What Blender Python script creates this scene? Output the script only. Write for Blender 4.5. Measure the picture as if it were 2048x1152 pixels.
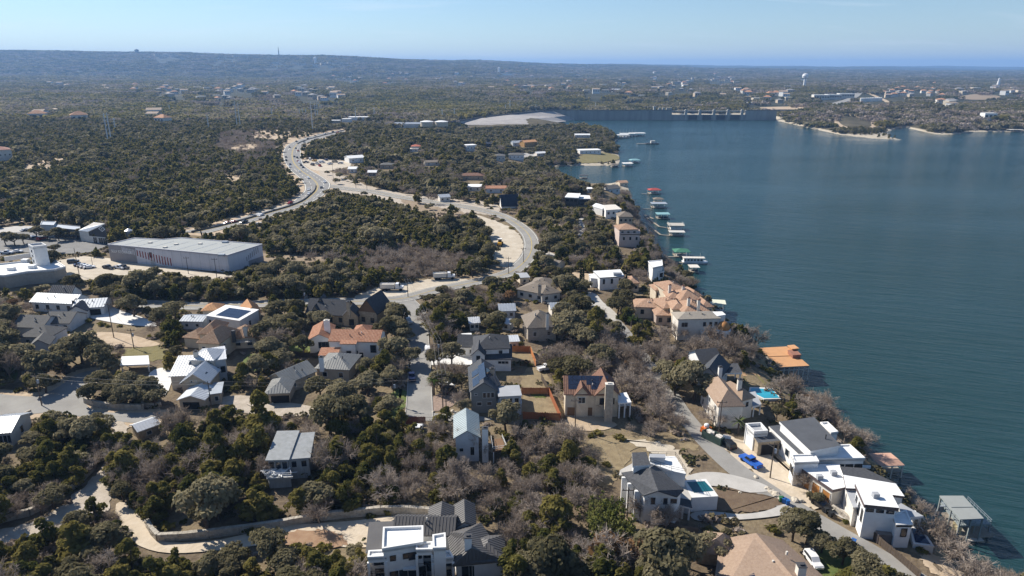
import bpy, bmesh, math, random
import numpy as np
from mathutils import Vector, Matrix
random.seed(7); rng = np.random.default_rng(7)
R = math.radians
for o in list(bpy.data.objects): bpy.data.objects.remove(o)
SC = bpy.context.scene
COL = SC.collection
# ------------------------------------------------------------------ camera, sky, sun, exposure
CAMZ, PITCH, FPX = 100.0, R(17.79), 1365.33
cam_d = bpy.data.cameras.new('camera'); cam = bpy.data.objects.new('camera', cam_d); COL.objects.link(cam)
cam.location = (0, 0, CAMZ); cam.rotation_euler = (math.pi/2 - PITCH, 0, 0)
cam_d.sensor_width = 36; cam_d.lens = 24.0; cam_d.clip_start = 1; cam_d.clip_end = 90000
SC.camera = cam
SUN_EL, SUN_AZ = R(38), R(-56)          # azimuth from +Y towards +X
w = bpy.data.worlds.new('World'); SC.world = w; w.use_nodes = True
nt = w.node_tree; nt.nodes.clear()
sky = nt.nodes.new('ShaderNodeTexSky'); sky.sky_type = 'NISHITA'; sky.sun_disc = False
sky.sun_elevation = SUN_EL; sky.sun_rotation = SUN_AZ
sky.altitude = 200; sky.air_density = 1.0; sky.dust_density = 0.0; sky.ozone_density = 4.6
bg = nt.nodes.new('ShaderNodeBackground'); bg.inputs['Strength'].default_value = 0.07
out = nt.nodes.new('ShaderNodeOutputWorld')
# thin cirrus all round the sky
tc = nt.nodes.new('ShaderNodeTexCoord'); sep = nt.nodes.new('ShaderNodeSeparateXYZ'); nt.links.new(tc.outputs['Generated'], sep.inputs[0])
add = nt.nodes.new('ShaderNodeMath'); add.operation = 'ADD'; add.inputs[1].default_value = 0.12; nt.links.new(sep.outputs['Z'], add.inputs[0])
comb = nt.nodes.new('ShaderNodeCombineXYZ')
for i, ax in enumerate('XY'):
    dv = nt.nodes.new('ShaderNodeMath'); dv.operation = 'DIVIDE'; nt.links.new(sep.outputs[ax], dv.inputs[0]); nt.links.new(add.outputs[0], dv.inputs[1])
    nt.links.new(dv.outputs[0], comb.inputs[i])
mp = nt.nodes.new('ShaderNodeMapping'); mp.inputs['Scale'].default_value = (.55, 1.5, 1); mp.inputs['Rotation'].default_value = (0, 0, R(24)); nt.links.new(comb.outputs[0], mp.inputs[0])
nz = nt.nodes.new('ShaderNodeTexNoise'); nz.inputs['Scale'].default_value = 1.3; nz.inputs['Detail'].default_value = 7; nz.inputs['Roughness'].default_value = .58; nz.inputs['Distortion'].default_value = .6; nt.links.new(mp.outputs[0], nz.inputs['Vector'])
cr = nt.nodes.new('ShaderNodeMapRange'); cr.inputs[1].default_value = .54; cr.inputs[2].default_value = .8; cr.inputs[3].default_value = 0; cr.inputs[4].default_value = .28; nt.links.new(nz.outputs[0], cr.inputs[0])
mx = nt.nodes.new('ShaderNodeMixRGB'); mx.inputs[2].default_value = (9, 9.4, 9.8, 1)
nt.links.new(cr.outputs[0], mx.inputs[0]); nt.links.new(sky.outputs[0], mx.inputs[1]); nt.links.new(mx.outputs[0], bg.inputs['Color']); nt.links.new(bg.outputs[0], out.inputs[0])
sun_d = bpy.data.lights.new('sun', 'SUN'); sun = bpy.data.objects.new('sun', sun_d); COL.objects.link(sun)
sun_d.energy = 4.7; sun_d.angle = R(0.53); sun_d.color = (1, .935, .83)
sdir = Vector((math.sin(SUN_AZ)*math.cos(SUN_EL), math.cos(SUN_AZ)*math.cos(SUN_EL), math.sin(SUN_EL)))
sun.rotation_euler = sdir.to_track_quat('Z', 'Y').to_euler(); sun.location = (-200, 100, 400)
SC.view_settings.view_transform = 'Standard'; SC.view_settings.look = 'None'
SC.view_settings.exposure = 0.8; SC.view_settings.gamma = 1; SC.view_settings.use_curve_mapping = False
SC.render.engine = 'CYCLES'; SC.cycles.use_denoising = True
try: SC.cycles.denoiser = 'OPENIMAGEDENOISE'
except Exception: pass
SC.cycles.max_bounces = 6; SC.cycles.diffuse_bounces = 3; SC.cycles.glossy_bounces = 3; SC.cycles.transmission_bounces = 3
SC.cycles.volume_bounces = 0; SC.cycles.transparent_max_bounces = 8; SC.cycles.caustics_reflective = False; SC.cycles.caustics_refractive = False
SC.cycles.sample_clamp_indirect = 4
# ------------------------------------------------------------------ pixel (of the 2048 x 1152 photograph) <-> world
L = 18.0                                  # height of the inhabited shelf above the lake (lake = 0)
cp, sp = math.cos(PITCH), math.sin(PITCH)
def at(px, py, z=L):
    u = (px-1024)/FPX; v = (576-py)/FPX
    d = (u, cp + v*sp, -sp + v*cp); t = (z-CAMZ)/d[2]
    return Vector((d[0]*t, d[1]*t, z))
def proj(x, y, z):
    h = CAMZ - z; f = y*cp + h*sp; f = np.maximum(f, 1e-3)
    return 1024 + FPX*x/f, 576 + FPX*(-y*sp + h*cp)/f
def inpoly(px, py, poly):
    px = np.asarray(px, float); py = np.asarray(py, float); ins = np.zeros(px.shape, bool)
    n = len(poly)
    for i in range(n):
        x1, y1 = poly[i][:2]; x2, y2 = poly[(i+1) % n][:2]
        if y1 == y2: continue
        c = ((y1 > py) != (y2 > py)) & (px < (x2-x1)*(py-y1)/(y2-y1) + x1)
        ins ^= c
    return ins
# ------------------------------------------------------------------ terrain heights
SHORE_PX = [(1985,1200),(1930,1135),(1870,1070),(1800,985),(1735,925),(1668,872),(1612,818),(1570,757),(1500,712),(1462,655),(1405,612),(1352,556),(1312,508),(1285,452),(1262,396),(1254,368),
            (1236,364),(1185,371),(1104,343),(1092,334),(1150,332),(1234,332),(1240,322),(1236,300),(1226,286),(1238,277),(1205,266),(1150,254),(1100,245),(1090,228),(1330,228),(1560,228),(1552,241),
            (1602,252),(1682,270),(1742,277),(1806,281),(1806,279.5),(1778,273),(1774,263),(1806,254),(1868,268),(1892,270),(1950,264),(2048,263),(2300,262)]
SHORE = [tuple(at(x, y, 0)[:2]) for x, y in SHORE_PX]
p0 = SHORE[0]
SHORE = [(300,-900),(170,-200),(128,20),(106,80)] + SHORE + [(2600,1150),(3600,1000),(3600,-900)]
SH = np.array(SHORE)
def shore_dist(x, y):
    """signed: positive on land"""
    x = np.asarray(x, float); y = np.asarray(y, float)
    d = np.full(x.shape, 1e9); n = len(SH)
    for i in range(n):
        a = SH[i]; b = SH[(i+1) % n]; e = b-a; l2 = max((e**2).sum(), 1e-9)
        t = np.clip(((x-a[0])*e[0] + (y-a[1])*e[1])/l2, 0, 1)
        d = np.minimum(d, np.hypot(x-a[0]-t*e[0], y-a[1]-t*e[1]))
    return np.where(inpoly(x, y, SHORE), -d, d)
def vnoise(x, y, seed=0):
    xi = np.floor(x); yi = np.floor(y); fx = x-xi; fy = y-yi
    fx = fx*fx*(3-2*fx); fy = fy*fy*(3-2*fy)
    def h(a, b):
        s = np.sin(a*127.1 + b*311.7 + seed*74.7)*43758.5453
        return s-np.floor(s)
    return (h(xi,yi)*(1-fx)+h(xi+1,yi)*fx)*(1-fy) + (h(xi,yi+1)*(1-fx)+h(xi+1,yi+1)*fx)*fy - .5
TY = np.array([1120,1500,1900,2150,2600,3500,5000,7000,10000,16000,28000.])
TX = np.array([-600,0,300,600,900,1200,1500,1800,2048,2700.])
TP = np.array([
 [246.0]*10,
 [220,220,220,220,222,226,224,216,220,220],
 [203,203,203,204,210,213,206,200,204,204],
 [194,194,194,194,190,190,194,191,192,192],
 [183,183,183,184,180,180,180,178,181,181],
 [168,168,169,169,168,168,168,169,170,170],
 [150,150,153,155,155,157,158,158,158,158],
 [103,103,107.5,114,124,141,146,147,148,148],
 [106,106,110,118,122.5,131,138,139,140,140],
 [115,115,118,121,122,129.5,133,132,134.5,134],
 [137]*10])
TZ = np.zeros_like(TP)
for i, Y in enumerate(TY):
    dep = PITCH - np.arctan((576-TP[i])/FPX); TZ[i] = CAMZ - Y*np.tan(dep)
TZ[0] = L
def hgt(x, y):
    x = np.asarray(x, float); y = np.asarray(y, float)
    yy = np.maximum(y, 1.0); col = np.clip(1024 + FPX/cp*x/np.maximum(yy, 200), TX[0], TX[-1])
    ly = np.clip(np.log(yy), np.log(TY[0]), np.log(TY[-1]))
    i = np.clip(np.searchsorted(np.log(TY), ly)-1, 0, len(TY)-2); j = np.clip(np.searchsorted(TX, col)-1, 0, len(TX)-2)
    LT = np.log(TY); a = (ly-LT[i])/(LT[i+1]-LT[i]); b = (col-TX[j])/(TX[j+1]-TX[j]); b = b*b*(3-2*b)
    z = (TZ[i,j]*(1-b)+TZ[i,j+1]*b)*(1-a) + (TZ[i+1,j]*(1-b)+TZ[i+1,j+1]*b)*a
    amp = np.clip((yy-1150)/900, 0, 1)*np.clip(yy/900, 0, 13)
    z = z + amp*(vnoise(x/420, y/520, 1)*1.6 + vnoise(x/150, y/190, 2)*.6 + vnoise(x/1900, y/2300, 3)*3.2)
    low = np.clip((x+70+230*np.clip((yy-800)/350, 0, 1))/110, 0, 1)*np.clip((yy-505)/85, 0, 1)*np.clip((1230-yy)/160, 0, 1); low = low*low*(3-2*low); z = z-13.5*low
    sd = shore_dist(x, y)
    wid = np.where(y > 600, 70.0, 26.0); wid = np.where((x > 420) & (y > 900), 150.0, wid)
    t = np.clip(sd/wid, 0, 1); k = np.where(y > 560, t**.75, 1-(1-t)**1.8)
    z = np.where(sd > 0, np.maximum(z, 3)*k, np.maximum(-6, sd*.25))
    return z
def gz(x, y): return float(hgt(np.array([x]), np.array([y]))[0])
def atg(px, py, lift=0.0):
    """first hit of the pixel's ray with the ground"""
    u = (px-1024)/FPX; v = (576-py)/FPX; d = np.array((u, cp+v*sp, -sp+v*cp))
    ts = np.geomspace(60, 26000, 1500)/d[1]
    P = d[:,None]*ts; P[2] += CAMZ; h = hgt(P[0], P[1])+lift
    k = np.argmax(P[2] <= h)
    if P[2][k] > h[k]: k = len(ts)-1
    return Vector(P[:, k])
# ------------------------------------------------------------------ materials
def lin(c):
    return tuple(((v/255/12.92) if v <= 10.3 else ((v/255+.055)/1.055)**2.4) for v in c)
MATS = {}
def mat(name, col, rough=.85, var=.18, scale=.6, col2=None, bump=0.0, bscale=4.0, metal=0.0, spec=.3, detail=5, streak=None, emit=None):
    """base colour (linear) broken up by world-space noise"""
    if name in MATS: return MATS[name]
    m = bpy.data.materials.new(name); m.use_nodes = True; t = m.node_tree; b = t.nodes['Principled BSDF']
    b.inputs['Roughness'].default_value = rough; b.inputs['Metallic'].default_value = metal
    b.inputs['Specular IOR Level'].default_value = spec
    g = t.nodes.new('ShaderNodeNewGeometry'); n = t.nodes.new('ShaderNodeTexNoise'); n.inputs['Scale'].default_value = scale; n.inputs['Detail'].default_value = detail; n.inputs['Roughness'].default_value = .62
    src = g.outputs['Position']
    if streak:
        mpn = t.nodes.new('ShaderNodeMapping'); mpn.inputs['Scale'].default_value = streak; t.links.new(src, mpn.inputs[0]); src = mpn.outputs[0]
    t.links.new(src, n.inputs['Vector'])
    r = t.nodes.new('ShaderNodeMapRange'); r.inputs[1].default_value = .32; r.inputs[2].default_value = .68; t.links.new(n.outputs[0], r.inputs[0])
    x = t.nodes.new('ShaderNodeMixRGB')
    c2 = col2 or tuple(min(1, v*(1+var)) for v in col); c1 = col if col2 else tuple(v*(1-var) for v in col)
    x.inputs[1].default_value = (*c1, 1); x.inputs[2].default_value = (*c2, 1)
    t.links.new(r.outputs[0], x.inputs[0]); t.links.new(x.outputs[0], b.inputs['Base Color'])
    if bump:
        n2 = t.nodes.new('ShaderNodeTexNoise'); n2.inputs['Scale'].default_value = bscale; n2.inputs['Detail'].default_value = 4; t.links.new(g.outputs['Position'], n2.inputs['Vector'])
        bp = t.nodes.new('ShaderNodeBump'); bp.inputs['Strength'].default_value = bump; bp.inputs['Distance'].default_value = .3
        t.links.new(n2.outputs[0], bp.inputs['Height']); t.links.new(bp.outputs[0], b.inputs['Normal'])
    MATS[name] = m
    return m
def leafmat(name, ca, cb, trans=.25):
    """foliage: colour differs from tree to tree (object random) and clump to clump (noise)"""
    m = bpy.data.materials.new(name); m.use_nodes = True; t = m.node_tree; t.nodes.clear()
    o = t.nodes.new('ShaderNodeOutputMaterial'); d = t.nodes.new('ShaderNodeBsdfDiffuse'); tr = t.nodes.new('ShaderNodeBsdfTranslucent'); ms = t.nodes.new('ShaderNodeMixShader')
    oi = t.nodes.new('ShaderNodeObjectInfo'); g = t.nodes.new('ShaderNodeNewGeometry'); n = t.nodes.new('ShaderNodeTexNoise'); n.inputs['Scale'].default_value = .55; n.inputs['Detail'].default_value = 6
    t.links.new(g.outputs['Position'], n.inputs['Vector'])
    rr = t.nodes.new('ShaderNodeMapRange'); rr.inputs[1].default_value = .3; rr.inputs[2].default_value = .7; rr.inputs[3].default_value = -.3; rr.inputs[4].default_value = .3; t.links.new(n.outputs[0], rr.inputs[0])
    a = t.nodes.new('ShaderNodeMath'); a.operation = 'ADD'; a.use_clamp = True; t.links.new(oi.outputs['Random'], a.inputs[0]); t.links.new(rr.outputs[0], a.inputs[1])
    x = t.nodes.new('ShaderNodeMixRGB'); x.inputs[1].default_value = (*ca, 1); x.inputs[2].default_value = (*cb, 1); t.links.new(a.outputs[0], x.inputs[0])
    t.links.new(x.outputs[0], d.inputs[0]); t.links.new(x.outputs[0], tr.inputs[0]); ms.inputs[0].default_value = trans
    t.links.new(d.outputs[0], ms.inputs[1]); t.links.new(tr.outputs[0], ms.inputs[2]); t.links.new(ms.outputs[0], o.inputs[0])
    MATS[name] = m
    return m
# ------------------------------------------------------------------ object helpers
def setp(o, label=None, cat=None, group=None, kind=None):
    if label: o['label'] = label
    if cat: o['category'] = cat
    if group: o['group'] = group
    if kind: o['kind'] = kind
    return o
def mesh_obj(name, verts, faces, mats, parent=None, mi=None, smooth=False, loc=None):
    me = bpy.data.meshes.new(name); me.from_pydata([tuple(v) for v in verts], [], faces)
    for m in (mats if isinstance(mats, (list, tuple)) else [mats]): me.materials.append(m)
    if mi is not None: me.polygons.foreach_set('material_index', mi)
    if smooth: me.polygons.foreach_set('use_smooth', [True]*len(me.polygons))
    me.update()
    o = bpy.data.objects.new(name, me); COL.objects.link(o)
    if parent: o.parent = parent
    if loc is not None: o.location = loc
    return o
def empty(name, loc, label, cat, group=None, rz=0):
    o = bpy.data.objects.new(name, None); COL.objects.link(o); o.location = loc; o.rotation_euler = (0,0,rz); o.empty_display_size = .5
    return setp(o, label, cat, group)
class MB:
    """collects boxes, tubes and polygons into one mesh"""
    def __init__(s): s.v = []; s.f = []; s.m = []
    def poly(s, pts, m=0):
        k = len(s.v); s.v += [tuple(p) for p in pts]; s.f.append(tuple(range(k, k+len(pts)))); s.m.append(m)
    def faces(s, vs, fs, m=0):
        k = len(s.v); s.v += [tuple(p) for p in vs]
        for f in fs: s.f.append(tuple(k+i for i in f)); s.m.append(m)
    def box(s, x0, y0, z0, x1, y1, z1, m=0, T=None):
        vs = [(x,y,z) for z in (z0,z1) for y in (y0,y1) for x in (x0,x1)]
        if T: vs = [T(*p) for p in vs]
        s.faces(vs, [(0,2,3,1),(4,5,7,6),(0,1,5,4),(2,6,7,3),(0,4,6,2),(1,3,7,5)], m)
    def tube(s, a, b, r0, r1=None, n=6, m=0, cap=True):
        r1 = r0 if r1 is None else r1
        a = Vector(a); b = Vector(b); d = (b-a)
        if d.length < 1e-6: return
        d.normalize(); u = d.orthogonal().normalized(); w_ = d.cross(u); k = len(s.v)
        for c, r in ((a, r0), (b, r1)):
            for i in range(n):
                t = 2*math.pi*i/n; s.v.append(tuple(c + u*(math.cos(t)*r) + w_*(math.sin(t)*r)))
        for i in range(n):
            j = (i+1) % n; s.f.append((k+i, k+j, k+n+j, k+n+i)); s.m.append(m)
        if cap:
            s.f.append(tuple(k+n+i for i in range(n))); s.m.append(m); s.f.append(tuple(k+n-1-i for i in range(n))); s.m.append(m)
    def lathe(s, c, prof, n=16, m=0):
        k = len(s.v)
        for r, z in prof:
            for i in range(n): t = 2*math.pi*i/n; s.v.append((c[0]+r*math.cos(t), c[1]+r*math.sin(t), c[2]+z))
        for q in range(len(prof)-1):
            for i in range(n):
                j = (i+1) % n; s.f.append((k+q*n+i, k+q*n+j, k+(q+1)*n+j, k+(q+1)*n+i)); s.m.append(m)
        s.f.append(tuple(k+(len(prof)-1)*n+i for i in range(n))); s.m.append(m)
    def slab(s, top, fs, t, m=0, mside=None):
        """solid from a top surface: verts TOP, faces FS, thickness t straight down"""
        n = len(top); k = len(s.v); s.v += [tuple(p) for p in top] + [(p[0], p[1], p[2]-t) for p in top]
        ed = {}
        for f in fs:
            s.f.append(tuple(k+i for i in f)); s.m.append(m); s.f.append(tuple(k+n+i for i in reversed(f))); s.m.append(m if mside is None else mside)
            for i in range(len(f)):
                e = (f[i], f[(i+1) % len(f)]); ed[e] = 1
        for (a, b) in ed:
            if (b, a) not in ed:
                s.f.append((k+b, k+a, k+n+a, k+n+b)); s.m.append(m if mside is None else mside)
    def build(s, name, mats, parent=None, smooth=False, off=None, loc=None):
        if not s.f: return None
        v = s.v if off is None else [(p[0]-off[0], p[1]-off[1], p[2]-off[2]) for p in s.v]
        return mesh_obj(name, v, s.f, mats, parent, s.m, smooth, loc)
def copy_tree(o, loc, rz=None, scale=None, label=None, group=None, matmap=None):
    c = o.copy(); COL.objects.link(c); c.location = loc
    if rz is not None: c.rotation_euler = (0, 0, rz)
    if scale is not None: c.scale = (scale,)*3 if not isinstance(scale, tuple) else scale
    if label: c['label'] = label
    if group: c['group'] = group
    def rec(src, dst):
        for ch in src.children:
            d = ch.copy(); COL.objects.link(d); d.parent = dst; rec(ch, d)
    rec(o, c)
    return c
# ------------------------------------------------------------------ ground
def ground_material():
    m = bpy.data.materials.new('ground'); m.use_nodes = True; t = m.node_tree; b = t.nodes['Principled BSDF']; b.inputs['Roughness'].default_value = .95; b.inputs['Specular IOR Level'].default_value = .1
    g = t.nodes.new('ShaderNodeNewGeometry'); sx = t.nodes.new('ShaderNodeSeparateXYZ'); t.links.new(g.outputs['Position'], sx.inputs[0])
    def noise(s, d=6, r=.6):
        n = t.nodes.new('ShaderNodeTexNoise'); n.inputs['Scale'].default_value = s; n.inputs['Detail'].default_value = d; n.inputs['Roughness'].default_value = r; t.links.new(g.outputs['Position'], n.inputs['Vector']); return n.outputs[0]
    def ramp(src, a, b_, lo=0, hi=1):
        r = t.nodes.new('ShaderNodeMapRange'); r.inputs[1].default_value = a; r.inputs[2].default_value = b_; r.inputs[3].default_value = lo; r.inputs[4].default_value = hi; t.links.new(src, r.inputs[0]); return r.outputs[0]
    def mix(f, c1, c2):
        x = t.nodes.new('ShaderNodeMixRGB')
        t.links.new(f, x.inputs[0])
        for i, c in ((1, c1), (2, c2)):
            if isinstance(c, tuple): x.inputs[i].default_value = (*c, 1)
            else: t.links.new(c, x.inputs[i])
        return x.outputs[0]
    litter = mix(ramp(noise(.9), .35, .65), (.105,.08,.057), (.175,.135,.092))
    drygr = mix(ramp(noise(1.6), .35, .65), (.17,.13,.08), (.25,.2,.125))
    near = mix(ramp(noise(.055), .42, .6), litter, drygr)
    near = mix(ramp(noise(.035, 3), .62, .72, 0, .55), near, (.115,.125,.05))
    scrub = mix(ramp(noise(.02, 8, .7), .38, .62), (.026,.031,.018), (.062,.06,.04))
    scrub = mix(ramp(noise(.0016, 6, .6), .6, .75, 0, .45), scrub, (.17,.14,.1))
    far = ramp(sx.outputs['Y'], 700, 1500)
    c = mix(far, near, scrub)
    sh = t.nodes.new('ShaderNodeMath'); sh.operation = 'MULTIPLY_ADD'; t.links.new(noise(.05), sh.inputs[0]); sh.inputs[1].default_value = 2.4; t.links.new(sx.outputs['Z'], sh.inputs[2])
    rock = mix(ramp(noise(.5), .35, .65), (.34,.29,.22), (.52,.46,.36))
    c = mix(ramp(sh.outputs[0], 3.3, 2.5), c, rock)
    t.links.new(c, b.inputs['Base Color'])
    bp = t.nodes.new('ShaderNodeBump'); bp.inputs['Strength'].default_value = .6; bp.inputs['Distance'].default_value = .4; t.links.new(noise(1.3, 8), bp.inputs['Height']); t.links.new(bp.outputs[0], b.inputs['Normal'])
    return m
th = np.concatenate([np.linspace(-52, 52, 560), np.linspace(54, 306, 70)]); nth = len(th)
rr_ = np.concatenate([[4], np.geomspace(30, 28500, 400)])
TH, RR = np.meshgrid(np.radians(th), rr_); X = RR*np.sin(TH); Y = RR*np.cos(TH); Z = hgt(X, Y)
nv = TH.size
idx = np.arange(nv).reshape(TH.shape)
a = idx[:-1, :]; b_ = np.roll(idx, -1, 1)[:-1, :]; c_ = np.roll(idx, -1, 1)[1:, :]; d_ = idx[1:, :]
F = np.stack([a, d_, c_, b_], -1).reshape(-1, 4)
me = bpy.data.meshes.new('ground'); me.vertices.add(nv); me.vertices.foreach_set('co', np.stack([X, Y, Z], -1).ravel().astype(np.float32))
me.loops.add(F.size); me.loops.foreach_set('vertex_index', F.ravel().astype(np.int32)); me.polygons.add(len(F))
me.polygons.foreach_set('loop_start', np.arange(0, F.size, 4, dtype=np.int32)); me.update(); me.validate()
# tiny cap in the middle
ground = bpy.data.objects.new('ground', me); COL.objects.link(ground); me.materials.append(ground_material()); me.polygons.foreach_set('use_smooth', [True]*len(me.polygons))
if me.polygons[0].normal.z < 0: me.flip_normals()
setp(ground, 'brown dry grass and leaf litter on the wooded shelf, shore and far hills', kind='structure')
# ------------------------------------------------------------------ lake
def water_material(name, deep, shallow_mix=None, rough=.06, s=.45, bump=.85):
    m = bpy.data.materials.new(name); m.use_nodes = True; t = m.node_tree; b = t.nodes['Principled BSDF']
    b.inputs['Base Color'].default_value = (*deep, 1); b.inputs['Roughness'].default_value = rough; b.inputs['IOR'].default_value = 1.33; b.inputs['Specular IOR Level'].default_value = .5
    g = t.nodes.new('ShaderNodeNewGeometry')
    mp0 = t.nodes.new('ShaderNodeMapping'); mp0.inputs['Rotation'].default_value = (0,0,R(20)); t.links.new(g.outputs['Position'], mp0.inputs[0]); mpn = t.nodes.new('ShaderNodeMapping'); mpn.inputs['Scale'].default_value = (.2, 1.2, 1); t.links.new(mp0.outputs[0], mpn.inputs[0])
    n = t.nodes.new('ShaderNodeTexNoise'); n.inputs['Scale'].default_value = s; n.inputs['Detail'].default_value = 5; n.inputs['Roughness'].default_value = .62; t.links.new(mpn.outputs[0], n.inputs['Vector'])
    n3 = t.nodes.new('ShaderNodeTexNoise'); n3.inputs['Scale'].default_value = s*.28; n3.inputs['Detail'].default_value = 2; t.links.new(mpn.outputs[0], n3.inputs['Vector'])
    ad = t.nodes.new('ShaderNodeMath'); ad.operation = 'ADD'; t.links.new(n.outputs[0], ad.inputs[0]); t.links.new(n3.outputs[0], ad.inputs[1])
    bp = t.nodes.new('ShaderNodeBump'); bp.inputs['Strength'].default_value = bump; bp.inputs['Distance'].default_value = 1.4; t.links.new(ad.outputs[0], bp.inputs['Height']); t.links.new(bp.outputs[0], b.inputs['Normal'])
    # gusts: broad patches of rougher and smoother water
    n2 = t.nodes.new('ShaderNodeTexNoise'); n2.inputs['Scale'].default_value = .006; n2.inputs['Detail'].default_value = 5; mp2 = t.nodes.new('ShaderNodeMapping'); mp2.inputs['Scale'].default_value = (.5, 1.6, 1); t.links.new(g.outputs['Position'], mp2.inputs[0]); t.links.new(mp2.outputs[0], n2.inputs['Vector'])
    r = t.nodes.new('ShaderNodeMapRange'); r.inputs[1].default_value = .35; r.inputs[2].default_value = .65; r.inputs[3].default_value = rough*.8; r.inputs[4].default_value = rough*1.9; t.links.new(n2.outputs[0], r.inputs[0]); t.links.new(r.outputs[0], b.inputs['Roughness'])
    return m
WATER = water_material('lake_water', (.012, .042, .045))
lk = MB(); lk.poly([(-120,-1600,0),(4200,-1600,0),(4200,1480,0),(-120,1480,0)]); setp(lk.build('lake_water', [WATER]), 'wide rippled blue green lake filling the right of the view', kind='structure')
# far strips of lake seen between the hills
def drape(name, pts, m, lift, kind='structure', label=None, thick=0):
    v = [atg(x, y) + Vector((0,0,lift)) for x, y in pts]
    mb = MB(); mb.poly(v); o = mb.build(name, [m]); return setp(o, label, kind=kind)
drape('far_water', [(0,152),(14,153),(24,156),(10,158),(0,158)], WATER, 6, label='small pale reach of water at the far left edge')
drape('far_water', [(1478,155),(1560,157),(1690,162),(1700,166),(1660,167),(1600,163),(1520,161),(1470,158)], WATER, 8, label='pale arm of the lake seen far beyond the dam')
# ------------------------------------------------------------------ sheets: roads, drives, lawns
ASPH = mat('asphalt', (.15,.147,.143), .9, .2, .22, (.205,.2,.19), bump=.1, detail=9)
ASPH2 = mat('worn_asphalt', (.215,.205,.19), .92, .2, .18, (.29,.28,.26), bump=.1, detail=9)
CONC = mat('concrete', (.42,.40,.37), .9, .1, .4)
CALICHE = mat('caliche', (.40,.34,.26), .95, .16, .25, (.52,.46,.37), bump=.3, bscale=1.5)
GRAVEL = mat('gravel', (.34,.29,.23), .95, .2, .5, (.46,.40,.33), bump=.4, bscale=3)
DIRT = mat('bare_dirt', (.20,.15,.10), .97, .2, .4, (.31,.24,.165), bump=.4, bscale=2)
SAND = mat('sandy_dirt', (.36,.27,.18), .97, .2, .4, (.48,.38,.27), bump=.3, bscale=2)
LAWN = mat('lawn_grass', (.075,.11,.028), .97, .2, .6, (.14,.155,.045), bump=.5, bscale=6)
DRY = mat('dry_grass', (.19,.145,.085), .97, .2, .5, (.28,.22,.13), bump=.5, bscale=5)
YELLOWG = mat('yellow_grass', (.15,.13,.05), .97, .2, .6, (.2,.17,.075), bump=.5, bscale=5)
WHITEC = mat('white_concrete', (.62,.61,.59), .85, .08, .3)
PAINT = mat('road_paint', (.7,.68,.6), .8, .1, 2)
SOFT = []
SHEETS = []       # (pixel polygon, keeps trees off)
_z = [0.0]
def smooth_closed(p, k=3):
    n = len(p); o = []
    for i in range(n):
        p0, p1, p2, p3 = p[i-1], p[i], p[(i+1) % n], p[(i+2) % n]
        for s in range(k):
            t = s/k
            o.append(tuple(.5*((2*p1[c]) + (-p0[c]+p2[c])*t + (2*p0[c]-5*p1[c]+4*p2[c]-p3[c])*t*t + (-p0[c]+3*p1[c]-3*p2[c]+p3[c])*t**3) for c in (0,1)))
    return o
def smooth_open(p, k=6):
    o = []; n = len(p)
    for i in range(n-1):
        p0, p1, p2, p3 = p[max(i-1,0)], p[i], p[i+1], p[min(i+2,n-1)]
        for s in range(k):
            t = s/k
            o.append(tuple(.5*((2*p1[c]) + (-p0[c]+p2[c])*t + (2*p0[c]-5*p1[c]+4*p2[c]-p3[c])*t*t + (-p0[c]+3*p1[c]-3*p2[c]+p3[c])*t**3) for c in (0,1)))
    o.append(tuple(p[-1][:2])); return o
def sheet(name, pts, m, lvl, label=None, smooth=True, kind='structure', clear=True, z=None):
    soft = name in ('yard','dirt_patch','dirt_verge','gravel_verge','road_verge','gravel_lot','dirt_track','gravel_drive','gravel_yard','lawn','gravel_pullout')
    pts = smooth_closed(pts, 8 if soft else 3) if smooth else pts
    _z[0] += .0006; zz = L + .02 + lvl*.05 + _z[0]
    if soft and smooth:   # natural edges wander
        q = []
        for i, (x, y) in enumerate(pts):
            k = FPX/max((at(x, y)-Vector((0,0,CAMZ))).length, 1); a = float(vnoise(np.array([x*9/k]), np.array([y*19/k]), 61)[0]); b = float(vnoise(np.array([x*9/k]), np.array([y*19/k]), 62)[0]); q.append((x+a*1.9*k, y+b*.8*k))
        pts = q
    v = [at(x, y, zz) if not (y < 345 and x > 900) else atg(x, y, .7+lvl*.05) for x, y in pts]
    if z is None and not (pts[0][1] < 345 and pts[0][0] > 900):   # follow the bank where it falls to the lake
        v = [Vector((p.x, p.y, min(zz, gz(p.x, p.y)+zz-L) if p.y < 260 and p.x > 30 else zz)) for p in v]
    mb = MB(); mb.poly(v); o = mb.build(name, [m])
    if o.data.polygons[0].normal.z < 0: o.data.flip_normals()
    if clear: SHEETS.append(pts); SOFT.append(name)
    return setp(o, label, kind=kind)
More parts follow.
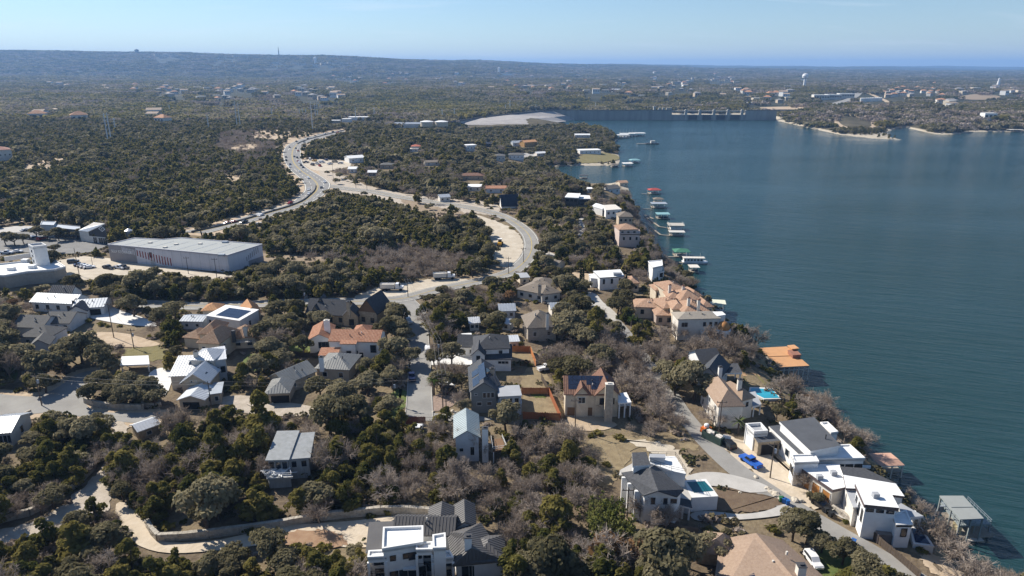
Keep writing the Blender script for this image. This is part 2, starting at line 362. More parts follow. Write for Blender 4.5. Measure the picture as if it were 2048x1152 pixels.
def road(name, pts, width, m, lvl, label=None, edge=0):
    _z[0] += .0006; c = [at(x, y, L+.02+lvl*.05) for x, y in pts]; c = [(p.x, p.y) for p in c]; c = smooth_open(c, 7)
    n = len(c); l, r = [], []
    for i in range(n):
        a, b = c[max(i-1,0)], c[min(i+1,n-1)]; dx, dy = b[0]-a[0], b[1]-a[1]; q = math.hypot(dx, dy) or 1
        wd = width if not isinstance(width, (list, tuple)) else np.interp(i/(n-1), np.linspace(0,1,len(width)), width)
        l.append((c[i][0]-dy/q*wd/2, c[i][1]+dx/q*wd/2)); r.append((c[i][0]+dy/q*wd/2, c[i][1]-dx/q*wd/2))
    zz = L+.02+lvl*.05+_z[0]; mb = MB()
    def zof(p): return min(zz, gz(*p)+zz-L)
    for i in range(n-1): mb.poly([(*l[i],zof(l[i])),(*r[i],zof(r[i])),(*r[i+1],zof(r[i+1])),(*l[i+1],zof(l[i+1]))])
    o = mb.build(name, [m]); setp(o, label, kind='structure')
    if o.data.polygons[0].normal.z < 0: o.data.flip_normals()
    pl = [proj(p[0], p[1], L) for p in l]; pr = [proj(p[0], p[1], L) for p in r]
    if name == 'street':
        for side in (l, r):
            kb = MB()
            for i in range(n-1):
                a, b = side[i], side[i+1]; q = math.hypot(b[0]-a[0], b[1]-a[1]) or 1; nx, ny = -(b[1]-a[1])/q*.18, (b[0]-a[0])/q*.18
                if side is r: nx, ny = -nx, -ny
                kb.faces([(a[0],a[1],L-.1),(b[0],b[1],L-.1),(b[0]+nx,b[1]+ny,L-.1),(a[0]+nx,a[1]+ny,L-.1),(a[0],a[1],zz+.13),(b[0],b[1],zz+.13),(b[0]+nx,b[1]+ny,zz+.13),(a[0]+nx,a[1]+ny,zz+.13)], [(4,5,6,7),(0,1,5,4),(2,3,7,6)])
            k_ = kb.build('kerb', [CONC], o); k_['kind'] = 'structure'
    SOFT.append('lane' if name == 'lane' else 'road'); SHEETS.append([(float(x), float(y)) for x, y in pl] + [(float(x), float(y)) for x, y in reversed(pr)])
    return o, c
def line_on(parent, c, off, width, m, lvl, name='lane_marking', dash=None):
    """painted line(s) along the polyline C, as one part of the road"""
    mb = MB(); n = len(c); zz = L+.02+lvl*.05; acc = 0
    for i in range(n-1):
        a, b = c[i], c[i+1]; dx, dy = b[0]-a[0], b[1]-a[1]; q = math.hypot(dx, dy)
        if q < 1e-6: continue
        acc += q
        if dash and (acc % (2*dash)) > dash: continue
        nx, ny = -dy/q, dx/q
        mb.poly([(a[0]+nx*(off-width/2), a[1]+ny*(off-width/2), zz),(a[0]+nx*(off+width/2), a[1]+ny*(off+width/2), zz),(b[0]+nx*(off+width/2), b[1]+ny*(off+width/2), zz),(b[0]+nx*(off-width/2), b[1]+ny*(off-width/2), zz)])
    o = mb.build(name, [m], parent)
    if o: o['kind'] = 'structure'
    return o
# highway
HWL = [(687,259.5),(660,264),(637,269),(610,276),(589,283),(577,289),(570,295),(566,307),(569,323),(580,340),(594,352),(603,361),(609,372),(608,382),(599,391),(582,405),(556,414.5),(520,424.5),(470,439),(420,452),(360,464)]
HWR = [(690,262),(674,267.5),(648,275),(624,282),(610,288),(604,296),(602,309),(604,321),(609,331),(624,342),(642,352),(656,362),(661,369),(658,379),(651,387),(635,398),(603,413),(557,427),(520,439),(470,452),(415,466)]
HL = smooth_open(HWL, 5); HR = smooth_open(HWR, 5)
sheet('road_verge', [(688,257),(640,264),(590,277),(560,290),(550,298),(556,320),(565,345),(590,372),(592,390),(560,408),(450,437),(355,462),(430,470),(560,432),(640,402),(670,380),(672,366),(650,348),(625,334),(614,322),(612,300),(625,287),(660,275),(694,264)], SAND, 0, 'sandy verge along the curving highway')
mb = MB(); P = [at(x,y,L+.25) for x,y in HL]; Q = [at(x,y,L+.25) for x,y in HR]
for i in range(len(P)-1): mb.poly([P[i], Q[i], Q[i+1], P[i+1]])
hw = mb.build('highway', [mat('highway_asphalt', (.185,.18,.175), .9, .1, .12, (.23,.225,.215))]); setp(hw, 'wide grey highway curving through the wooded hills', kind='structure')
if hw.data.polygons[0].normal.z < 0: hw.data.flip_normals()
SOFT.append('road'); SHEETS.append(HL + HR[::-1])
hwc = [tuple(((P[i]+Q[i])/2)[:2]) for i in range(len(P))]; hww = [(Q[i]-P[i]).length for i in range(len(P))]
hwl = [tuple(p[:2]) for p in P]; hwr = [tuple(p[:2]) for p in Q]
def lerpline(t): return [(hwl[i][0]*(1-t)+hwr[i][0]*t, hwl[i][1]*(1-t)+hwr[i][1]*t) for i in range(len(hwl))]
for t, dsh in ((.035,None),(.965,None),(.26,6),(.74,6),(.48,None),(.52,None)):
    mbl = line_on(hw, lerpline(t), 0, .3 if .1 < t < .9 else .4, PAINT if t < .4 or t > .6 else mat('yellow_paint', (.5,.36,.08), .8, .1, 2), 5.2, dash=dsh)
# median barriers: near run and far run
def barrier(i0, i1, t, label):
    c = lerpline(t)[i0:i1]; r = empty('median_barrier', (*c[len(c)//2], L), label, 'barrier'); mb = MB()
    base = Vector((*c[len(c)//2], L))
    for i in range(len(c)-1):
        a, b = c[i], c[i+1]; dx, dy = b[0]-a[0], b[1]-a[1]; q = math.hypot(dx,dy) or 1; nx, ny = -dy/q*.3, dx/q*.3
        mb.faces([(a[0]-nx,a[1]-ny,L),(a[0]+nx,a[1]+ny,L),(b[0]+nx,b[1]+ny,L),(b[0]-nx,b[1]-ny,L),(a[0]-nx*.4,a[1]-ny*.4,L+1.1),(a[0]+nx*.4,a[1]+ny*.4,L+1.1),(b[0]+nx*.4,b[1]+ny*.4,L+1.1),(b[0]-nx*.4,b[1]-ny*.4,L+1.1)], [(4,5,6,7),(0,4,7,3),(1,2,6,5)])
    mb.build('barrier_wall', [mat('barrier_concrete', (.13,.125,.12), .9, .15, .3)], r, off=base)
nL = len(HL)
barrier(60, nL, .42, 'long concrete median barrier on the near bend of the highway'); barrier(0, 23, .5, 'concrete median barrier on the far straight of the highway')
# lower road that leaves the highway and bends round the gravel lot
sheet('gravel_lot', [(944,428),(985,440),(1015,452),(1038,470),(1046,488),(1044,508),(1030,525),(1008,535),(985,515),(988,500),(980,478),(975,462),(965,447)], CALICHE, 1, 'pale gravel lot inside the bend of the road')
sheet('dirt_verge', [(985,530),(1010,530),(1032,520),(1040,528),(1010,545),(960,556),(905,564),(860,572),(835,566),(870,555),(920,550),(960,546)], DIRT, 0, 'bare brown verge below the bend')
sheet('gravel_verge', [(640,340),(690,352),(745,374),(830,390),(930,400),(985,404),(1000,420),(985,430),(945,425),(930,428),(870,424),(800,408),(740,392),(690,386),(668,378),(650,360)], GRAVEL, 0, 'gravel verge beside the lower road')
sheet('dirt_patch', [(800,398),(830,402),(860,412),(900,418),(930,428),(905,440),(860,440),(830,425)], DIRT, 1, 'bare ground in the wood below the road')
sheet('gravel_pullout', [(760,574),(800,566),(850,560),(900,556),(935,560),(930,570),(880,580),(840,588),(800,604),(745,606),(700,604),(720,588)], CALICHE, 1, 'pale gravel pull-out where the dump trucks stand')
o, lowc = road('lower_road', [(655,371),(700,378),(745,383),(800,394),(860,403),(905,409),(955,418),(995,428),(1028,444),(1053,464),(1063,484),(1061,505),(1047,525),(1021,544),(980,557),(930,568),(870,580),(810,596),(740,602),(650,603),(560,606),(470,609),(400,612),(330,609),(260,606)], [10,9,8.5,8,8,8,8,8,8,8], ASPH2, 3, 'pale two lane road bending round the gravel lot')
line_on(o, lowc, 0, .25, mat('yellow_paint', (.5,.36,.08)), 4); line_on(o, lowc, 3.3, .2, PAINT, 4); line_on(o, lowc, -3.3, .2, PAINT, 4)
sheet('driveway', [(1062,496),(1082,499),(1100,504),(1112,512),(1100,530),(1084,526),(1094,512),(1075,505),(1062,512)], CONC, 2, 'pale drive leaving the outside of the bend')
# street in the middle
o, stc = road('street', [(806,604),(822,618),(830,632),(834,655),(837,690),(839,735),(839,780),(838,836)], [9,8,7.5,6.8,6.3,6.2,6.2,6.6], ASPH2, 3, 'pale asphalt street running down past the tile roofed villa')
sheet('street', [(796,837),(806,828),(815,815),(862,815),(868,826),(905,830),(960,832),(990,838),(960,842),(890,842),(820,841)], ASPH2, 2, 'turnaround at the lower end of the middle street', smooth=False)
sheet('lawn', [(790,780),(812,782),(815,800),(806,820),(790,835),(775,828),(780,800)], LAWN, 1, 'bright green grass strip left of the street end')
sheet('lawn', [(752,604),(775,612),(785,626),(765,640),(752,632)], YELLOWG, 1, 'yellow green lawn beside the stone house')
sheet('lawn', [(575,690),(600,680),(625,688),(622,702),(590,706)], LAWN, 1, 'small green lawn left of the white villa')
sheet('lawn', [(485,722),(500,708),(520,712),(530,735),(495,740)], LAWN, 1, 'green lawn between the metal roofed houses')
sheet('driveway', [(854,722),(875,716),(905,710),(945,714),(940,730),(905,728),(856,730)], WHITEC, 2, 'white concrete drive of the charcoal roofed house')
sheet('driveway', [(860,800),(885,784),(912,786),(917,800),(900,814),(866,822)], mat('brown_pavers', (.26,.19,.15), .9, .2, 1.5), 2, 'brown paved forecourt with parked cars and palm')
sheet('yard', [(862,735),(900,735),(935,745),(935,790),(905,780),(868,790)], DRY, 0, 'dry brown front yard of the grey solar house', clear=False)
sheet('yard', [(1050,742),(1085,735),(1100,778),(1045,782)], DRY, 0, 'dry backyard behind the grey solar house')
sheet('yard', [(1048,785),(1098,790),(1118,832),(1050,835)], DRY, 1, 'fenced dry backyard below the red fence')
sheet('lawn', [(1064,787),(1088,787),(1088,795),(1064,795)], LAWN, 2, 'little square of artificial green grass')
sheet('yard', [(1020,695),(1062,694),(1078,720),(1020,725)], DRY, 0, 'dry backyard of the charcoal roofed house')
sheet('driveway', [(1155,815),(1190,815),(1205,835),(1235,850),(1190,862),(1130,852)], SAND, 2, 'ochre gravel drive in front of the brown tiled house')
sheet('yard', [(1200,690),(1250,690),(1300,720),(1330,745),(1290,760),(1240,740),(1195,715)], DRY, 0, 'dry grassy slope among bare trees', clear=False)
# lakeside lane
lane, lnc = road('lane', [(1172,588),(1190,606),(1212,626),(1236,650),(1268,690),(1300,735),(1326,768),(1345,795),(1362,822),(1384,850),(1408,878),(1438,908),(1472,938),(1512,966),(1560,998),(1618,1034),(1690,1076),(1770,1122),(1850,1172),(1960,1245)], [4.2,4.5,4.5,4.5,4.8,5.2,5.2,5.2], ASPH2, 3, 'narrow grey lane running along the lakeside houses')
sheet('driveway', [(1172,585),(1192,588),(1206,604),(1230,624),(1240,640),(1225,640),(1200,622),(1180,606)], CONC, 4, 'paved drive behind the villa trees')
sheet('gravel_yard', [(1400,868),(1420,880),(1440,868),(1490,880),(1515,878),(1545,888),(1570,900),(1598,930),(1615,950),(1635,980),(1660,998),(1688,1020),(1655,1018),(1615,1014),(1575,992),(1530,962),(1480,925),(1440,895)], mat('pale_caliche', (.46,.38,.28), .95, .12, .5, (.54,.46,.36), bump=.3, bscale=1.5), 1, 'pale gravel yard in front of the modern lakeside houses')
sheet('driveway', [(1615,950),(1650,985),(1700,1010),(1745,1030),(1760,1056),(1752,1070),(1700,1045),(1650,1015),(1618,985)], CONC, 2, 'pale concrete parking strip beside the white modern house')
sheet('driveway', [(1380,1030),(1400,1022),(1440,1024),(1480,1028),(1530,1022),(1568,1008),(1585,1012),(1570,1028),(1520,1036),(1460,1040),(1400,1042)], CONC, 4, 'curved pale concrete drive to the white farmhouse')
sheet('driveway', [(1370,955),(1400,945),(1440,945),(1490,956),(1522,966),(1545,980),(1500,985),(1460,975),(1430,972),(1390,966)], CONC, 4, 'upper concrete drive joining the lane')
sheet('yard', [(1426,985),(1440,975),(1475,974),(1520,985),(1562,1004),(1548,1016),(1500,1024),(1440,1022),(1405,1018)], mat('brown_lawn', (.12,.082,.055), .97, .2, .8, (.165,.12,.078), bump=.4, bscale=5), 3, 'oval brown winter lawn inside the curved drive')
sheet('yard', [(1180,880),(1240,872),(1290,880),(1262,905),(1245,950),(1210,975),(1190,950)], DRY, 1, 'dry grass slope beside the white farmhouse')
sheet('dirt_track', [(1250,880),(1300,882),(1340,890),(1365,915),(1385,945),(1370,955),(1340,940),(1300,900)], CALICHE, 2, 'pale bare earth track behind the white farmhouse')
sheet('dirt_patch', [(1840,1112),(1870,1100),(1900,1108),(1935,1140),(1950,1165),(1900,1165),(1860,1140)], SAND, 1, 'pale sandy slope above the water at the lower right')
sheet('lawn', [(1635,1100),(1665,1098),(1705,1115),(1715,1135),(1690,1152),(1640,1152),(1625,1125)], LAWN, 1, 'shaded green lawn beside the brown shingled house')
sheet('lawn', [(1486,738),(1505,735),(1545,775),(1512,778),(1490,770)], YELLOWG, 1, 'mown lawn above the turquoise pool', smooth=False)
sheet('sport_court', [(1478,735),(1503,734),(1522,748),(1486,752)], mat('court_orange', (.42,.26,.14), .9, .12, .8), 2, 'small tan sport court beside the lawn', smooth=False)
sheet('yard', [(1330,850),(1355,835),(1385,870),(1395,900),(1360,890)], DRY, 0, 'scrubby bank beside the lane', clear=False)
# left side
sheet('road_verge', [(-40,780),(60,785),(105,770),(140,746),(178,735),(208,736),(196,764),(182,790),(188,810),(222,818),(300,818),(335,822),(322,847),(292,856),(240,851),(165,842),(110,832),(50,840),(-40,848)], SAND, 1, 'sandy edges of the street junction at the left')
sheet('street', [(-40,788),(60,793),(108,779),(146,752),(182,741),(200,742),(186,766),(171,792),(178,815),(222,825),(300,825),(322,827),(312,841),(288,846),(240,843),(165,834),(110,825),(50,829),(-40,836)], ASPH2, 2, 'asphalt street junction under the oaks at the left')
sheet('street', [(430,800),(480,790),(540,800),(620,812),(640,828),(560,832),(470,822)], GRAVEL, 2, 'dusty track below the grey metal roofed house')
sheet('gravel_drive', [(228,842),(252,850),(250,880),(226,900),(212,925),(214,955),(222,985),(205,1030),(180,1045),(120,1068),(60,1095),(-60,1130),(-60,1078),(60,1045),(120,1014),(165,975),(205,935),(214,895),(222,865)], GRAVEL, 2, 'shaded gravel road dropping from the iron gate at the lower left')
sheet('sandy_drive', [(232,1008),(262,1010),(290,1040),(312,1068),(335,1084),(420,1082),(500,1066),(560,1052),(640,1046),(720,1040),(800,1030),(880,1034),(890,1050),(760,1062),(735,1094),(640,1090),(560,1086),(440,1100),(340,1106),(280,1092),(240,1060)], mat('pale_caliche', (.46,.38,.28), .95, .12, .5, (.54,.46,.36), bump=.3, bscale=1.5), 3, 'broad pale sandy drive below the curved retaining wall')
sheet('dirt_patch', [(545,1068),(600,1060),(665,1062),(692,1076),(690,1090),(640,1094),(560,1088)], mat('red_dirt', (.25,.15,.09), .97, .2, .6, (.33,.22,.14)), 4, 'reddish dirt strip above the drive')
sheet('driveway', [(180,632),(215,612),(245,622),(300,640),(312,652),(260,650),(200,640)], WHITEC, 3, 'white concrete drive of the white farmhouse at left')
sheet('driveway', [(60,672),(120,668),(230,664),(300,680),(318,690),(250,694),(110,678)], SAND, 2, 'sandy drive between the oaks')
sheet('lawn', [(250,700),(300,690),(340,702),(352,712),(300,722),(255,716)], YELLOWG, 1, 'yellow green grass beside the metal roofed house')
sheet('yard', [(-20,735),(25,728),(30,760),(-20,775)], LAWN, 1, 'green grass at the left edge under the oaks', clear=False)
sheet('driveway', [(300,745),(330,735),(345,752),(330,790),(300,772)], WHITEC, 3, 'white forecourt of the metal roofed house')
# commercial corner
sheet('parking_lot', [(-40,470),(60,462),(120,478),(215,480),(214,492),(182,504),(150,507),(95,507),(40,504),(-40,520)], ASPH, 2, 'dark asphalt car park behind the white stucco building', smooth=False)
sheet('parking_lot', [(-40,462),(30,452),(110,452),(200,470),(215,480),(120,482),(50,474),(-40,474)], CONC, 1, 'pale display lot of the dealership', smooth=False)
sheet('parking_lot', [(118,520),(165,512),(215,516),(300,528),(420,545),(470,552),(440,562),(330,548),(260,552),(180,560),(140,560),(110,540)], CALICHE, 2, 'pale concrete apron in front of the storage building', smooth=False)
sheet('yard', [(500,505),(560,510),(640,512),(660,520),(600,526),(530,528)], DIRT, 1, 'bare brown ground right of the storage building')
sheet('dirt_patch', [(180,558),(260,556),(340,560),(360,566),(270,575),(200,580)], DIRT, 1, 'brown slope below the storage apron', clear=False)
sheet('dirt_patch', [(505,265),(540,260),(600,262),(622,268),(600,276),(560,285),(540,280),(510,278)], SAND, 0, 'tan clearing beside the far highway')
sheet('dirt_patch', [(455,296),(500,288),(520,292),(490,300)], SAND, 0, 'narrow tan clearing in the left wood')
sheet('dirt_patch', [(45,340),(80,318),(140,318),(140,330),(100,338)], SAND, 0, 'tan cleared field at the left')
sheet('dirt_patch', [(450,352),(478,345),(488,350),(475,362),(455,366)], SAND, 0, 'small pale clearing in the left wood')
sheet('dirt_patch', [(-30,432),(20,430),(50,436),(130,434),(125,441),(20,445)], SAND, 0, 'tan strip behind the dealership')
sheet('gravel_lot', [(605,322),(640,318),(690,322),(700,332),(650,342),(622,338)], CALICHE, 1, 'pale yard full of vehicles beside the highway')
sheet('lawn', [(1150,318),(1180,305),(1225,308),(1238,318),(1200,325),(1155,325)], YELLOWG, 1, 'lawn of the white point house', clear=True)
sheet('parking_lot', [(1030,308),(1060,306),(1080,310),(1045,315)], CONC, 1, 'pale court of the cove house')
sheet('dirt_patch', [(1090,447),(1130,442),(1140,452),(1100,456)], DIRT, 0, 'brown clearing right of the bend')
sheet('driveway', [(1155,440),(1168,430),(1172,470),(1156,472)], CONC, 1, 'stepped pale drive between lakeside trees', smooth=False)
sheet('driveway', [(1140,544),(1180,548),(1182,566),(1160,562),(1142,556)], SAND, 1, 'ochre drive of the flat roofed house')
# ------------------------------------------------------------------ building kit
HULLS, FOOT, LAND, MANUAL, FARCLEAR = [], [], [], [], []
HAZE = 8e-5
GLASS = mat('window_glass', (.018,.024,.032), .08, .3, .5, spec=.6)
DARK = mat('dark_opening', (.012,.012,.013), .8, .2, 1)  # near-black panel colour stands for shade inside openings that are not cut
FRAME = mat('window_frame', (.55,.55,.54), .6, .08, 2); DFRAME = mat('dark_frame', (.03,.03,.032), .5, .1, 2)
WHITE = mat('white_stucco', (.70,.69,.67), .85, .07, .7); OFFW = mat('offwhite_stucco', (.60,.56,.50), .88, .08, .7); CREAM = mat('cream_stucco', (.55,.47,.36), .9, .1, .7)
TANW = mat('tan_stucco', (.44,.36,.27), .9, .1, .7); BEIGE = mat('beige_stone', (.36,.31,.25), .92, .18, 1.8, bump=.3, bscale=3); STONE = mat('tan_stone', (.34,.28,.20), .92, .25, 1.6, bump=.4, bscale=3)
GREYW = mat('grey_siding', (.20,.205,.20), .85, .08, .6, streak=(.3,.3,6)); DGREY = mat('dark_grey_wall', (.06,.06,.065), .7, .1, .6); BLUEW = mat('pale_grey_wall', (.5,.52,.54), .85, .08, .6)
PINKW = mat('pink_stucco', (.52,.42,.37), .9, .08, .6); BROWNW = mat('brown_wood', (.17,.10,.055), .8, .2, 1.2, streak=(.3,.3,4)); ORNG = mat('cedar_door', (.36,.16,.045), .6, .15, .8, streak=(4,4,.4))
MEMB = mat('white_membrane', (.72,.72,.71), .7, .1, .35, streak=(.6,1.4,1)); GMEMB = mat('grey_membrane', (.33,.34,.36), .8, .08, .25)
SILVER = mat('silver_metal_roof', (.58,.59,.60), .42, .07, .4, metal=.25); GALV = mat('galvanised_roof', (.33,.36,.40), .5, .08, .3, metal=.15); NAVY = mat('navy_and_shaded_roof', (.028,.034,.05), .5, .12, .5)
CHAR = mat('charcoal_shingle', (.042,.044,.05), .9, .2, 2.2, (.075,.077,.084), bump=.2, bscale=5); GSH = mat('grey_shingle', (.12,.117,.112), .92, .18, 2, bump=.2, bscale=5); TSH = mat('taupe_shingle', (.185,.155,.125), .92, .18, 2, bump=.2, bscale=5)
BSH = mat('brown_shingle', (.25,.175,.125), .92, .14, 2.2, (.32,.235,.175), bump=.25, bscale=5); DKSEAM = mat('dark_seam_metal', (.095,.09,.088), .55, .1, .4); GSEAM = mat('grey_seam_metal', (.27,.265,.245), .5, .1, .4); SGREY = mat('slate_roof', (.075,.08,.09), .8, .12, .5)
BGM = mat('blue_grey_metal', (.30,.35,.36), .55, .1, .35)
def tilemat(name, c1, c2):
    m = mat(name, c1, .85, .2, 1.6, c2); t = m.node_tree; b = t.nodes['Principled BSDF']; g = t.nodes['Geometry'] if 'Geometry' in t.nodes else t.nodes.new('ShaderNodeNewGeometry')
    w_ = t.nodes.new('ShaderNodeTexNoise'); w_.inputs['Scale'].default_value = 3.5; t.links.new(g.outputs['Position'], w_.inputs['Vector']); bp = t.nodes.new('ShaderNodeBump'); bp.inputs['Strength'].default_value = .5; bp.inputs['Distance'].default_value = .15; t.links.new(w_.outputs[0], bp.inputs['Height']); t.links.new(bp.outputs[0], b.inputs['Normal']); return m
TERRA = tilemat('terracotta_tile', (.33,.14,.075), (.45,.25,.16)); BTILE = tilemat('brown_clay_tile', (.27,.16,.095), (.38,.26,.175)); OTILE = tilemat('orange_roof', (.50,.25,.11), (.58,.33,.17)); RBT = tilemat('red_brown_tile', (.15,.075,.05), (.23,.13,.09)); VTILE = tilemat('tan_clay_tile', (.33,.19,.12), (.44,.30,.21))
COPPER = mat('copper_roof', (.42,.2,.07), .5, .2, 1.2, metal=.2); SALMON = mat('salmon_roof', (.50,.30,.22), .85, .08, .4)
SOLAR = mat('solar_glass', (.02,.027,.05), .15, .2, .8, spec=.6)
POOLW = mat('pool_water', (.03,.30,.42), .05, .2, .3, spec=.5); POOLD = mat('dark_pool_water', (.01,.09,.11), .05, .2, .3, spec=.5); POOLN = mat('night_pool_water', (.012,.03,.075), .05, .2, .3, spec=.5)
SEAMED = {'silver_metal_roof': .75, 'dark_seam_metal': .6, 'grey_seam_metal': .7, 'galvanised_roof': 1.0, 'navy_and_shaded_roof': .7, 'blue_grey_metal': .8, 'slate_roof': .8}
RIBBED = {'terracotta_tile': .42, 'brown_clay_tile': .42, 'orange_roof': .5, 'red_brown_tile': .42, 'tan_clay_tile': .5}
def hull(pts):
    pts = sorted(set((round(x,1), round(y,1)) for x, y in pts))
    if len(pts) < 3: return pts
    def half(ps):
        o = []
        for p in ps:
            while len(o) > 1 and (o[-1][0]-o[-2][0])*(p[1]-o[-2][1]) - (o[-1][1]-o[-2][1])*(p[0]-o[-2][0]) <= 0: o.pop()
            o.append(p)
        return o
    a, b = half(pts), half(pts[::-1]); return a[:-1]+b[:-1]
def offset(poly, d):
    """grow (d>0) a counter-clockwise polygon"""
    n = len(poly); o = []
    for i in range(n):
        p, q, r = poly[i-1], poly[i], poly[(i+1) % n]
        e1 = (q[0]-p[0], q[1]-p[1]); e2 = (r[0]-q[0], r[1]-q[1]); l1 = math.hypot(*e1) or 1; l2 = math.hypot(*e2) or 1
        n1 = (e1[1]/l1, -e1[0]/l1); n2 = (e2[1]/l2, -e2[0]/l2); k = 1 + n1[0]*n2[0]+n1[1]*n2[1]; k = max(k, .35)
        o.append((q[0]+(n1[0]+n2[0])*d/k, q[1]+(n1[1]+n2[1])*d/k))
    return o
def ccw(poly):
    a = sum(poly[i-1][0]*poly[i][1]-poly[i][0]*poly[i-1][1] for i in range(len(poly))); return poly if a > 0 else poly[::-1]
class House:
    def __init__(s, name, label, px, cat='house', short=None, group=None, z=None, clear=.75):
        if z is None: z = L if px[1] > 385 else round(float(atg(*px).z), 2)
        s.p = at(px[0], px[1], z); s.z = z; s.root = empty(name, s.p, label, cat, group); s.pts = []; s.clear = clear
        if short: LAND.append((short, px[0], px[1]))
    def own(s, mb, name, m, par=None, smooth=False):
        o = mb.build(name, m if isinstance(m, list) else [m], par or s.root, smooth, off=s.p)
        return o
    def track(s, poly, z0, z1):
        for x, y in poly:
            for z in (z0, z1): s.pts.append(tuple(float(v) for v in proj(x, y, z)))
        cx = sum(p[0] for p in poly)/len(poly); cy = sum(p[1] for p in poly)/len(poly); r = max(math.hypot(p[0]-cx, p[1]-cy) for p in poly); FOOT.append((cx, cy, r*.8))
    def base(s, poly): return min([min(s.z, gz(*p)) for p in poly]) - .4
    def walls(s, poly, tops, m, z0=None):
        z0 = s.base(poly) if z0 is None else z0; mb = MB(); n = len(poly)
        for i in range(n):
            j = (i+1) % n; mb.poly([(*poly[i],z0),(*poly[j],z0),(*poly[j],tops[j]),(*poly[i],tops[i])])
        mb.poly([(*poly[i], tops[i]-.01) for i in range(n)])
        return s.own(mb, 'wall', m)
    def win(s, p, q, t, z, w, h, pane=None, frame=None, name='window', mull=0):
        """window on the wall p->q (outside is to the right of p->q), centre at metres t from p"""
        ex = Vector((q[0]-p[0], q[1]-p[1], 0)); ln = ex.length; ex.normalize(); n = Vector((ex.y, -ex.x, 0)); c = Vector((p[0], p[1], 0)) + ex*t
        if t < 0: c = Vector((q[0], q[1], 0)) + ex*t
        T = lambda x, y, zz: tuple(c + ex*x + n*y + Vector((0,0,s.z+zz)))
        f = MB(); b = .09
        for a0,b0,a1,b1 in ((-w/2-b, z-h/2-b, w/2+b, z-h/2), (-w/2-b, z+h/2, w/2+b, z+h/2+b), (-w/2-b, z-h/2, -w/2, z+h/2), (w/2, z-h/2, w/2+b, z+h/2)): f.box(a0,-.02,b0,a1,.10,b1,0,T)
        for k in range(mull): xk = -w/2+w*(k+1)/(mull+1); f.box(xk-.04,-.02,z-h/2,xk+.04,.08,z+h/2,0,T)
        fo = s.own(f, name, frame or FRAME); g = MB(); g.box(-w/2,-.02,z-h/2,w/2,.035,z+h/2,0,T); s.own(g, 'pane' if name == 'window' else 'panel', pane or GLASS, fo)
    def wrow(s, p, q, n, z, w, h, **k):
        ln = math.hypot(q[0]-p[0], q[1]-p[1])
        for i in range(n): s.win(p, q, ln*(i+.5)/n, z, w, h, **k)
    def planes(s, V, F, m, t=.22, name='roof', seam=None):
        """roof slab from world verts; seams run down each plane"""
        mb = MB(); mb.slab(V, F, t); o = s.own(mb, name, m); sp_ = SEAMED.get(m.name) or RIBBED.get(m.name)
        if seam is False or not sp_: return o
        tile = m.name in RIBBED; sm = MB(); hh = .07 if not tile else .06; wd = .05 if not tile else .11
        for f in F:
            P = [Vector(V[i]) for i in f]; nrm = (P[1]-P[0]).cross(P[2]-P[0])
            if nrm.length < 1e-6: continue
            nrm.normalize(); nrm = nrm if nrm.z > 0 else -nrm; dn = Vector((nrm.x*nrm.z, nrm.y*nrm.z, -(nrm.x**2+nrm.y**2)))
            if dn.length < .03: continue
            dn.normalize(); ac = nrm.cross(dn).normalized(); us = [p.dot(ac) for p in P]; u = min(us)+sp_*.5
            while u < max(us):
                hit = []
                for i in range(len(P)):
                    a, b = P[i], P[(i+1) % len(P)]; ua, ub = a.dot(ac)-u, b.dot(ac)-u
                    if ua*ub < 0: hit.append(a+(b-a)*(ua/(ua-ub)))
                if len(hit) >= 2:
                    a, b = min(hit, key=lambda v: v.dot(dn)), max(hit, key=lambda v: v.dot(dn))
                    if (b-a).length > .5:
                        s1 = ac*wd; up = nrm*hh
                        sm.faces([a-s1, a+s1, b+s1, b-s1, a+up, b+up], [(0,3,5,4),(4,5,2,1),(0,4,1),(3,2,5)])
                u += sp_
        if sm.f: so = s.own(sm, 'roof_seams' if not tile else 'roof_tiles', m, o); so['kind'] = 'stuff'
        return o
    def prism(s, px, h, wall=WHITE, roof=MEMB, oh=.25, t=.35, parapet=0, tops=None, z0=None, walls=True, fascia=None, hs=None):
        """flat (or per-corner HS tilted) roof traced at height h, walls down to the ground"""
        hs = hs or [h]*len(px); poly = [tuple(at(p[0], p[1], s.z+hh)[:2]) for p, hh in zip(px, hs)]
        a = sum(poly[i-1][0]*poly[i][1]-poly[i][0]*poly[i-1][1] for i in range(len(poly)))
        if a < 0: poly = poly[::-1]; hs = hs[::-1]
        tz = [s.z+x for x in hs]
        if walls: s.walls(poly, [z-.02 for z in tz], wall, z0)
        op = offset(poly, oh); mb = MB(); n = len(op)
        mb.slab([(*op[i], tz[i]) for i in range(n)], [tuple(range(n))], t, 0, 1); s.own(mb, 'roof', [roof, fascia or wall])
        if parapet:
            ip = offset(op, -.3); r = MB()
            for i in range(n):
                j = (i+1) % n; zt = parapet
                r.faces([(*op[i],tz[i]-t),(*op[j],tz[j]-t),(*op[j],tz[j]+zt),(*op[i],tz[i]+zt),(*ip[i],tz[i]+.005),(*ip[j],tz[j]+.005),(*ip[j],tz[j]+zt),(*ip[i],tz[i]+zt)], [(0,1,2,3),(3,2,6,7),(7,6,5,4)])
            # push the outer skin 3 mm proud of the slab edge
            s.own(r, 'parapet', fascia or wall).scale = (1,1,1)
        s.track(op, s.base(poly), s.z+h+parapet); return poly
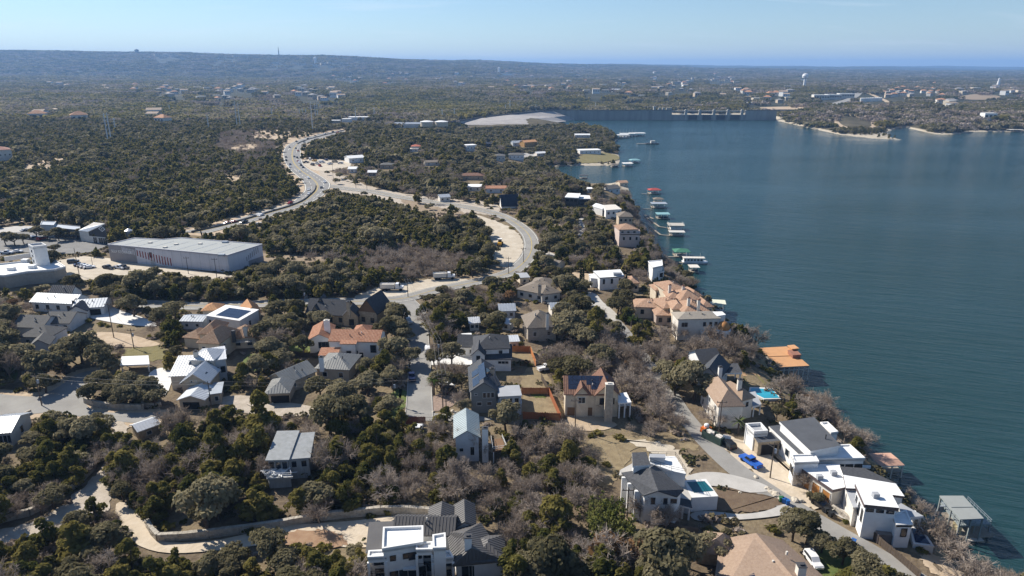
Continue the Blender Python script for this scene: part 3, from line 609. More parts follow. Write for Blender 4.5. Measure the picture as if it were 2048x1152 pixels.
    def blk(s, A, B, h, d, roof='gable', rise=2.0, wall=WHITE, rm=CHAR, oh=.45, t=.22, z0=None, gwall=None, seam=None):
        a = at(A[0], A[1], s.z+h); b = at(B[0], B[1], s.z+h); ex = Vector((b.x-a.x, b.y-a.y, 0)); w = ex.length; ex.normalize(); ey = Vector((-ex.y, ex.x, 0))
        P = lambda x, y, z: (a.x+ex.x*x+ey.x*y, a.y+ex.y*x+ey.y*y, s.z+z)
        poly = [P(0,0,0)[:2], P(w,0,0)[:2], P(w,d,0)[:2], P(0,d,0)[:2]]; s.walls(poly, [s.z+h]*4, wall, z0)
        if roof == 'x':   # ridge parallel to the front
            e = h-oh*rise/(d/2); V = [P(-oh,-oh,e),P(w+oh,-oh,e),P(w+oh,d/2,h+rise),P(-oh,d/2,h+rise),P(w+oh,d+oh,e),P(-oh,d+oh,e)]; V = [(v[0],v[1],v[2]+t) for v in V]; s.planes(V, [(0,1,2,3),(3,2,4,5)], rm, t, seam=seam)
            for x in (0, w): g = MB(); g.poly([P(x,0,h),P(x,d,h),P(x,d/2,h+rise)]); s.own(g, 'gable_wall', gwall or wall)
        elif roof == 'y':
            e = h-oh*rise/(w/2); V = [P(-oh,-oh,e),P(w/2,-oh,h+rise),P(w/2,d+oh,h+rise),P(-oh,d+oh,e),P(w+oh,-oh,e),P(w+oh,d+oh,e)]; V = [(v[0],v[1],v[2]+t) for v in V]; s.planes(V, [(0,1,2,3),(1,4,5,2)], rm, t, seam=seam)
            for y in (0, d): g = MB(); g.poly([P(0,y,h),P(w,y,h),P(w/2,y,h+rise)]); s.own(g, 'gable_wall', gwall or wall)
        elif roof == 'hip':
            W, D = w+2*oh, d+2*oh; q = min(W, D)/2; V = [P(-oh,-oh,h),P(w+oh,-oh,h),P(w+oh,d+oh,h),P(-oh,d+oh,h)]
            if W >= D: V += [P(-oh+q,d/2,h+rise),P(w+oh-q,d/2,h+rise)]; F = [(0,1,5,4),(1,2,5),(2,3,4,5),(3,0,4)]
            else: V += [P(w/2,-oh+q,h+rise),P(w/2,d+oh-q,h+rise)]; F = [(0,1,4),(1,2,5,4),(2,3,5),(3,0,4,5)]
            if abs(W-D) < .05: V = V[:5]; F = [(0,1,4),(1,2,4),(2,3,4),(3,0,4)]
            V = [(v[0],v[1],v[2]+t) for v in V]; s.planes(V, F, rm, t, seam=seam)
        elif roof == 'shed':
            V = [P(-oh,-oh,h),P(w+oh,-oh,h),P(w+oh,d+oh,h+rise),P(-oh,d+oh,h+rise)]; V = [(v[0],v[1],v[2]+t) for v in V]; s.planes(V, [(0,1,2,3)], rm, t, seam=seam)
            g = MB(); g.poly([P(w,0,h),P(w,d,h),P(w,d,h+rise)]); g.poly([P(0,d,h),P(0,0,h),P(0,d,h+rise)]); g.poly([P(w,d,h),P(0,d,h),P(0,d,h+rise),P(w,d,h+rise)]); s.own(g, 'gable_wall', wall)
        else:
            V = [P(-oh,-oh,h),P(w+oh,-oh,h),P(w+oh,d+oh,h),P(-oh,d+oh,h)]; V = [(v[0],v[1],v[2]+t) for v in V]; s.planes(V, [(0,1,2,3)], rm, t)
        op = offset(poly, oh); s.track(op, s.base(poly) if z0 is None else z0, s.z+h+.2); s.track([P(w/2,d/2,0)[:2]], s.z, s.z+h+rise*.9)
        s.fr = (P, poly, w, d, h, rise)
        if roof in ('x','hip') and w > 7 and A[1] > 560:   # plumbing vents on the front slope
            vr = random.Random(int(A[0]*7+A[1]))
            for k in range(vr.choice((2,3,4))):
                x = w*vr.uniform(.3,.7); f_ = vr.uniform(.35,.8); y = (d/2)*f_; q = (min(w,d)/2 if roof == 'hip' else d/2); zz = h+rise*min(1,(y)/q)
                c = Vector(P(x,y,zz)); m = MB(); m.tube(c-Vector((0,0,.3)), c+Vector((0,0,t+.55)), .13, n=6); s.own(m, 'roof_vent', OFFW if k % 2 else DGREY)
        return s
    def front(s, n, z, w, h, **k): s.wrow(s.fr[1][0], s.fr[1][1], n, z, w, h, **k); return s
    def right(s, n, z, w, h, **k): s.wrow(s.fr[1][1], s.fr[1][2], n, z, w, h, **k); return s
    def left(s, n, z, w, h, **k): s.wrow(s.fr[1][3], s.fr[1][0], n, z, w, h, **k); return s
    def fwin(s, t, z, w, h, **k): s.win(s.fr[1][0], s.fr[1][1], t, z, w, h, **k); return s
    def box(s, px, h0, h1, w, d, m, name='chimney', cap=None):
        """upright box whose top centre shows at pixel px"""
        c = at(px[0], px[1], s.z+h1); P = [(c.x-w/2,c.y-d/2),(c.x+w/2,c.y-d/2),(c.x+w/2,c.y+d/2),(c.x-w/2,c.y+d/2)]
        mb = MB(); mb.box(c.x-w/2,c.y-d/2,s.z+h0,c.x+w/2,c.y+d/2,s.z+h1); o = s.own(mb, name, m)
        if cap: mb = MB(); mb.box(c.x-w/2-.08,c.y-d/2-.08,s.z+h1,c.x+w/2+.08,c.y+d/2+.08,s.z+h1+.15); mb.box(c.x-w/4,c.y-d/4,s.z+h1+.15,c.x+w/4,c.y+d/4,s.z+h1+.4); s.own(mb, 'chimney_cap', cap, o)
        return o
    def rails(s, pts, z, m, hh=1.0, step=1.5, name='railing'):
        mb = MB()
        for i in range(len(pts)-1):
            a, b = Vector((*pts[i], s.z+z)), Vector((*pts[i+1], s.z+z)); n = max(1, int((b-a).length/step))
            for zz in (hh, hh*.55): mb.tube(a+Vector((0,0,zz)), b+Vector((0,0,zz)), .04, n=4)
            for k in range(n+1): p = a+(b-a)*k/n; mb.tube(p, p+Vector((0,0,hh)), .035, n=4)
        return s.own(mb, name, m)
    def solar(s, x0, y0, nx, ny, w=1.05, h=1.7, side=0, gap=.06, skip=()):
        """rows of panels on a roof plane of the last block: side 0 front slope / 1 left slope / 2 right slope / 3 shed"""
        P, poly, W, D, H, rise = s.fr; t = .30
        for i in range(nx):
            for j in range(ny):
                if (i,j) in skip: continue
                def pt(u, v):
                    if side == 0: return P(u, v, H+rise*v/(D/2)+t)
                    if side == 3: return P(u, v, H+rise*v/D+t)
                    if side == 1: return P(v, u, H+rise*v/(W/2)+t)
                    return P(W-v, u, H+rise*v/(W/2)+t)
                u0, v0 = x0+i*(w+gap), y0+j*(h+gap); V = [pt(u0,v0), pt(u0+w,v0), pt(u0+w,v0+h), pt(u0,v0+h)]
                if side == 1: V = V[::-1]
                mb = MB(); mb.slab(V, [(0,1,2,3)], .05); s.own(mb, 'solar_panel', SOLAR)
        return s
    def slab_px(s, px, h, t, m, name):
        v = [at(x, y, s.z+h) for x, y in px]; a = sum(v[i-1].x*v[i].y-v[i].x*v[i-1].y for i in range(len(v))); v = v if a > 0 else v[::-1]
        mb = MB(); mb.slab([tuple(p) for p in v], [tuple(range(len(v)))], t); return s.own(mb, name, m)
    def posts(s, px, z0, z1, m, r=.12, name='post'):
        for x, y in px:
            c = at(x, y, s.z+z1); mb = MB(); mb.box(c.x-r,c.y-r,s.z+z0,c.x+r,c.y+r,s.z+z1); s.own(mb, name, m)
    def done(s):
        if s.pts and s.clear: HULLS.append(hull(s.pts))
        return s
# ------------------------------------------------------------------ houses of the near half
def arch(h, p, q, t, z, w, hh): h.win(p, q, t, z, w, hh, pane=GLASS, frame=DFRAME)
# --- foreground white modern house with dark seam roofs
h = House('modern_house', 'large white modern house with dark seamed roofs and flat white terraces at the bottom', (870,1110), short='the big white foreground house')
h.prism([(735,1101),(741,1046),(812,1043),(796,1057),(767,1060),(762,1099)], 4.6, WHITE, DKSEAM, .3)
h.blk((857,1058),(903,1057), 4.1, 6, 'y', 1.0, WHITE, DKSEAM); h.blk((912,1053),(948,1051), 4.1, 6, 'y', 1.0, WHITE, DKSEAM)
h.blk((790,1066),(905,1068), 4.3, 5, 'x', 1.5, WHITE, DKSEAM)
E = [(905,1131),(1012,1121),(962,1045),(893,1064)]; ev = [at(x,y,L+4) for x,y in E]; rg = [at(943,1096,L+6.6), at(927,1066,L+6.6)]
V = [tuple(v) for v in ev]+[tuple(v) for v in rg]; h.planes(V, [(0,1,4),(1,2,5,4),(2,3,5),(3,0,4,5)], DKSEAM, .3)
pl = offset(ccw([tuple(v[:2]) for v in ev]), -.8); h.walls(pl, [L+3.8]*4, WHITE); h.track([tuple(v[:2]) for v in ev], L, L+5)
h.win(pl[0], pl[1], 2.6, 1.7, 3.6, 2.6, frame=FRAME, mull=2); h.win(pl[0], pl[1], -2.6, 1.7, 3.8, 2.4, frame=FRAME, mull=1)
h.blk((948,1122),(1006,1119), 4.05, 5.5, 'hip', 1.5, WHITE, DKSEAM, .6)
h.box((936,1073), 3.5, 8.4, 1.1, 1.1, WHITE, cap=DGREY)
p = h.prism([(766,1100),(845,1087),(845,1056),(768,1059)], 7.4, WHITE, MEMB, .15, parapet=.45)
i = min(range(4), key=lambda k: p[k][1]+p[(k+1)%4][1]); a, b = p[i], p[(i+1)%4]
h.win(a, b, 1.5, 5.5, .8, .9, frame=DFRAME); h.win(a, b, 3.6, 5.5, .8, .9, frame=DFRAME); h.win(a, b, -1.3, 5.3, 2.0, 1.3, frame=DFRAME); h.win(a, b, 3.8, 1.8, 6, 2.3, frame=FRAME, mull=3)
def front_edge(p):
    i = min(range(len(p)), key=lambda k: p[k][1]+p[(k+1)%len(p)][1]); return p[i], p[(i+1)%len(p)]
for px, hh in (([(736,1116),(772,1114),(772,1102),(738,1104)], 5.9), ([(833,1101),(864,1100),(864,1086),(833,1088)], 7.0), ([(865,1120),(906,1116),(899,1104),(865,1106)], 5.2)):
    p = h.prism(px, hh, WHITE, MEMB, .1, parapet=.3, z0=L+hh-1.0); a, b = front_edge(p); ln = math.hypot(b[0]-a[0], b[1]-a[1])
    h.slab_px([(x, y) for x, y in px], hh-3.6, .3, WHITE, 'balcony_floor')
    for q in (a, b): m = MB(); m.box(q[0]-.2,q[1]-.15,L-.5,q[0]+.2,q[1]+.25,L+hh-.9); h.own(m, 'column', WHITE)
    bk = [(a[0], a[1]+2.2), (b[0], b[1]+2.2)]; m = MB(); m.poly([(*bk[0],L-.4),(*bk[1],L-.4),(*bk[1],L+hh-.9),(*bk[0],L+hh-.9)]); h.own(m, 'recess_wall', BLUEW); h.win(bk[0], bk[1], ln/2, hh-2.2, ln*.7, 2.0, frame=DFRAME, mull=1); h.win(bk[0], bk[1], ln/2, hh-5, ln*.6, 1.8, frame=DFRAME, mull=1)
    h.rails([(a[0]+.2,a[1]), (b[0]-.2,b[1])], hh-3.6, DFRAME, .95, .8)
h.prism([(867,1098),(891,1097),(890,1069),(866,1073)], 7.8, WHITE, MEMB, .1, parapet=.35)
h.slab_px([(806,1139),(833,1138),(833,1122),(806,1123)], 3.2, .25, WHITE, 'balcony_floor')
# dark garden wall down the right side
m = MB(); 
for a, b in (((1014,1122),(1036,1160)),): 
    a, b = at(*a), at(*b); m.box(0,0,0,(b-a).length,.3,2.0,0,lambda x,y,z,a=a,b=b: tuple(a+(b-a).normalized()*x+Vector((0,y,z-.3))))
h.own(m, 'garden_wall', BLUEW)
h.done()
# --- brown shingled house at the lower right
h = House('brown_house', 'sprawling house with a large brown shingled roof and small solar array at the lower right', (1530,1120), short='the big brown shingled roof')
def hip4(h, E, Rg, he, hr, m, wall, inset=.7, t=.28):
    ev = [at(x,y,L+he) for x,y in E]; rg = [at(x,y,L+hr) for x,y in Rg]; V = [tuple(v) for v in ev]+[tuple(v) for v in rg]
    h.planes(V, [(0,1,4),(1,2,5,4),(2,3,5),(3,0,4,5)], m, t); pl = ccw([tuple(v[:2]) for v in ev]); h.walls(offset(pl, -inset), [L+he-.2]*4, wall); h.track(pl, L, L+he+.3); h.track([tuple(r[:2]) for r in rg], L+he, L+hr); return offset(pl, -inset), ev, rg
pl, ev, rg = hip4(h, [(1418,1238),(1700,1200),(1566,1080),(1440,1078)], [(1600,1170),(1512,1066)], 3.0, 6.0, BSH, TANW)
hip4(h, [(1382,1102),(1470,1112),(1468,1076),(1414,1062)], [(1432,1077),(1447,1066)], 3.0, 5.2, BSH, STONE)
# panels on the left slope: 2 x 4
q00, q10, q11, q01 = [at(x,y,L+4.1) for x,y in ((1484,1166),(1512,1166),(1500,1126),(1476,1128))]
n_ = (Vector(rg[0])-Vector(ev[0])).cross(Vector(ev[3])-Vector(ev[0])).normalized(); n_ = n_ if n_.z > 0 else -n_
def onplane(p): o = Vector(ev[0]); return Vector((p.x, p.y, o.z - (n_.x*(p.x-o.x)+n_.y*(p.y-o.y))/n_.z + .4))
for i in range(2):
    for j in range(4):
        f = lambda u, v: onplane(q00.lerp(q10, u).lerp(q01.lerp(q11, u), v)); V = [f(i*.5+.03, j*.25+.02), f(i*.5+.47, j*.25+.02), f(i*.5+.47, j*.25+.23), f(i*.5+.03, j*.25+.23)]; m = MB(); m.slab([tuple(v) for v in V], [(0,1,2,3)], .06); h.own(m, 'solar_panel', SOLAR)
h.box((1603,1131), 2, 7.2, 1.3, 1.1, OFFW, cap=DGREY)
for x, y in ((1528,1088),(1519,1106),(1545,1131),(1572,1118)): c = onplane(at(x, y, L+4.8)); m = MB(); m.box(c.x-.15,c.y-.15,c.z-.3,c.x+.15,c.y+.15,c.z+.35); h.own(m, 'roof_vent', OFFW)
h.done()
# --- white farmhouse with the raised pool
h = House('white_farmhouse', 'tall white farmhouse with charcoal roof, roof terrace and raised pool beside the curved drive', (1330,1000), short='the white farmhouse with the pool')
ev = [at(x,y,L+6.6) for x,y in ((1287,991),(1354,993),(1368,979),(1310,930),(1243,945))]
R0, R1 = at(1300,936,L+9.0), at(1316,981,L+9.0)
V = [tuple(ev[0]),tuple(R1),tuple(R0),tuple(ev[4]),tuple(ev[1]),tuple(ev[2]),tuple(ev[3])]
h.planes(V, [(0,1,2,3),(1,4,5,2),(2,5,6)], CHAR, .25)
pl = offset(ccw([tuple(v[:2]) for v in ev]), -.45); h.walls(pl, [L+6.45]*5, WHITE); h.track([tuple(v[:2]) for v in ev], L, L+7)
i = min(range(5), key=lambda k: pl[k][1]+pl[(k+1)%5][1]); a, b = pl[i], pl[(i+1)%5]; g = MB(); g.poly([(a[0],a[1]-.01,L+6.4),(b[0],b[1]-.01,L+6.4),(R1.x,a[1]+.05,L+8.7)]); h.own(g, 'gable_wall', WHITE)
for t, z, w_, hh in ((1.6,5.2,.8,1.5),(3.9,5.2,.8,1.4),(5.4,5.3,1.2,1.0),(2.0,1.9,.6,1.1),(3.7,1.9,.8,1.4),(4.8,2.0,.7,1.1)): h.win(a, b, t, z, w_, hh, frame=FRAME)
c_ = pl[i-1]; h.wrow(c_, a, 3, 5.0, .7, 1.6, frame=FRAME); h.wrow(c_, a, 3, 1.8, .8, 1.8, frame=FRAME)
# fins of the sunlit left side
m = MB()
for k in (0.15,.45,.8):
    q = Vector((*c_,0)).lerp(Vector((*a,0)), k); m.box(q.x-1.1,q.y-.25,L-.3,q.x+.1,q.y+.25,L+6.4)
h.own(m, 'side_piers', WHITE)
h.prism([(1267,931),(1299,929),(1291,905),(1266,906)], 9.2, WHITE, CHAR, .2)
p = h.prism([(1300,926),(1343,941),(1371,947),(1350,913),(1299,912)], 6.4, WHITE, MEMB, .1); op = offset(p, .05); h.rails(op+[op[0]], 6.4, DFRAME, 1.0, 1.6)
h.prism([(1300,914),(1330,915),(1330,909),(1300,908)], 7.6, BLUEW, GMEMB, .1)
p = h.prism([(1384,995),(1436,992),(1412,958),(1367,961)], 3.3, WHITE, WHITEC, .05); h.slab_px([(1388,985),(1427,981),(1409,962),(1374,964)], 3.36, .05, POOLD, 'pool_water')
m = MB(); m_ = [at(x,y,L+3.3) for x,y in ((1386,993),(1433,990))]
h.prism([(1352,1006),(1381,1014),(1378,1001),(1352,996)], 3.3, WHITE, CHAR, .3, walls=False); h.posts([(1354,1006),(1366,1010),(1379,1013)], -.3, 3.0, WHITE, .16, 'porch_post')
h.prism([(1350,993),(1381,1000),(1384,962),(1368,961)], 3.25, WHITE, CONC, .05)
h.slab_px([(1238,950),(1268,945),(1266,926),(1240,940)], 3.4, .25, CONC, 'deck'); h.done()
# --- grey modern house by the lane
h = House('modern_house', 'modern lakeside house with big dark tilted roof, white fascia and garage on gravel yard', (1600,880), short='the dark roofed modern lakeside house')
h.prism([(1622,901),(1678,890),(1627,835),(1562,844)], 6.8, WHITE, SGREY, .25, .5, hs=[6.4,7.0,7.2,6.6])
p = h.prism([(1601,910),(1620,908),(1565,850),(1540,853)], 4.4, WHITE, SGREY, .2, .45); a, b = front_edge(p)
e = [q for q in p]; 
for k in range(4):
    q0, q1 = p[k], p[(k+1)%4]
    if math.hypot(q1[0]-q0[0],q1[1]-q0[1]) > 8 and (q1[0]-q0[0]) > 0: h.wrow(q0, q1, 4, 2.2, 1.4, 1.6, frame=FRAME)
p = h.prism([(1508,868),(1535,866),(1521,850),(1491,852)], 4.3, WHITE, GMEMB, .05, parapet=.7)
p = h.prism([(1517,884),(1563,880),(1549,864),(1506,869)], 3.5, STONE, SGREY, .25); a, b = front_edge(p); h.win(a, b, math.hypot(b[0]-a[0],b[1]-a[1])/2, 1.35, 3.6, 2.5, pane=DARK, frame=DGREY, name='garage_opening')
p = h.prism([(1590,926),(1637,924),(1629,910),(1583,911)], 5.4, WHITE, MEMB, .1, parapet=.25); a, b = front_edge(p); h.wrow(a, b, 2, 2.0, 1.0, .8, frame=DFRAME); a2 = p[(p.index(a)-1)]; h.wrow(a2, a, 2, 3.0, .9, 1.4, frame=DFRAME)
p = h.prism([(1637,919),(1728,917),(1699,891),(1679,892),(1676,908),(1629,913)], 4.5, WHITE, MEMB, .15, .4, parapet=.3); a, b = front_edge(p); h.wrow(a, b, 5, 2.2, 1.5, 1.9, frame=DFRAME)
h.prism([(1662,867),(1675,865),(1655,846),(1641,847)], 3.6, WHITE, MEMB, .1, parapet=.35)
c = at(1651,877,L+7); m = MB(); m.tube((c.x,c.y,L+6), (c.x,c.y,L+8), .14); h.own(m, 'flue', DGREY)
p = [at(x,y,L+2.6) for x,y in ((1640,930),(1742,934))]; h.slab_px([(1640,933),(1742,936),(1742,930),(1640,928)], 2.0, .2, WHITEC, 'walkway'); h.rails([tuple(q[:2]) for q in p], 2.0, DFRAME, 1.0, 2)
h.done()
# --- white modern house with three cedar garage doors
h = House('modern_house', 'white modern lakeside house with stepped flat white roofs and orange cedar garage doors', (1700,980), short='the white house with orange garage doors')
p = h.prism([(1666,977),(1689,972),(1676,930),(1645,930),(1606,936)], 4.0, OFFW, MEMB, .35, .6, fascia=mat('bronze_fascia', (.10,.075,.075), .6, .1, 1))
i = [k for k in range(len(p)) if (Vector(p[k])-Vector(at(1606,936,L+4)[:2])).length < .1][0]; a, b = p[i], p[(i+1)%len(p)]
if (Vector(b)-Vector(at(1666,977,L+4)[:2])).length > .2: a, b = p[i-1], p[i]
ln = math.hypot(b[0]-a[0], b[1]-a[1])
for k in range(3): h.win(a, b, ln*(k+.5)/3, 1.35, ln/3*.72, 2.5, pane=ORNG, frame=OFFW, name='garage_door')
BRZ = MATS['bronze_fascia']
h.prism([(1682,934),(1689,952),(1790,966),(1728,937)], 4.7, WHITE, CHAR, .2, .4)
h.prism([(1694,975),(1716,976),(1774,980),(1781,988),(1806,991),(1790,968),(1689,951)], 5.0, WHITE, MEMB, .2, .5, fascia=BRZ)
p = h.prism([(1732,1007),(1793,1013),(1774,977),(1715,969)], 7.4, WHITE, MEMB, .35, .7, fascia=BRZ); a, b = front_edge(p); h.wrow(a, b, 3, 6.1, 1.1, .5, frame=DFRAME); h.wrow(p[p.index(a)-1], a, 3, 4.2, .8, 2.4, frame=DFRAME)
for x, y, hh in ((1640,950,4.0),(1668,942,4.0),(1752,986,7.4)): h.box((x,y), hh, hh+.9, 1.1, .9, GMEMB, 'roof_unit')
p = h.prism([(1708,1013),(1735,1012),(1718,984),(1695,982)], 4.3, OFFW, GMEMB, .25); 
p = h.prism([(1736,1019),(1790,1023),(1793,1012),(1738,1010)], 5.7, WHITE, MEMB, .1); a, b = front_edge(p); h.win(a, b, 1.0, 3.2, .8, 1.6, frame=DFRAME); h.win(a, b, 2.6, 1.2, 1.4, 2.0, frame=DFRAME); h.win(a, b, -1.2, 3.6, 1.6, 1.2, frame=DFRAME)
p = h.prism([(1793,1050),(1824,1050),(1812,1022),(1785,1030)], 4.8, WHITE, MEMB, .1, parapet=.2); a, b = front_edge(p); h.win(a, b, -1.2, 3.2, .9, 1.6, frame=DFRAME)
h.prism([(1816,1033),(1843,1031),(1803,1008),(1796,1012)], 4.0, WHITE, GMEMB, .2, z0=L+3.2); h.posts([(1818,1032),(1841,1031),(1830,1022)], -3, 3.5, WHITE, .18)
p = h.prism([(1827,1087),(1868,1092),(1843,1055),(1819,1053)], .7, WHITE, WHITEC, .05); h.slab_px([(1831,1084),(1861,1088),(1840,1058),(1823,1056)], .76, .05, POOLN, 'pool_water')
h.slab_px([(1757,1069),(1798,1073),(1789,1044),(1735,1037)], 2.0, 2.4, mat('terrace_paving', (.24,.19,.16), .9, .15, 1), 'terrace')
h.done()
# --- tan stucco house
h = House('stucco_house', 'tall cream stucco house with tan hipped roof beside the turquoise pool', (1465,815), short='the cream house by the turquoise pool')
h.blk((1438,813),(1486,812), 5.9, 13, 'hip', 2.8, OFFW, BSH); h.left(3, 4.4, .9, 1.3); h.left(3, 1.6, .9, 1.4)
h.blk((1484,801),(1506,795), 5.4, 8, 'hip', 2.0, OFFW, BSH); h.front(1, 4, .9, 1.3); h.right(2, 3.6, 1, 1.4)
h.box((1480,759), 4, 9.6, 1.0, .9, OFFW, cap=DGREY); h.prism([(1506,812),(1522,808),(1510,783),(1500,785)], 3.2, WHITE, GMEMB, .1, z0=L+2.6); h.posts([(1508,812),(1521,808),(1511,785)], -1, 3, WHITE, .14); h.done()
# --- white and grey house behind the oaks
h = House('white_house', 'white gabled house with slate grey roofs half hidden behind an oak above the lawn', (1430,745), short='the slate roofed white house')
h.blk((1396,748),(1438,757), 5.6, 10, 'y', 2.4, BLUEW, SGREY); h.front(2, 4, .9, 1.4); h.right(2, 4, .9, 1.4); h.blk((1404,727),(1443,723), 6.2, 8, 'x', 2.2, WHITE, CHAR)
h.prism([(1445,746),(1483,745),(1474,727),(1443,728)], 5.0, WHITE, CHAR, .2, z0=L+4.5); h.posts([(1447,745),(1481,744),(1473,728)], -1, 4.6, WHITE, .15); h.box((1441,734), 4, 8.6, .9, .9, WHITE, cap=DGREY); h.done()
# --- brown tiled stucco house
h = House('stucco_house', 'two storey tan stucco house with red brown roof, dark solar array and stone chimney', (1180,800), short='the red brown roofed house')
h.blk((1131,787),(1214,788), 6.2, 9, 'x', 2.5, CREAM, RBT); h.solar(.8, .9, 9, 3, 1.05, 1.15, 0, skip=((3,0),(4,0),(3,1))); h.fwin(2.0, 1.35, 2.9, 2.3, pane=BROWNW, frame=CREAM, name='garage_door'); h.fwin(5.4, 1.35, 2.6, 2.3, pane=BROWNW, frame=CREAM, name='garage_door')
h.blk((1151,788),(1177,788), 6.3, 3, 'y', 1.9, CREAM, RBT); h.front(1, 4.6, 1.6, 1.5, mull=1)
h.blk((1191,789),(1237,788), 6.2, 9, 'y', 2.7, CREAM, RBT); h.fwin(1.8, 4.3, 1.3, 1.6, frame=DFRAME); h.fwin(-1.5, 4.3, 1.0, 1.5, frame=DFRAME)
h.blk((1174,799),(1196,799), 4.3, 2.4, 'hip', 1.0, CREAM, COPPER); h.fwin(1.7, 1.5, 1.2, 2.6, pane=DARK, frame=CREAM, name='door')
h.box((1219,768), 0, 10.2, 1.9, 1.1, BEIGE, cap=OFFW)
h.prism([(1237,806),(1262,804),(1252,785),(1236,787)], 4.4, WHITE, MEMB, .1, z0=L+4.0); h.posts([(1239,806),(1250,805),(1261,804),(1253,787)], -.3, 4.1, WHITE, .17); h.slab_px([(1237,812),(1262,810),(1252,791),(1236,793)], 2.3, .2, WHITE, 'balcony_floor'); p = [at(x,y,L+2.3) for x,y in ((1237,812),(1262,810),(1252,791))]; h.rails([tuple(q[:2]) for q in p], 2.3, WHITE, 1, .7); h.done()
# --- grey solar house
h = House('grey_house', 'two storey grey sided house with solar covered slate gable and blue deck wing', (965,790), short='the grey solar roofed house')
h.blk((942,782),(993,780), 6.2, 14, 'y', 2.2, GREYW, SGREY); h.solar(.8, .5, 9, 2, 1.05, 1.6, 1, skip=((0,1),(8,0),(4,0))); h.solar(3, .5, 6, 1, 1.05, 1.6, 2)
for t in (-3.0,-2.0,-1.0): h.fwin(t, 4.9, .7, 1.4)
h.fwin(2.0, 2.6, 1.1, .9); h.fwin(-1.8, 2.6, 1.1, .9); h.fwin(1.2, 5.2, .6, .4)
h.prism([(997,812),(1043,808),(1038,775),(994,778)], 3.0, BLUEW, GMEMB, .1, parapet=.4); h.blk((1000,793),(1040,791), 5.6, 5, 'flat', 0, BLUEW, GMEMB); h.front(3, 4.2, 1.0, 1.5); h.blk((985,772),(998,768), 6.4, 4, 'x', 1.4, GREYW, SGREY); h.box((984,737), 3, 8.3, 1.2, 1.0, TANW, cap=DGREY); h.done()
# --- charcoal roofed white house
h = House('white_house', 'white house with several charcoal shingled hip roofs beside the street', (970,705), short='the charcoal roofed white house')
h.blk((916,692),(952,693), 3.5, 7, 'x', 2.2, WHITE, CHAR); h.front(2, 1.8, 1.1, 1.2); h.blk((950,699),(1018,697), 6.0, 9, 'hip', 2.7, WHITE, CHAR); h.front(2, 5, 1, 1)
h.blk((944,709),(969,709), 5.6, 6, 'y', 1.7, WHITE, CHAR); h.front(1, 4.6, 1.1, 1.3); h.left(2, 3.6, 1, 1.2); h.blk((967,719),(1022,719), 3.6, 6, 'shed', 1.9, WHITE, CHAR, .35); 
for t in (-1.2,-2.2,-3.2): h.fwin(t, 2.7, .7, .5, frame=DFRAME)
h.fwin(1.2, 1.7, 1.0, 1.3); h.done()
s_ = House('garden_shed', 'small shed with pale metal roof behind the charcoal roofed house', (1029,684), cat='shed'); s_.blk((1020,684),(1037,683), 2.5, 3.4, 'shed', .5, TANW, SILVER); s_.front(1, 1.2, .9, 1.0); s_.done()
s_ = House('carport', 'white flat roofed carport left of the charcoal roofed house', (935,672), cat='carport'); s_.prism([(924,678),(945,677),(942,666),(923,667)], 2.8, WHITE, MEMB, .1, z0=L+2.4); s_.posts([(926,677),(943,676),(941,668),(925,668)], -.2, 2.5, WHITE); s_.done()
# --- beige hip house
h = House('stone_house', 'square beige stone house with tall taupe hipped roof among bare trees', (1080,660), short='the tall taupe hipped roof')
h.blk((1056,657),(1112,654), 4.6, 11, 'hip', 3.6, BEIGE, TSH); h.front(2, 2.6, 1.0, 1.3); h.left(2, 2.6, 1, 1.3); h.blk((1049,652),(1060,655), 4.2, 7, 'x', 1.6, BEIGE, TSH); h.box((1095,627), 4, 9.4, .9, .9, OFFW, cap=DGREY); h.done()
# --- ranch with grey-brown roofs
h = House('ranch_house', 'low ranch house with spreading grey brown hipped roofs inside the bend', (1075,580), short='the low ranch house inside the bend')
h.blk((1035,579),(1087,589), 3.2, 10, 'hip', 2.0, OFFW, TSH); h.front(3, 1.7, 1.4, 1.2); h.blk((1062,569),(1100,572), 4.0, 8, 'hip', 1.8, OFFW, TSH); h.blk((1084,590),(1120,585), 3.2, 9, 'hip', 1.9, OFFW, TSH); h.front(2, 1.7, 1.2, 1.2); h.box((1079,572), 3, 6.6, 1.1, .9, BEIGE, cap=DGREY); h.done()
# --- cabin with tall chimney
h = House('cabin', 'white two storey cabin with blue grey metal gable roof and tall chimney', (935,880), short='the blue grey roofed cabin')
h.blk((911,874),(957,872), 6.2, 9.5, 'y', 1.5, BLUEW, BGM); h.fwin(1.2, 3.0, .8, .8); h.fwin(-1.4, 2.6, .8, 2.0, pane=DARK); h.box((970,856), -.3, 8.2, 1.3, 1.0, WHITE, cap=DGREY)
h.slab_px([(986,902),(1013,898),(1004,876),(982,879)], 3.0, .25, BROWNW, 'deck'); p = [at(x,y,L+3.0) for x,y in ((982,879),(986,902),(1013,898),(1004,876))]; h.rails([tuple(q[:2]) for q in p], 3.0, WHITE, 1.0, 1.2); h.posts([(987,901),(1012,897),(1003,878),(984,881)], -.3, 3, WHITE, .12); h.track([tuple(q[:2]) for q in p], L+2, L+4); h.done()
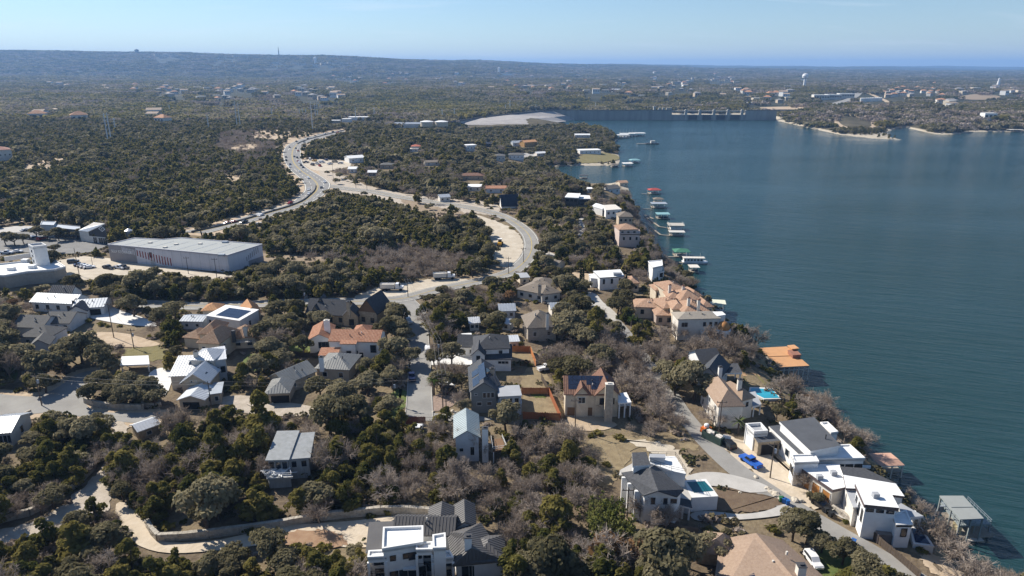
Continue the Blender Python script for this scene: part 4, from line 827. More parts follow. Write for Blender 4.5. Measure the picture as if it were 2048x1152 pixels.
# --- derelict house
h = House('derelict_house', 'weathered grey house with sagging white deck in the wood', (575,930), short='the weathered grey house')
WEATH = mat('weathered_boards', (.30,.30,.29), .95, .35, 1.2, (.42,.43,.43), streak=(3,3,.4)); GRF = mat('worn_grey_roof', (.24,.25,.25), .9, .2, 1, (.33,.34,.345))
h.blk((536,920),(575,919), 5.0, 8.5, 'shed', 1.5, WEATH, GRF); h.front(3, 3.7, 1.0, 1.6, frame=WEATH); h.blk((577,918),(617,915), 4.8, 7.5, 'shed', 1.3, WEATH, GRF); h.front(2, 3.5, 1.0, 1.4, frame=WEATH)
h.prism([(537,955),(581,952),(577,936),(532,939)], 2.6, WEATH, WEATH, .4); p = [at(x,y,L+2.6) for x,y in ((526,939),(529,955),(583,953),(578,936))]; h.rails([tuple(q[:2]) for q in p], 2.6, WHITE, .9, .9)
m = MB()
for k in range(26):
    c = at(530+random.random()*50, 938+random.random()*14, L+2.65); a = random.random()*6.28; l_ = .5+random.random()*1.2; m.box(-l_,-.12,0,l_,.12,.12,0,lambda x,y,z,c=c,a=a: (c.x+x*math.cos(a)-y*math.sin(a), c.y+x*math.sin(a)+y*math.cos(a), c.z+z+random.random()*.3))
h.own(m, 'loose_boards', MEMB)['kind'] = 'stuff'; h.done()
# --- small building edge at far left, bottom
h = House('cottage', 'corner of a pale cottage with paned windows at the left edge', (0,880), short='the cottage corner at the left edge'); h.blk((-30,868),(20,864), 3.6, 9, 'x', 1.6, OFFW, SILVER); h.front(3, 1.9, 1.5, 1.9, mull=1, frame=FRAME); h.right(1, 1.9, 1.2, 1.8); h.done()
s_ = House('garden_shed', 'low stone shed with pale metal roof beside the iron gate', (315,860), cat='shed', short='the stone shed by the gate'); s_.blk((277,862),(316,848), 2.6, 4, 'x', .8, STONE, SILVER); s_.front(1, 1.3, 1, .9); s_.done()
# ------------------------------------------------------------------ neighbourhood at the left
h = House('villa', 'white stucco villa with long terracotta tiled roofs and arched windows', (690,690), short='the terracotta roofed villa')
h.blk((660,681),(757,683), 5.6, 8, 'x', 1.9, WHITE, TERRA); arch(h, *h.fr[1][:2], -1.7, 3.2, 1.6, 2.2); arch(h, *h.fr[1][:2], 5.5, 1.6, .8, 1.4); arch(h, *h.fr[1][:2], 7.6, 1.4, .9, 2.0); h.fwin(-8.0, 3.4, 2.0, 1.7, mull=3); arch(h, *h.fr[1][:2], -5.4, 1.2, .9, 1.3)
h.blk((683,688),(710,688), 5.2, 5, 'shed', 1.3, WHITE, TERRA); h.front(1, 2.4, 1.4, 1.3); h.blk((618,679),(660,677), 4.4, 11, 'y', 1.6, WHITE, TERRA)
for t in (3.1,4.2,5.3): arch(h, *h.fr[1][:2], t, 2.4, .75 if t != 4.2 else 1.0, 1.8)
h.blk((708,665),(736,665), 6.6, 5, 'hip', 1.3, WHITE, TERRA); h.front(3, 6.0, .8, .6); h.blk((640,711),(673,711), 2.7, 3, 'shed', .9, WHITE, TERRA); h.box((653,641), 4, 8.8, 1.6, 1.1, WHITE, cap=OFFW); h.done()
h = House('stone_house', 'long tan stone house with steep charcoal roofs and a tall right gable', (685,630), short='the charcoal roofed stone house')
h.blk((613,626),(690,630), 3.6, 9, 'x', 3.6, STONE, CHAR); h.front(4, 1.7, 1.0, 1.5, frame=DFRAME); h.blk((717,622),(753,626), 4.8, 10, 'y', 4.4, STONE, CHAR, gwall=BROWNW); h.front(2, 2, 1.2, 1.6, frame=DFRAME); h.blk((686,631),(715,631), 3.8, 5, 'y', 2.5, STONE, CHAR); h.fwin(2.7, 1.4, 1.7, 2.3, pane=DARK, frame=STONE, name='door'); h.blk((624,622),(637,622), 4.2, 4, 'y', 1.8, STONE, CHAR, .3); h.blk((632,612),(650,612), 5.0, 5, 'y', 2.6, STONE, CHAR, .3); h.box((696,604), 4, 9.5, 1.0, 1.0, STONE, cap=DGREY); h.done()
h = House('solar_house', 'pale blue white house with a flat white roof carrying rows of solar panels', (460,640), short='the white roofed solar house')
h.blk((413,632),(479,642), 4.4, 9, 'shed', .7, BLUEW, MEMB, .2); h.solar(3.0, .9, 7, 3, 1.25, 2.1, 3); h.fwin(1.3, 2.6, .9, 1.4); h.right(1, 2.2, .9, 1.6); h.fwin(6, 2, 1.2, 1.2); h.done()
h = House('annex', 'low grey metal roofed annex left of the solar house', (385,640), cat='annex'); h.blk((362,642),(404,643), 2.9, 6, 'x', .8, BLUEW, GALV); h.front(2, 1.5, 1, .9); h.done()
h = House('orange_house', 'house with bright orange gabled tile roof behind the solar house', (505,620), short='the bright orange gable'); h.blk((489,629),(521,624), 3.4, 9, 'y', 2.2, CREAM, OTILE); h.front(2, 1.8, 1, 1.2); h.done()
h = House('orange_house', 'small orange tiled roof peeking over the solar house', (420,618)); h.blk((405,622),(436,621), 3.4, 6, 'hip', 1.6, CREAM, OTILE); h.front(2, 1.8, 1, 1.2); h.done()
h = House('tile_house', 'sprawling house with brown clay tiled hip roofs and pergola', (440,675), short='the brown clay tiled house')
h.blk((396,686),(438,688), 5.2, 11, 'hip', 2.8, CREAM, BTILE); h.front(2, 3.4, 1, 1.4); h.right(2, 3.4, 1, 1.4); h.blk((399,668),(432,668), 5.4, 9, 'hip', 2.2, CREAM, BTILE); h.blk((463,677),(510,675), 3.4, 8, 'hip', 2.6, CREAM, BTILE); h.front(2, 1.8, 1.2, 1.5, frame=DFRAME); h.blk((368,675),(398,678), 3.2, 7, 'hip', 1.7, CREAM, BTILE); h.box((490,653), 3, 7.0, 1.1, .9, OFFW, cap=BTILE); h.box((466,661), 3, 6.8, .9, .9, DGREY)
pa, pb = at(470,686,L+2.7), at(508,684,L+2.7); m = MB()
for k in range(12): q = pa.lerp(pb, k/11); m.box(q.x-.06,q.y,L+2.6,q.x+.06,q.y+3,L+2.8)
h.own(m, 'pergola', WHITE); h.done()
h = House('metal_roof_house', 'house with several bright silver standing seam roofs and a windowed tower', (390,745), short='the silver roofed house')
h.blk((382,720),(426,721), 6.8, 7, 'hip', 1.7, OFFW, SILVER); 
for t in (-3.3,-2.1,-.9): h.fwin(t, 5.3, .8, 1.6, frame=OFFW)
h.blk((424,722),(450,718), 6.4, 7, 'shed', .8, BLUEW, SILVER); h.front(2, 3.5, 1, 1.6, frame=DFRAME); h.blk((341,753),(384,751), 4.0, 8, 'shed', 2.2, OFFW, SILVER); h.front(1, 2.2, .9, .9)
c = h.fr[0]; m = MB(); m.slab([c(3.4,4.2,5.55),c(4.3,4.2,5.55),c(4.3,5.5,5.91),c(3.4,5.5,5.91)], [(0,1,2,3)], .1); h.own(m, 'skylight', GLASS)
h.blk((363,765),(416,764), 4.4, 7.5, 'y', 2.4, TANW, SILVER); h.fwin(2.6, 4.6, .5, .5); h.fwin(3.6, 4.6, .5, .5); c = h.fr[0]; m = MB(); W_ = h.fr[2]; m.slab([c(W_*.72,2.5,5.95),c(W_*.82,2.5,5.5),c(W_*.82,3.6,5.5),c(W_*.72,3.6,5.95)], [(0,1,2,3)], .1); h.own(m, 'skylight', GLASS)
h.blk((358,799),(408,799), 2.9, 6.5, 'y', 1.1, TANW, SILVER); h.fwin(2.9, 1.2, 4.2, 2.0, pane=DARK, frame=TANW, name='garage_door'); h.blk((408,790),(440,786), 3.0, 6, 'flat', 0, TANW, GALV); h.front(2, 1.6, .8, 1.2); h.box((391,703), 4, 9.0, 1.0, .9, OFFW, cap=DGREY); h.done()
h = House('metal_roof_house', 'grey house with long seamed metal roofs stepping down to a garage', (620,750), short='the grey seamed roof house')
h.blk((633,737),(697,740), 3.4, 10, 'hip', 2.4, TANW, GSEAM); h.front(2, 1.8, 1.2, 1.3); h.blk((572,767),(630,742), 3.2, 7, 'x', 2.0, TANW, GSEAM); h.front(2, 1.7, 1.1, 1.2); h.blk((532,788),(577,786), 2.9, 8, 'hip', 1.8, TANW, GSEAM); h.fwin(3.4, 1.25, 4.6, 2.1, pane=DARK, frame=TANW, name='garage_door'); h.box((642,714), 3, 7.2, 1.1, .9, WHITE, cap=DGREY); h.done()  # garage_door here is a dark panel painting the shade of an open garage
h = House('white_farmhouse', 'long white farmhouse with pale metal roofs and a shade-toned navy rear gable at the left', (120,612), short='the long white farmhouse')
h.blk((62,603),(146,607), 3.6, 7.5, 'x', 1.9, WHITE, GALV); h.front(4, 1.8, 1.0, 1.4, frame=DFRAME); h.blk((98,590),(140,591), 4.4, 6, 'x', 2.6, WHITE, NAVY); h.blk((146,617),(206,613), 3.1, 9, 'x', 1.6, WHITE, GALV); h.fwin(6, 1.3, 5, 2.2, pane=DARK, frame=WHITE, name='garage_door'); h.blk((135,624),(173,621), 3.0, 6, 'y', 1.8, WHITE, NAVY); h.fwin(3.2, 1.3, 1.8, 2.0, pane=DARK, frame=WHITE, name='door')  # navy roofs and black garage_door panel put slope and interior shade into colour
for k in range(3): c = at(146+k*5.5, 601-k*4, L+5.0); m = MB(); m.box(c.x-.35,c.y-.3,L+3.8,c.x+.35,c.y+.3,L+5.0); h.own(m, 'roof_vent', DGREY)
h.done()
h = House('shingle_house', 'low rambling house with dark grey shingled roofs at the left edge', (75,660), short='the grey shingled rambling house')
h.blk((86,646),(138,646), 3.0, 9, 'x', 2.2, BLUEW, GSH); h.front(3, 1.6, 1.2, 1.2); h.blk((26,653),(84,655), 3.0, 9, 'x', 2.3, BLUEW, GSH); h.blk((40,674),(98,675), 3.0, 8, 'hip', 2.3, BLUEW, GSH); h.front(2, 1.6, 1.2, 1.2); h.blk((60,692),(97,688), 2.8, 6, 'y', 1.7, BLUEW, GSH); h.done()
s_ = House('carport', 'white flat carport between the oaks and the silver roofed house', (265,725), cat='carport'); s_.prism([(240,730),(298,728),(296,711),(244,713)], 2.8, WHITE, MEMB, .1, z0=L+2.4); s_.posts([(243,729),(296,727),(294,713),(247,715)], -.2, 2.5, WHITE); s_.done()
# ------------------------------------------------------------------ villa by the water and neighbours
h = House('lakeside_villa', 'rambling lakeside villa of many tan tiled hip roofs above the water', (1370,610), short='the tan tiled lakeside villa')
def vb(A, B, hh, d, rise, wall=CREAM, rm=VTILE, w=2): h.blk(A, B, hh, d, 'hip', rise, wall, rm, .5); h.front(w, hh-1.6, 1.0, 1.4, frame=DFRAME)
vb((1334,583),(1372,580), 6.8, 10, 1.8); vb((1312,581),(1333,580), 5, 6, 1.4); vb((1337,597),(1364,597), 6.8, 7, 1.6, w=3); vb((1362,601),(1400,599), 7.2, 9, 2.3, w=3); vb((1385,594),(1402,592), 6.4, 8, 1.6)
vb((1271,614),(1328,616), 4.0, 8, 1.7); vb((1328,617),(1367,613), 5.2, 9, 2.0); vb((1346,619),(1370,619), 6.4, 7, 1.6); vb((1368,626),(1419,624), 6.4, 10, 2.5); vb((1313,631),(1347,631), 3.4, 8, 1.3, mat('mauve_stucco', (.36,.29,.25), .9, .1, .7)); vb((1405,615),(1425,614), 6, 8, 1.5)
h.prism([(1357,628),(1432,632),(1451,629),(1444,623),(1360,625)], 7.6, WHITE, MEMB, .1)
h.blk((1357,639),(1439,637), 7.0, 6, 'hip', 1.2, OFFW, mat('grey_tan_roof', (.30,.265,.22), .9, .12, 1.5)); 
for t in (1.6,2.6,8.5,10.5,12.2): h.fwin(t, 5.2, .7, 1.2, frame=DFRAME)
for x, y in ((1378,596),(1398,600),(1340,570),(1367,572)): h.box((x,y), 4, 10.6, .9, .8, OFFW, cap=RBT)
c = at(1447,660,L+3.4); 
m = MB(); m.lathe((c.x,c.y,L-8), [(2.1,0),(2.1,11.2),(2.35,11.3),(2.35,11.7),(1.75,11.75)], 8); h.own(m, 'rotunda', WHITE)
m = MB(); m.lathe((c.x,c.y,L+3.7), [(1.8,0),(1.95,.5),(1.85,1.1),(1.5,1.8),(.95,2.35),(.35,2.65),(.08,2.75),(.05,3.2)], 16); h.own(m, 'dome', COPPER, smooth=True)
for k in range(8):
    t = math.pi/8+k*math.pi/4; p = (c.x+2.12*math.cos(t-.25), c.y+2.12*math.sin(t-.25)); q = (c.x+2.12*math.cos(t+.25), c.y+2.12*math.sin(t+.25)); h.win(q, p, .52, 1.6, .75, 2.2, frame=WHITE) if False else h.win(p, q, .52, 1.6, .75, 2.2, frame=WHITE)
h.prism([(1402,668),(1432,665),(1424,652),(1398,655)], 2.6, OFFW, BEIGE, .1, parapet=.7); h.track([(c.x-2.2,c.y),(c.x+2.2,c.y)], L, L+6); h.done()
g_ = House('gazebo', 'round gazebo with conical grey roof among the cypresses', (1319,596), cat='gazebo'); c = at(1319,600); m = MB(); m.lathe((c.x,c.y,L-.2), [(1.9,0),(1.9,2.8)], 10); g_.own(m, 'wall', CREAM); m = MB(); m.lathe((c.x,c.y,L+2.6), [(2.5,0),(2.5,.15),(.1,1.4)], 12); g_.own(m, 'roof', GSH); g_.pts = [(1306,586),(1332,586),(1332,601),(1306,601)]; g_.done()
g_ = House('guest_house', 'small tan tiled guest house behind the villa trees', (1266,563)); g_.blk((1256,567),(1278,567), 3.4, 7, 'hip', 1.5, CREAM, VTILE); g_.front(2, 1.8, 1, 1.2); g_.done()
h = House('flat_roof_house', 'white house with a broad flat white roof and slit windows', (1215,556), short='the flat white roofed house'); p = h.prism([(1200,555),(1248,552),(1240,539),(1187,542)], 5.2, WHITE, MEMB, .2, .35, fascia=DGREY); a, b = front_edge(p); h.wrow(a, b, 3, 3.4, .7, 1.8, frame=DFRAME); h.prism([(1182,556),(1199,557),(1192,547),(1178,548)], 3.8, WHITE, MEMB, .15); h.box((1235,545), 5, 6.3, 3.2, 2.0, GMEMB, 'roof_unit'); h.done()
h = House('pink_house', 'tall pinkish house with tan hip roof and balcony above the bluff', (1258,465), short='the tall pink house'); h.blk((1239,460),(1275,459), 8.4, 9, 'hip', 2.0, PINKW, VTILE); h.front(3, 7, 1.2, 1.4); p = h.prism([(1242,468),(1280,468),(1278,461),(1242,461)], 6.4, PINKW, OFFW, .15, parapet=.5); a, b = front_edge(p); h.wrow(a, b, 3, 4.2, 1, 1.6); h.done()
h = House('white_house', 'low white house with pale flat roofs above the bluff', (1214,415), short='the low white bluff house'); h.prism([(1184,412),(1205,418),(1206,410),(1192,406)], 4.2, WHITE, MEMB, .15); p = h.prism([(1212,420),(1243,418),(1230,409),(1206,410)], 5.2, WHITE, OFFW, .2); a, b = front_edge(p); h.wrow(a, b, 3, 3.2, 1.2, 1.4); h.done()
h = House('tile_house', 'brown hipped house half hidden on the bluff', (1252,432)); h.blk((1238,434),(1265,434), 5, 9, 'hip', 2, TANW, TSH); h.front(3, 3.2, 1.2, 1.4); h.done()
h = House('dark_house', 'dark modern house with white edged flat roofs among trees', (1150,392), short='the dark modern house'); p = h.prism([(1131,394),(1156,395),(1160,387),(1137,386)], 6.0, DGREY, MEMB, .5, .5, fascia=WHITE); a, b = front_edge(p); h.wrow(a, b, 3, 4.2, 1.8, 1.6, frame=DFRAME); h.prism([(1158,397),(1180,397),(1178,391),(1158,390)], 4, DGREY, MEMB, .4, .4, fascia=WHITE); h.done()
h = House('a_frame_house', 'steep navy roofed a-frame house at the roadside', (1018,402), short='the navy a-frame house'); h.blk((1003,412),(1037,411), 1.6, 8.5, 'x', 6.2, WHITE, NAVY, .3); h.done()
h = House('white_house', 'small white two level house on the bluff edge', (1312,530), short='the small white bluff house'); p = h.prism([(1306,536),(1325,532),(1324,521),(1296,523)], 6.0, WHITE, MEMB, .1, parapet=.3); p = h.prism([(1308,544),(1328,542),(1326,533),(1306,536)], 4.0, WHITE, GSEAM, .2); a, b = front_edge(p); h.wrow(a, b, 2, 2.4, 1.2, 1.6, frame=DFRAME); h.done()
# small roofs between the trees
def cot(name, A, B, hh, d, roof, rise, wall, rm, lab, cat='house', n=2, short=None):
    h = House(name, lab, ((A[0]+B[0])/2, (A[1]+B[1])/2+5), cat, short); h.blk(A, B, hh, d, roof, rise, wall, rm)
    if n: h.front(n, hh*.55, 1.0, 1.1)
    h.done()
cot('cottage', (940,646),(958,645), 2.8, 5, 'x', .9, OFFW, SILVER, 'small pale roofed cottage between oaks above the charcoal roofed house')
cot('garden_shed', (1004,646),(1020,648), 2.4, 4, 'x', .9, WHITE, SILVER, 'tiny white shed left of the taupe hipped house', 'shed', 1)
cot('cottage', (1000,622),(1030,621), 3.0, 7, 'x', 1.2, BLUEW, GALV, 'grey metal roofed cottage behind the oaks')
cot('cottage', (1104,618),(1124,617), 3.0, 6, 'x', 1.1, OFFW, GALV, 'pale metal roof right of the taupe hipped house')
cot('garage', (1040,556),(1058,555), 3.0, 6, 'flat', 0, CREAM, GMEMB, 'small cream garage beside the bend drive', 'garage', 1)
cot('house', (1088,528),(1112,532), 3.0, 8, 'x', 1.2, CREAM, TSH, 'cream house at the end of the bend drive')
cot('cottage', (935,374),(962,374), 3.0, 8, 'shed', .5, OFFW, MEMB, 'low white roofed building in the trees left of the cove')
cot('tile_house', (972,377),(1012,377), 3.4, 8, 'x', 1.2, WHITE, TERRA, 'white walled house with red tile roof in the trees')
cot('tile_house', (922,352),(968,352), 3.6, 10, 'hip', 1.6, TANW, RBT, 'brown tiled house half buried in trees')
cot('white_roof_barn', (698,317),(729,315), 4.5, 14, 'x', 1.6, WHITE, MEMB, 'white roofed barn in the wood beside the highway')
cot('red_roof_house', (822,293),(839,293), 5, 9, 'hip', 1.6, OFFW, mat('red_tile', (.42,.12,.07), .85, .15, 1), 'red hip roofed house in the far wood')
cot('white_house', (818,298),(836,298), 3.2, 8, 'flat', 0, WHITE, OFFW, 'white house below the red roof')
cot('white_house', (933,291),(953,290), 6.5, 10, 'flat', 0, WHITE, MEMB, 'boxy white modern house in the far wood', n=3)
cot('dark_house', (968,288),(985,288), 4.5, 9, 'x', 2, DGREY, NAVY, 'dark gabled house right of the boxy white one')
cot('orange_house', (1049,285),(1074,283), 6, 10, 'x', 2, mat('ochre_stucco', (.48,.28,.1), .9, .1, 1), OTILE, 'ochre orange house in the far wood', n=3)
cot('stone_house', (1026,286),(1046,285), 4.5, 9, 'x', 2.2, BLUEW, GALV, 'grey gabled house left of the ochre one')
cot('cove_house', (1017,310),(1048,310), 5, 11, 'hip', 1.6, WHITE, GSH, 'grey roofed white house above the cove court', n=4)
cot('cove_house', (988,312),(1010,312), 6, 10, 'hip', 1.6, OFFW, GSH, 'tall grey house left of the cove court', n=3)
cot('point_house', (1160,301),(1202,300), 5, 14, 'flat', 0, WHITE, MEMB, 'wide white flat roofed house on the lawn of the point', n=5, short='the white house on the point')
cot('cottage', (1074,307),(1092,306), 3.5, 8, 'x', 1.4, OFFW, MEMB, 'small pale house right of the cove court')
cot('cottage', (1240,366),(1256,365), 4, 7, 'x', 1.4, CREAM, VTILE, 'cream house on the tip of the bluff')
cot('cottage', (1218,378),(1240,376), 4, 8, 'x', 1.8, BLUEW, GSH, 'grey roofed house near the tip of the bluff')
cot('cottage', (1175,378),(1186,378), 3, 6, 'flat', 0, WHITE, MEMB, 'white boxy cabin among trees behind the dark modern house', n=1)
cot('barn', (1150,270),(1180,270), 4, 10, 'x', 1.4, OFFW, MEMB, 'pale roofed house in the trees of the far point', n=3)
cot('barn', (696,338),(712,338), 3.5, 9, 'x', 1.2, WHITE, MEMB, 'white roof beside the vehicle yard', n=1)
cot('cottage', (760,330),(785,330), 3.5, 9, 'hip', 1.4, TANW, GSH, 'grey hipped cottage among the oaks')
cot('cottage', (735,345),(752,345), 3, 8, 'x', 1.2, TANW, MEMB, 'pale roofed cottage near the lower road')
cot('cottage', (850,325),(880,324), 3, 9, 'x', 1.2, OFFW, TSH, 'long taupe roofed cottage in the wood')
cot('cottage', (880,395),(900,394), 3, 8, 'x', 1.2, OFFW, GALV, 'metal roofed cottage beside the lower road')
cot('apartment_block', (-25,302),(22,299), 10, 20, 'hip', 3, OFFW, mat('rose_tile', (.33,.16,.12), .9, .15, 1), 'pale apartment block with reddish roof at the left edge', cat='building', n=5, short='the reddish roofed block at the left edge')
# ------------------------------------------------------------------ commercial corner
HULLS.append([(1108,337),(1180,333),(1236,333),(1262,336),(1262,362),(1240,362),(1192,369),(1150,358)])
h = House('storage_building', 'long grey and white storage building with flat roof and red wall stripes', (370,530), cat='warehouse', short='the storage building')
CORR = mat('white_corrugated', (.56,.55,.58), .75, .06, .3, streak=(6,6,.2)); CGREY = mat('grey_corrugated', (.27,.255,.26), .8, .08, .3)
p = h.prism([(455,511),(524,489),(361,476),(325,479.5),(269,476.5),(216,489)], 7.6, CORR, mat('storage_roof', (.30,.315,.31), .8, .06, .06), .15, parapet=.3)
def nearest(p, px, z): q = at(px[0], px[1], z); return min(range(len(p)), key=lambda k: (p[k][0]-q.x)**2+(p[k][1]-q.y)**2)
A_ = p[nearest(p, (216,489), L+7.6)]; B_ = p[nearest(p, (455,511), L+7.6)]; C_ = p[nearest(p, (524,489), L+7.6)]
def wallT(p, q, z0=L):
    ex = Vector((q[0]-p[0], q[1]-p[1], 0)); ln = ex.length; ex.normalize(); n = Vector((ex.y, -ex.x, 0)); return (lambda x, y, z: tuple(Vector((p[0],p[1],z0)) + ex*x + n*y + Vector((0,0,z)))), ln
T, ln = wallT(A_, B_); m = MB(); m.box(.0,.0,-.3,ln*.235,.12,7.5,0,T); h.own(m, 'grey_panel', CGREY)
RED = mat('red_stripe', (.22,.035,.035), .7, .1, 1); 
for k in range(13):
    m = MB(); x = ln*(.245+.023*k); zt = 6.2-.18*k; zb = max(.6, 3.6-.32*k); m.box(x,.0,zb,x+ln*.008,.06,zt,0,T); h.own(m, 'wall_stripe', RED)
for k in range(9):
    m = MB(); x = ln*(.12+.0125*k); m.box(x,.12,4.9-.12*k,x+ln*.006,.16,7.1-.1*k,0,T); h.own(m, 'pale_stripe', CORR)
for k in range(4): h.win(A_, B_, ln*(.055+.028*k), 1.2, 1.5, 2.2, frame=DFRAME)
h.win(A_, B_, ln*.362, 4.6, 1.2, 2.2, frame=DFRAME); h.win(A_, B_, ln*.37, 1.3, 2.2, 2.3, pane=mat('grey_door', (.4,.4,.4)), frame=FRAME, name='roller_door')
T2, ln2 = wallT(B_, C_); m = MB(); m.box(ln2*.55,.0,-.3,ln2,.06,2.4,0,T2); h.own(m, 'grey_panel', CGREY)
for k in range(7): m = MB(); x = ln2*(.5+.058*k); m.box(x,.0,2.5+.35*k,x+ln2*.022,.05,min(6.9,4.4+.55*k),0,T2); h.own(m, 'wall_stripe', CGREY)
for x, y in ((450,482),(443,508)): h.box((x,y), 7.5, 8.3, 2.4, 1.6, GALV, 'roof_unit')
for k in range(1,11):   # panel joints down the long wall, seams over the roof
    x = ln*(.24+.076*k); m = MB(); m.box(x-.06,.0,-.2,x+.06,.03,7.4,0,T); h.own(m, 'panel_joint', GALV)
for k in range(1,9):
    f_ = k/9; a_ = (216+(455-216)*f_, 489+(511-489)*f_); b_ = (269+(524-269)*f_, 476.6+(489-476.6)*f_); pa, pb = at(*a_, L+7.6), at(*b_, L+7.6); d_ = (pb-pa).normalized(); n_ = Vector((-d_.y, d_.x, 0))*.12; m = MB(); m.slab([tuple(pa+d_*1.5-n_+Vector((0,0,.06))), tuple(pb-d_*1.5-n_+Vector((0,0,.06))), tuple(pb-d_*1.5+n_+Vector((0,0,.06))), tuple(pa+d_*1.5+n_+Vector((0,0,.06)))], [(0,1,2,3)], .08); h.own(m, 'roof_seam', GALV)
for x, y in ((300,484),(352,487),(400,486),(330,493)): h.box((x,y), 7.5, 8.1, 1.6, 1.2, OFFW, 'roof_unit')
def lettering(txt, T, x, y, z, size, m, parent, off):
    cu = bpy.data.curves.new('lettering', 'FONT'); cu.body = txt; cu.size = size; cu.extrude = .03; cu.materials.append(m)
    o = bpy.data.objects.new('lettering', cu); COL.objects.link(o); o.parent = parent
    a, b = Vector(T(x,y,z)), Vector(T(x+1,y,z)); ex = (b-a).normalized(); up = Vector((0,0,1)); n = ex.cross(up)
    M_ = Matrix((ex, up, n)).transposed().to_4x4(); M_.translation = a-off; dg = bpy.context.evaluated_depsgraph_get(); me_ = bpy.data.meshes.new_from_object(o.evaluated_get(dg)); bpy.data.objects.remove(o)
    o = bpy.data.objects.new('lettering', me_); COL.objects.link(o); o.parent = parent; o.matrix_local = M_; return o
lettering('SELF STORAGE', T, ln*.02, .16, 4.2, 1.75, MEMB, h.root, h.p)
h.done()
h = House('dealership', 'grey showroom building with wedge shaped rising roof and diamond sign', (190,465), cat='showroom', short='the wedge roofed showroom')
p = h.prism([(81,450),(107,451),(112,444),(84,443)], 6.2, BLUEW, GALV, .1, parapet=.3); p = h.prism([(106,456),(161,461),(160,453),(108,448)], 5.2, mat('mid_grey_wall', (.13,.13,.14), .7, .1, 1), GALV, .1, parapet=.3); a, b = front_edge(p); h.wrow(a, b, 7, 1.6, 2.4, 1.8, frame=DFRAME)
p = h.prism([(158,461),(177,463),(209,447),(186,445)], 6, OFFW, SILVER, .4, .3, hs=[5.4,5.6,10.4,9.6]); i = nearest(p, (177,463), L+5.6); a, b = p[i], p[(i+1)%4]
if math.hypot(*(Vector(b)-Vector(at(209,447,L+10.4)[:2]))) > 1: a, b = p[i-1], p[i]
T, ln = wallT(a, b); m = MB(); m.poly([T(0,.06,3.4),T(ln,.06,3.4),T(ln,.06,10.0),T(0,.06,5.2)]); h.own(m, 'dark_cladding', DGREY)
m = MB(); cx, cz, r_ = ln*.8, 7.6, 1.5
ring = lambda r: [T(cx-r*1.5,.12,cz),T(cx,.12,cz-r),T(cx+r*1.5,.12,cz),T(cx,.12,cz+r)]
o1, o2 = ring(r_), ring(r_*.7); m.faces(o1+o2, [(0,1,5,4),(1,2,6,5),(2,3,7,6),(3,0,4,7)]); m.poly(ring(r_*.25)); h.own(m, 'diamond_sign', WHITE)
for t, w_ in ((.3,2.2),(.62,2.6),(.86,2.4)): h.win(a, b, ln*t, 1.5, w_, 2.8, frame=OFFW, mull=1)
h.done()
h = House('stucco_building', 'low white stucco building with broad white roof and square tower at the left edge', (40,545), cat='building', short='the white stucco building')
h.prism([(8,553),(54,545),(108,541),(131,535),(106,519),(61,523),(-30,533),(-40,550)], 5.0, mat('tan_wall', (.35,.31,.26), .9, .1, 1), MEMB, .1, parapet=.6, fascia=WHITE); p = h.prism([(66,496),(93,493),(84,488),(57,491)], 12.6, WHITE, GMEMB, .1, parapet=.7); i = nearest(p, (66,496), L+12.6)
for k in range(4):
    q0, q1 = p[k], p[(k+1)%4]
    if q1[1] < q0[1]-1 and q0[0] <= q1[0]+2: 
        for zz in (6.5,8.6,10.7): h.wrow(q0, q1, 1, zz, 1.6, 1.4)
for x, y in ((50,518),(78,520),(22,534),(64,530)): h.box((x,y), 5, 6.3, 2.6, 1.8, MEMB, 'roof_unit')
m = MB(); a, b = at(10,522,L+5), at(62,514,L+5); T, ln = wallT(a, b, L+5); m.box(0,-.2,-.2,ln,.2,1.8,0,T); h.own(m, 'roof_screen', WHITE); h.done()
h = House('water_tank', 'pale metal water tank with conical top beside the storage building', (260,476), cat='tank'); c = at(260,477); m = MB(); m.lathe((c.x,c.y,L-.2), [(1.7,0),(1.7,4.2)], 16); h.own(m, 'tank_wall', GALV); m = MB(); m.lathe((c.x,c.y,L+4.0), [(2.0,0),(2.0,.12),(.25,1.2),(.1,1.25)], 16); h.own(m, 'tank_roof', SILVER); h.pts = [(252,456),(268,456),(268,478),(252,478)]; h.done()
h = House('billboard', 'small white box sign on posts beside the highway', (517,453), cat='sign'); h.blk((512,446),(523,446), 4.6, .6, 'flat', 0, WHITE, WHITE, .05, z0=L+2.6); h.posts([(513,446.5),(522,446.5)], -.2, 2.7, DGREY); h.done()
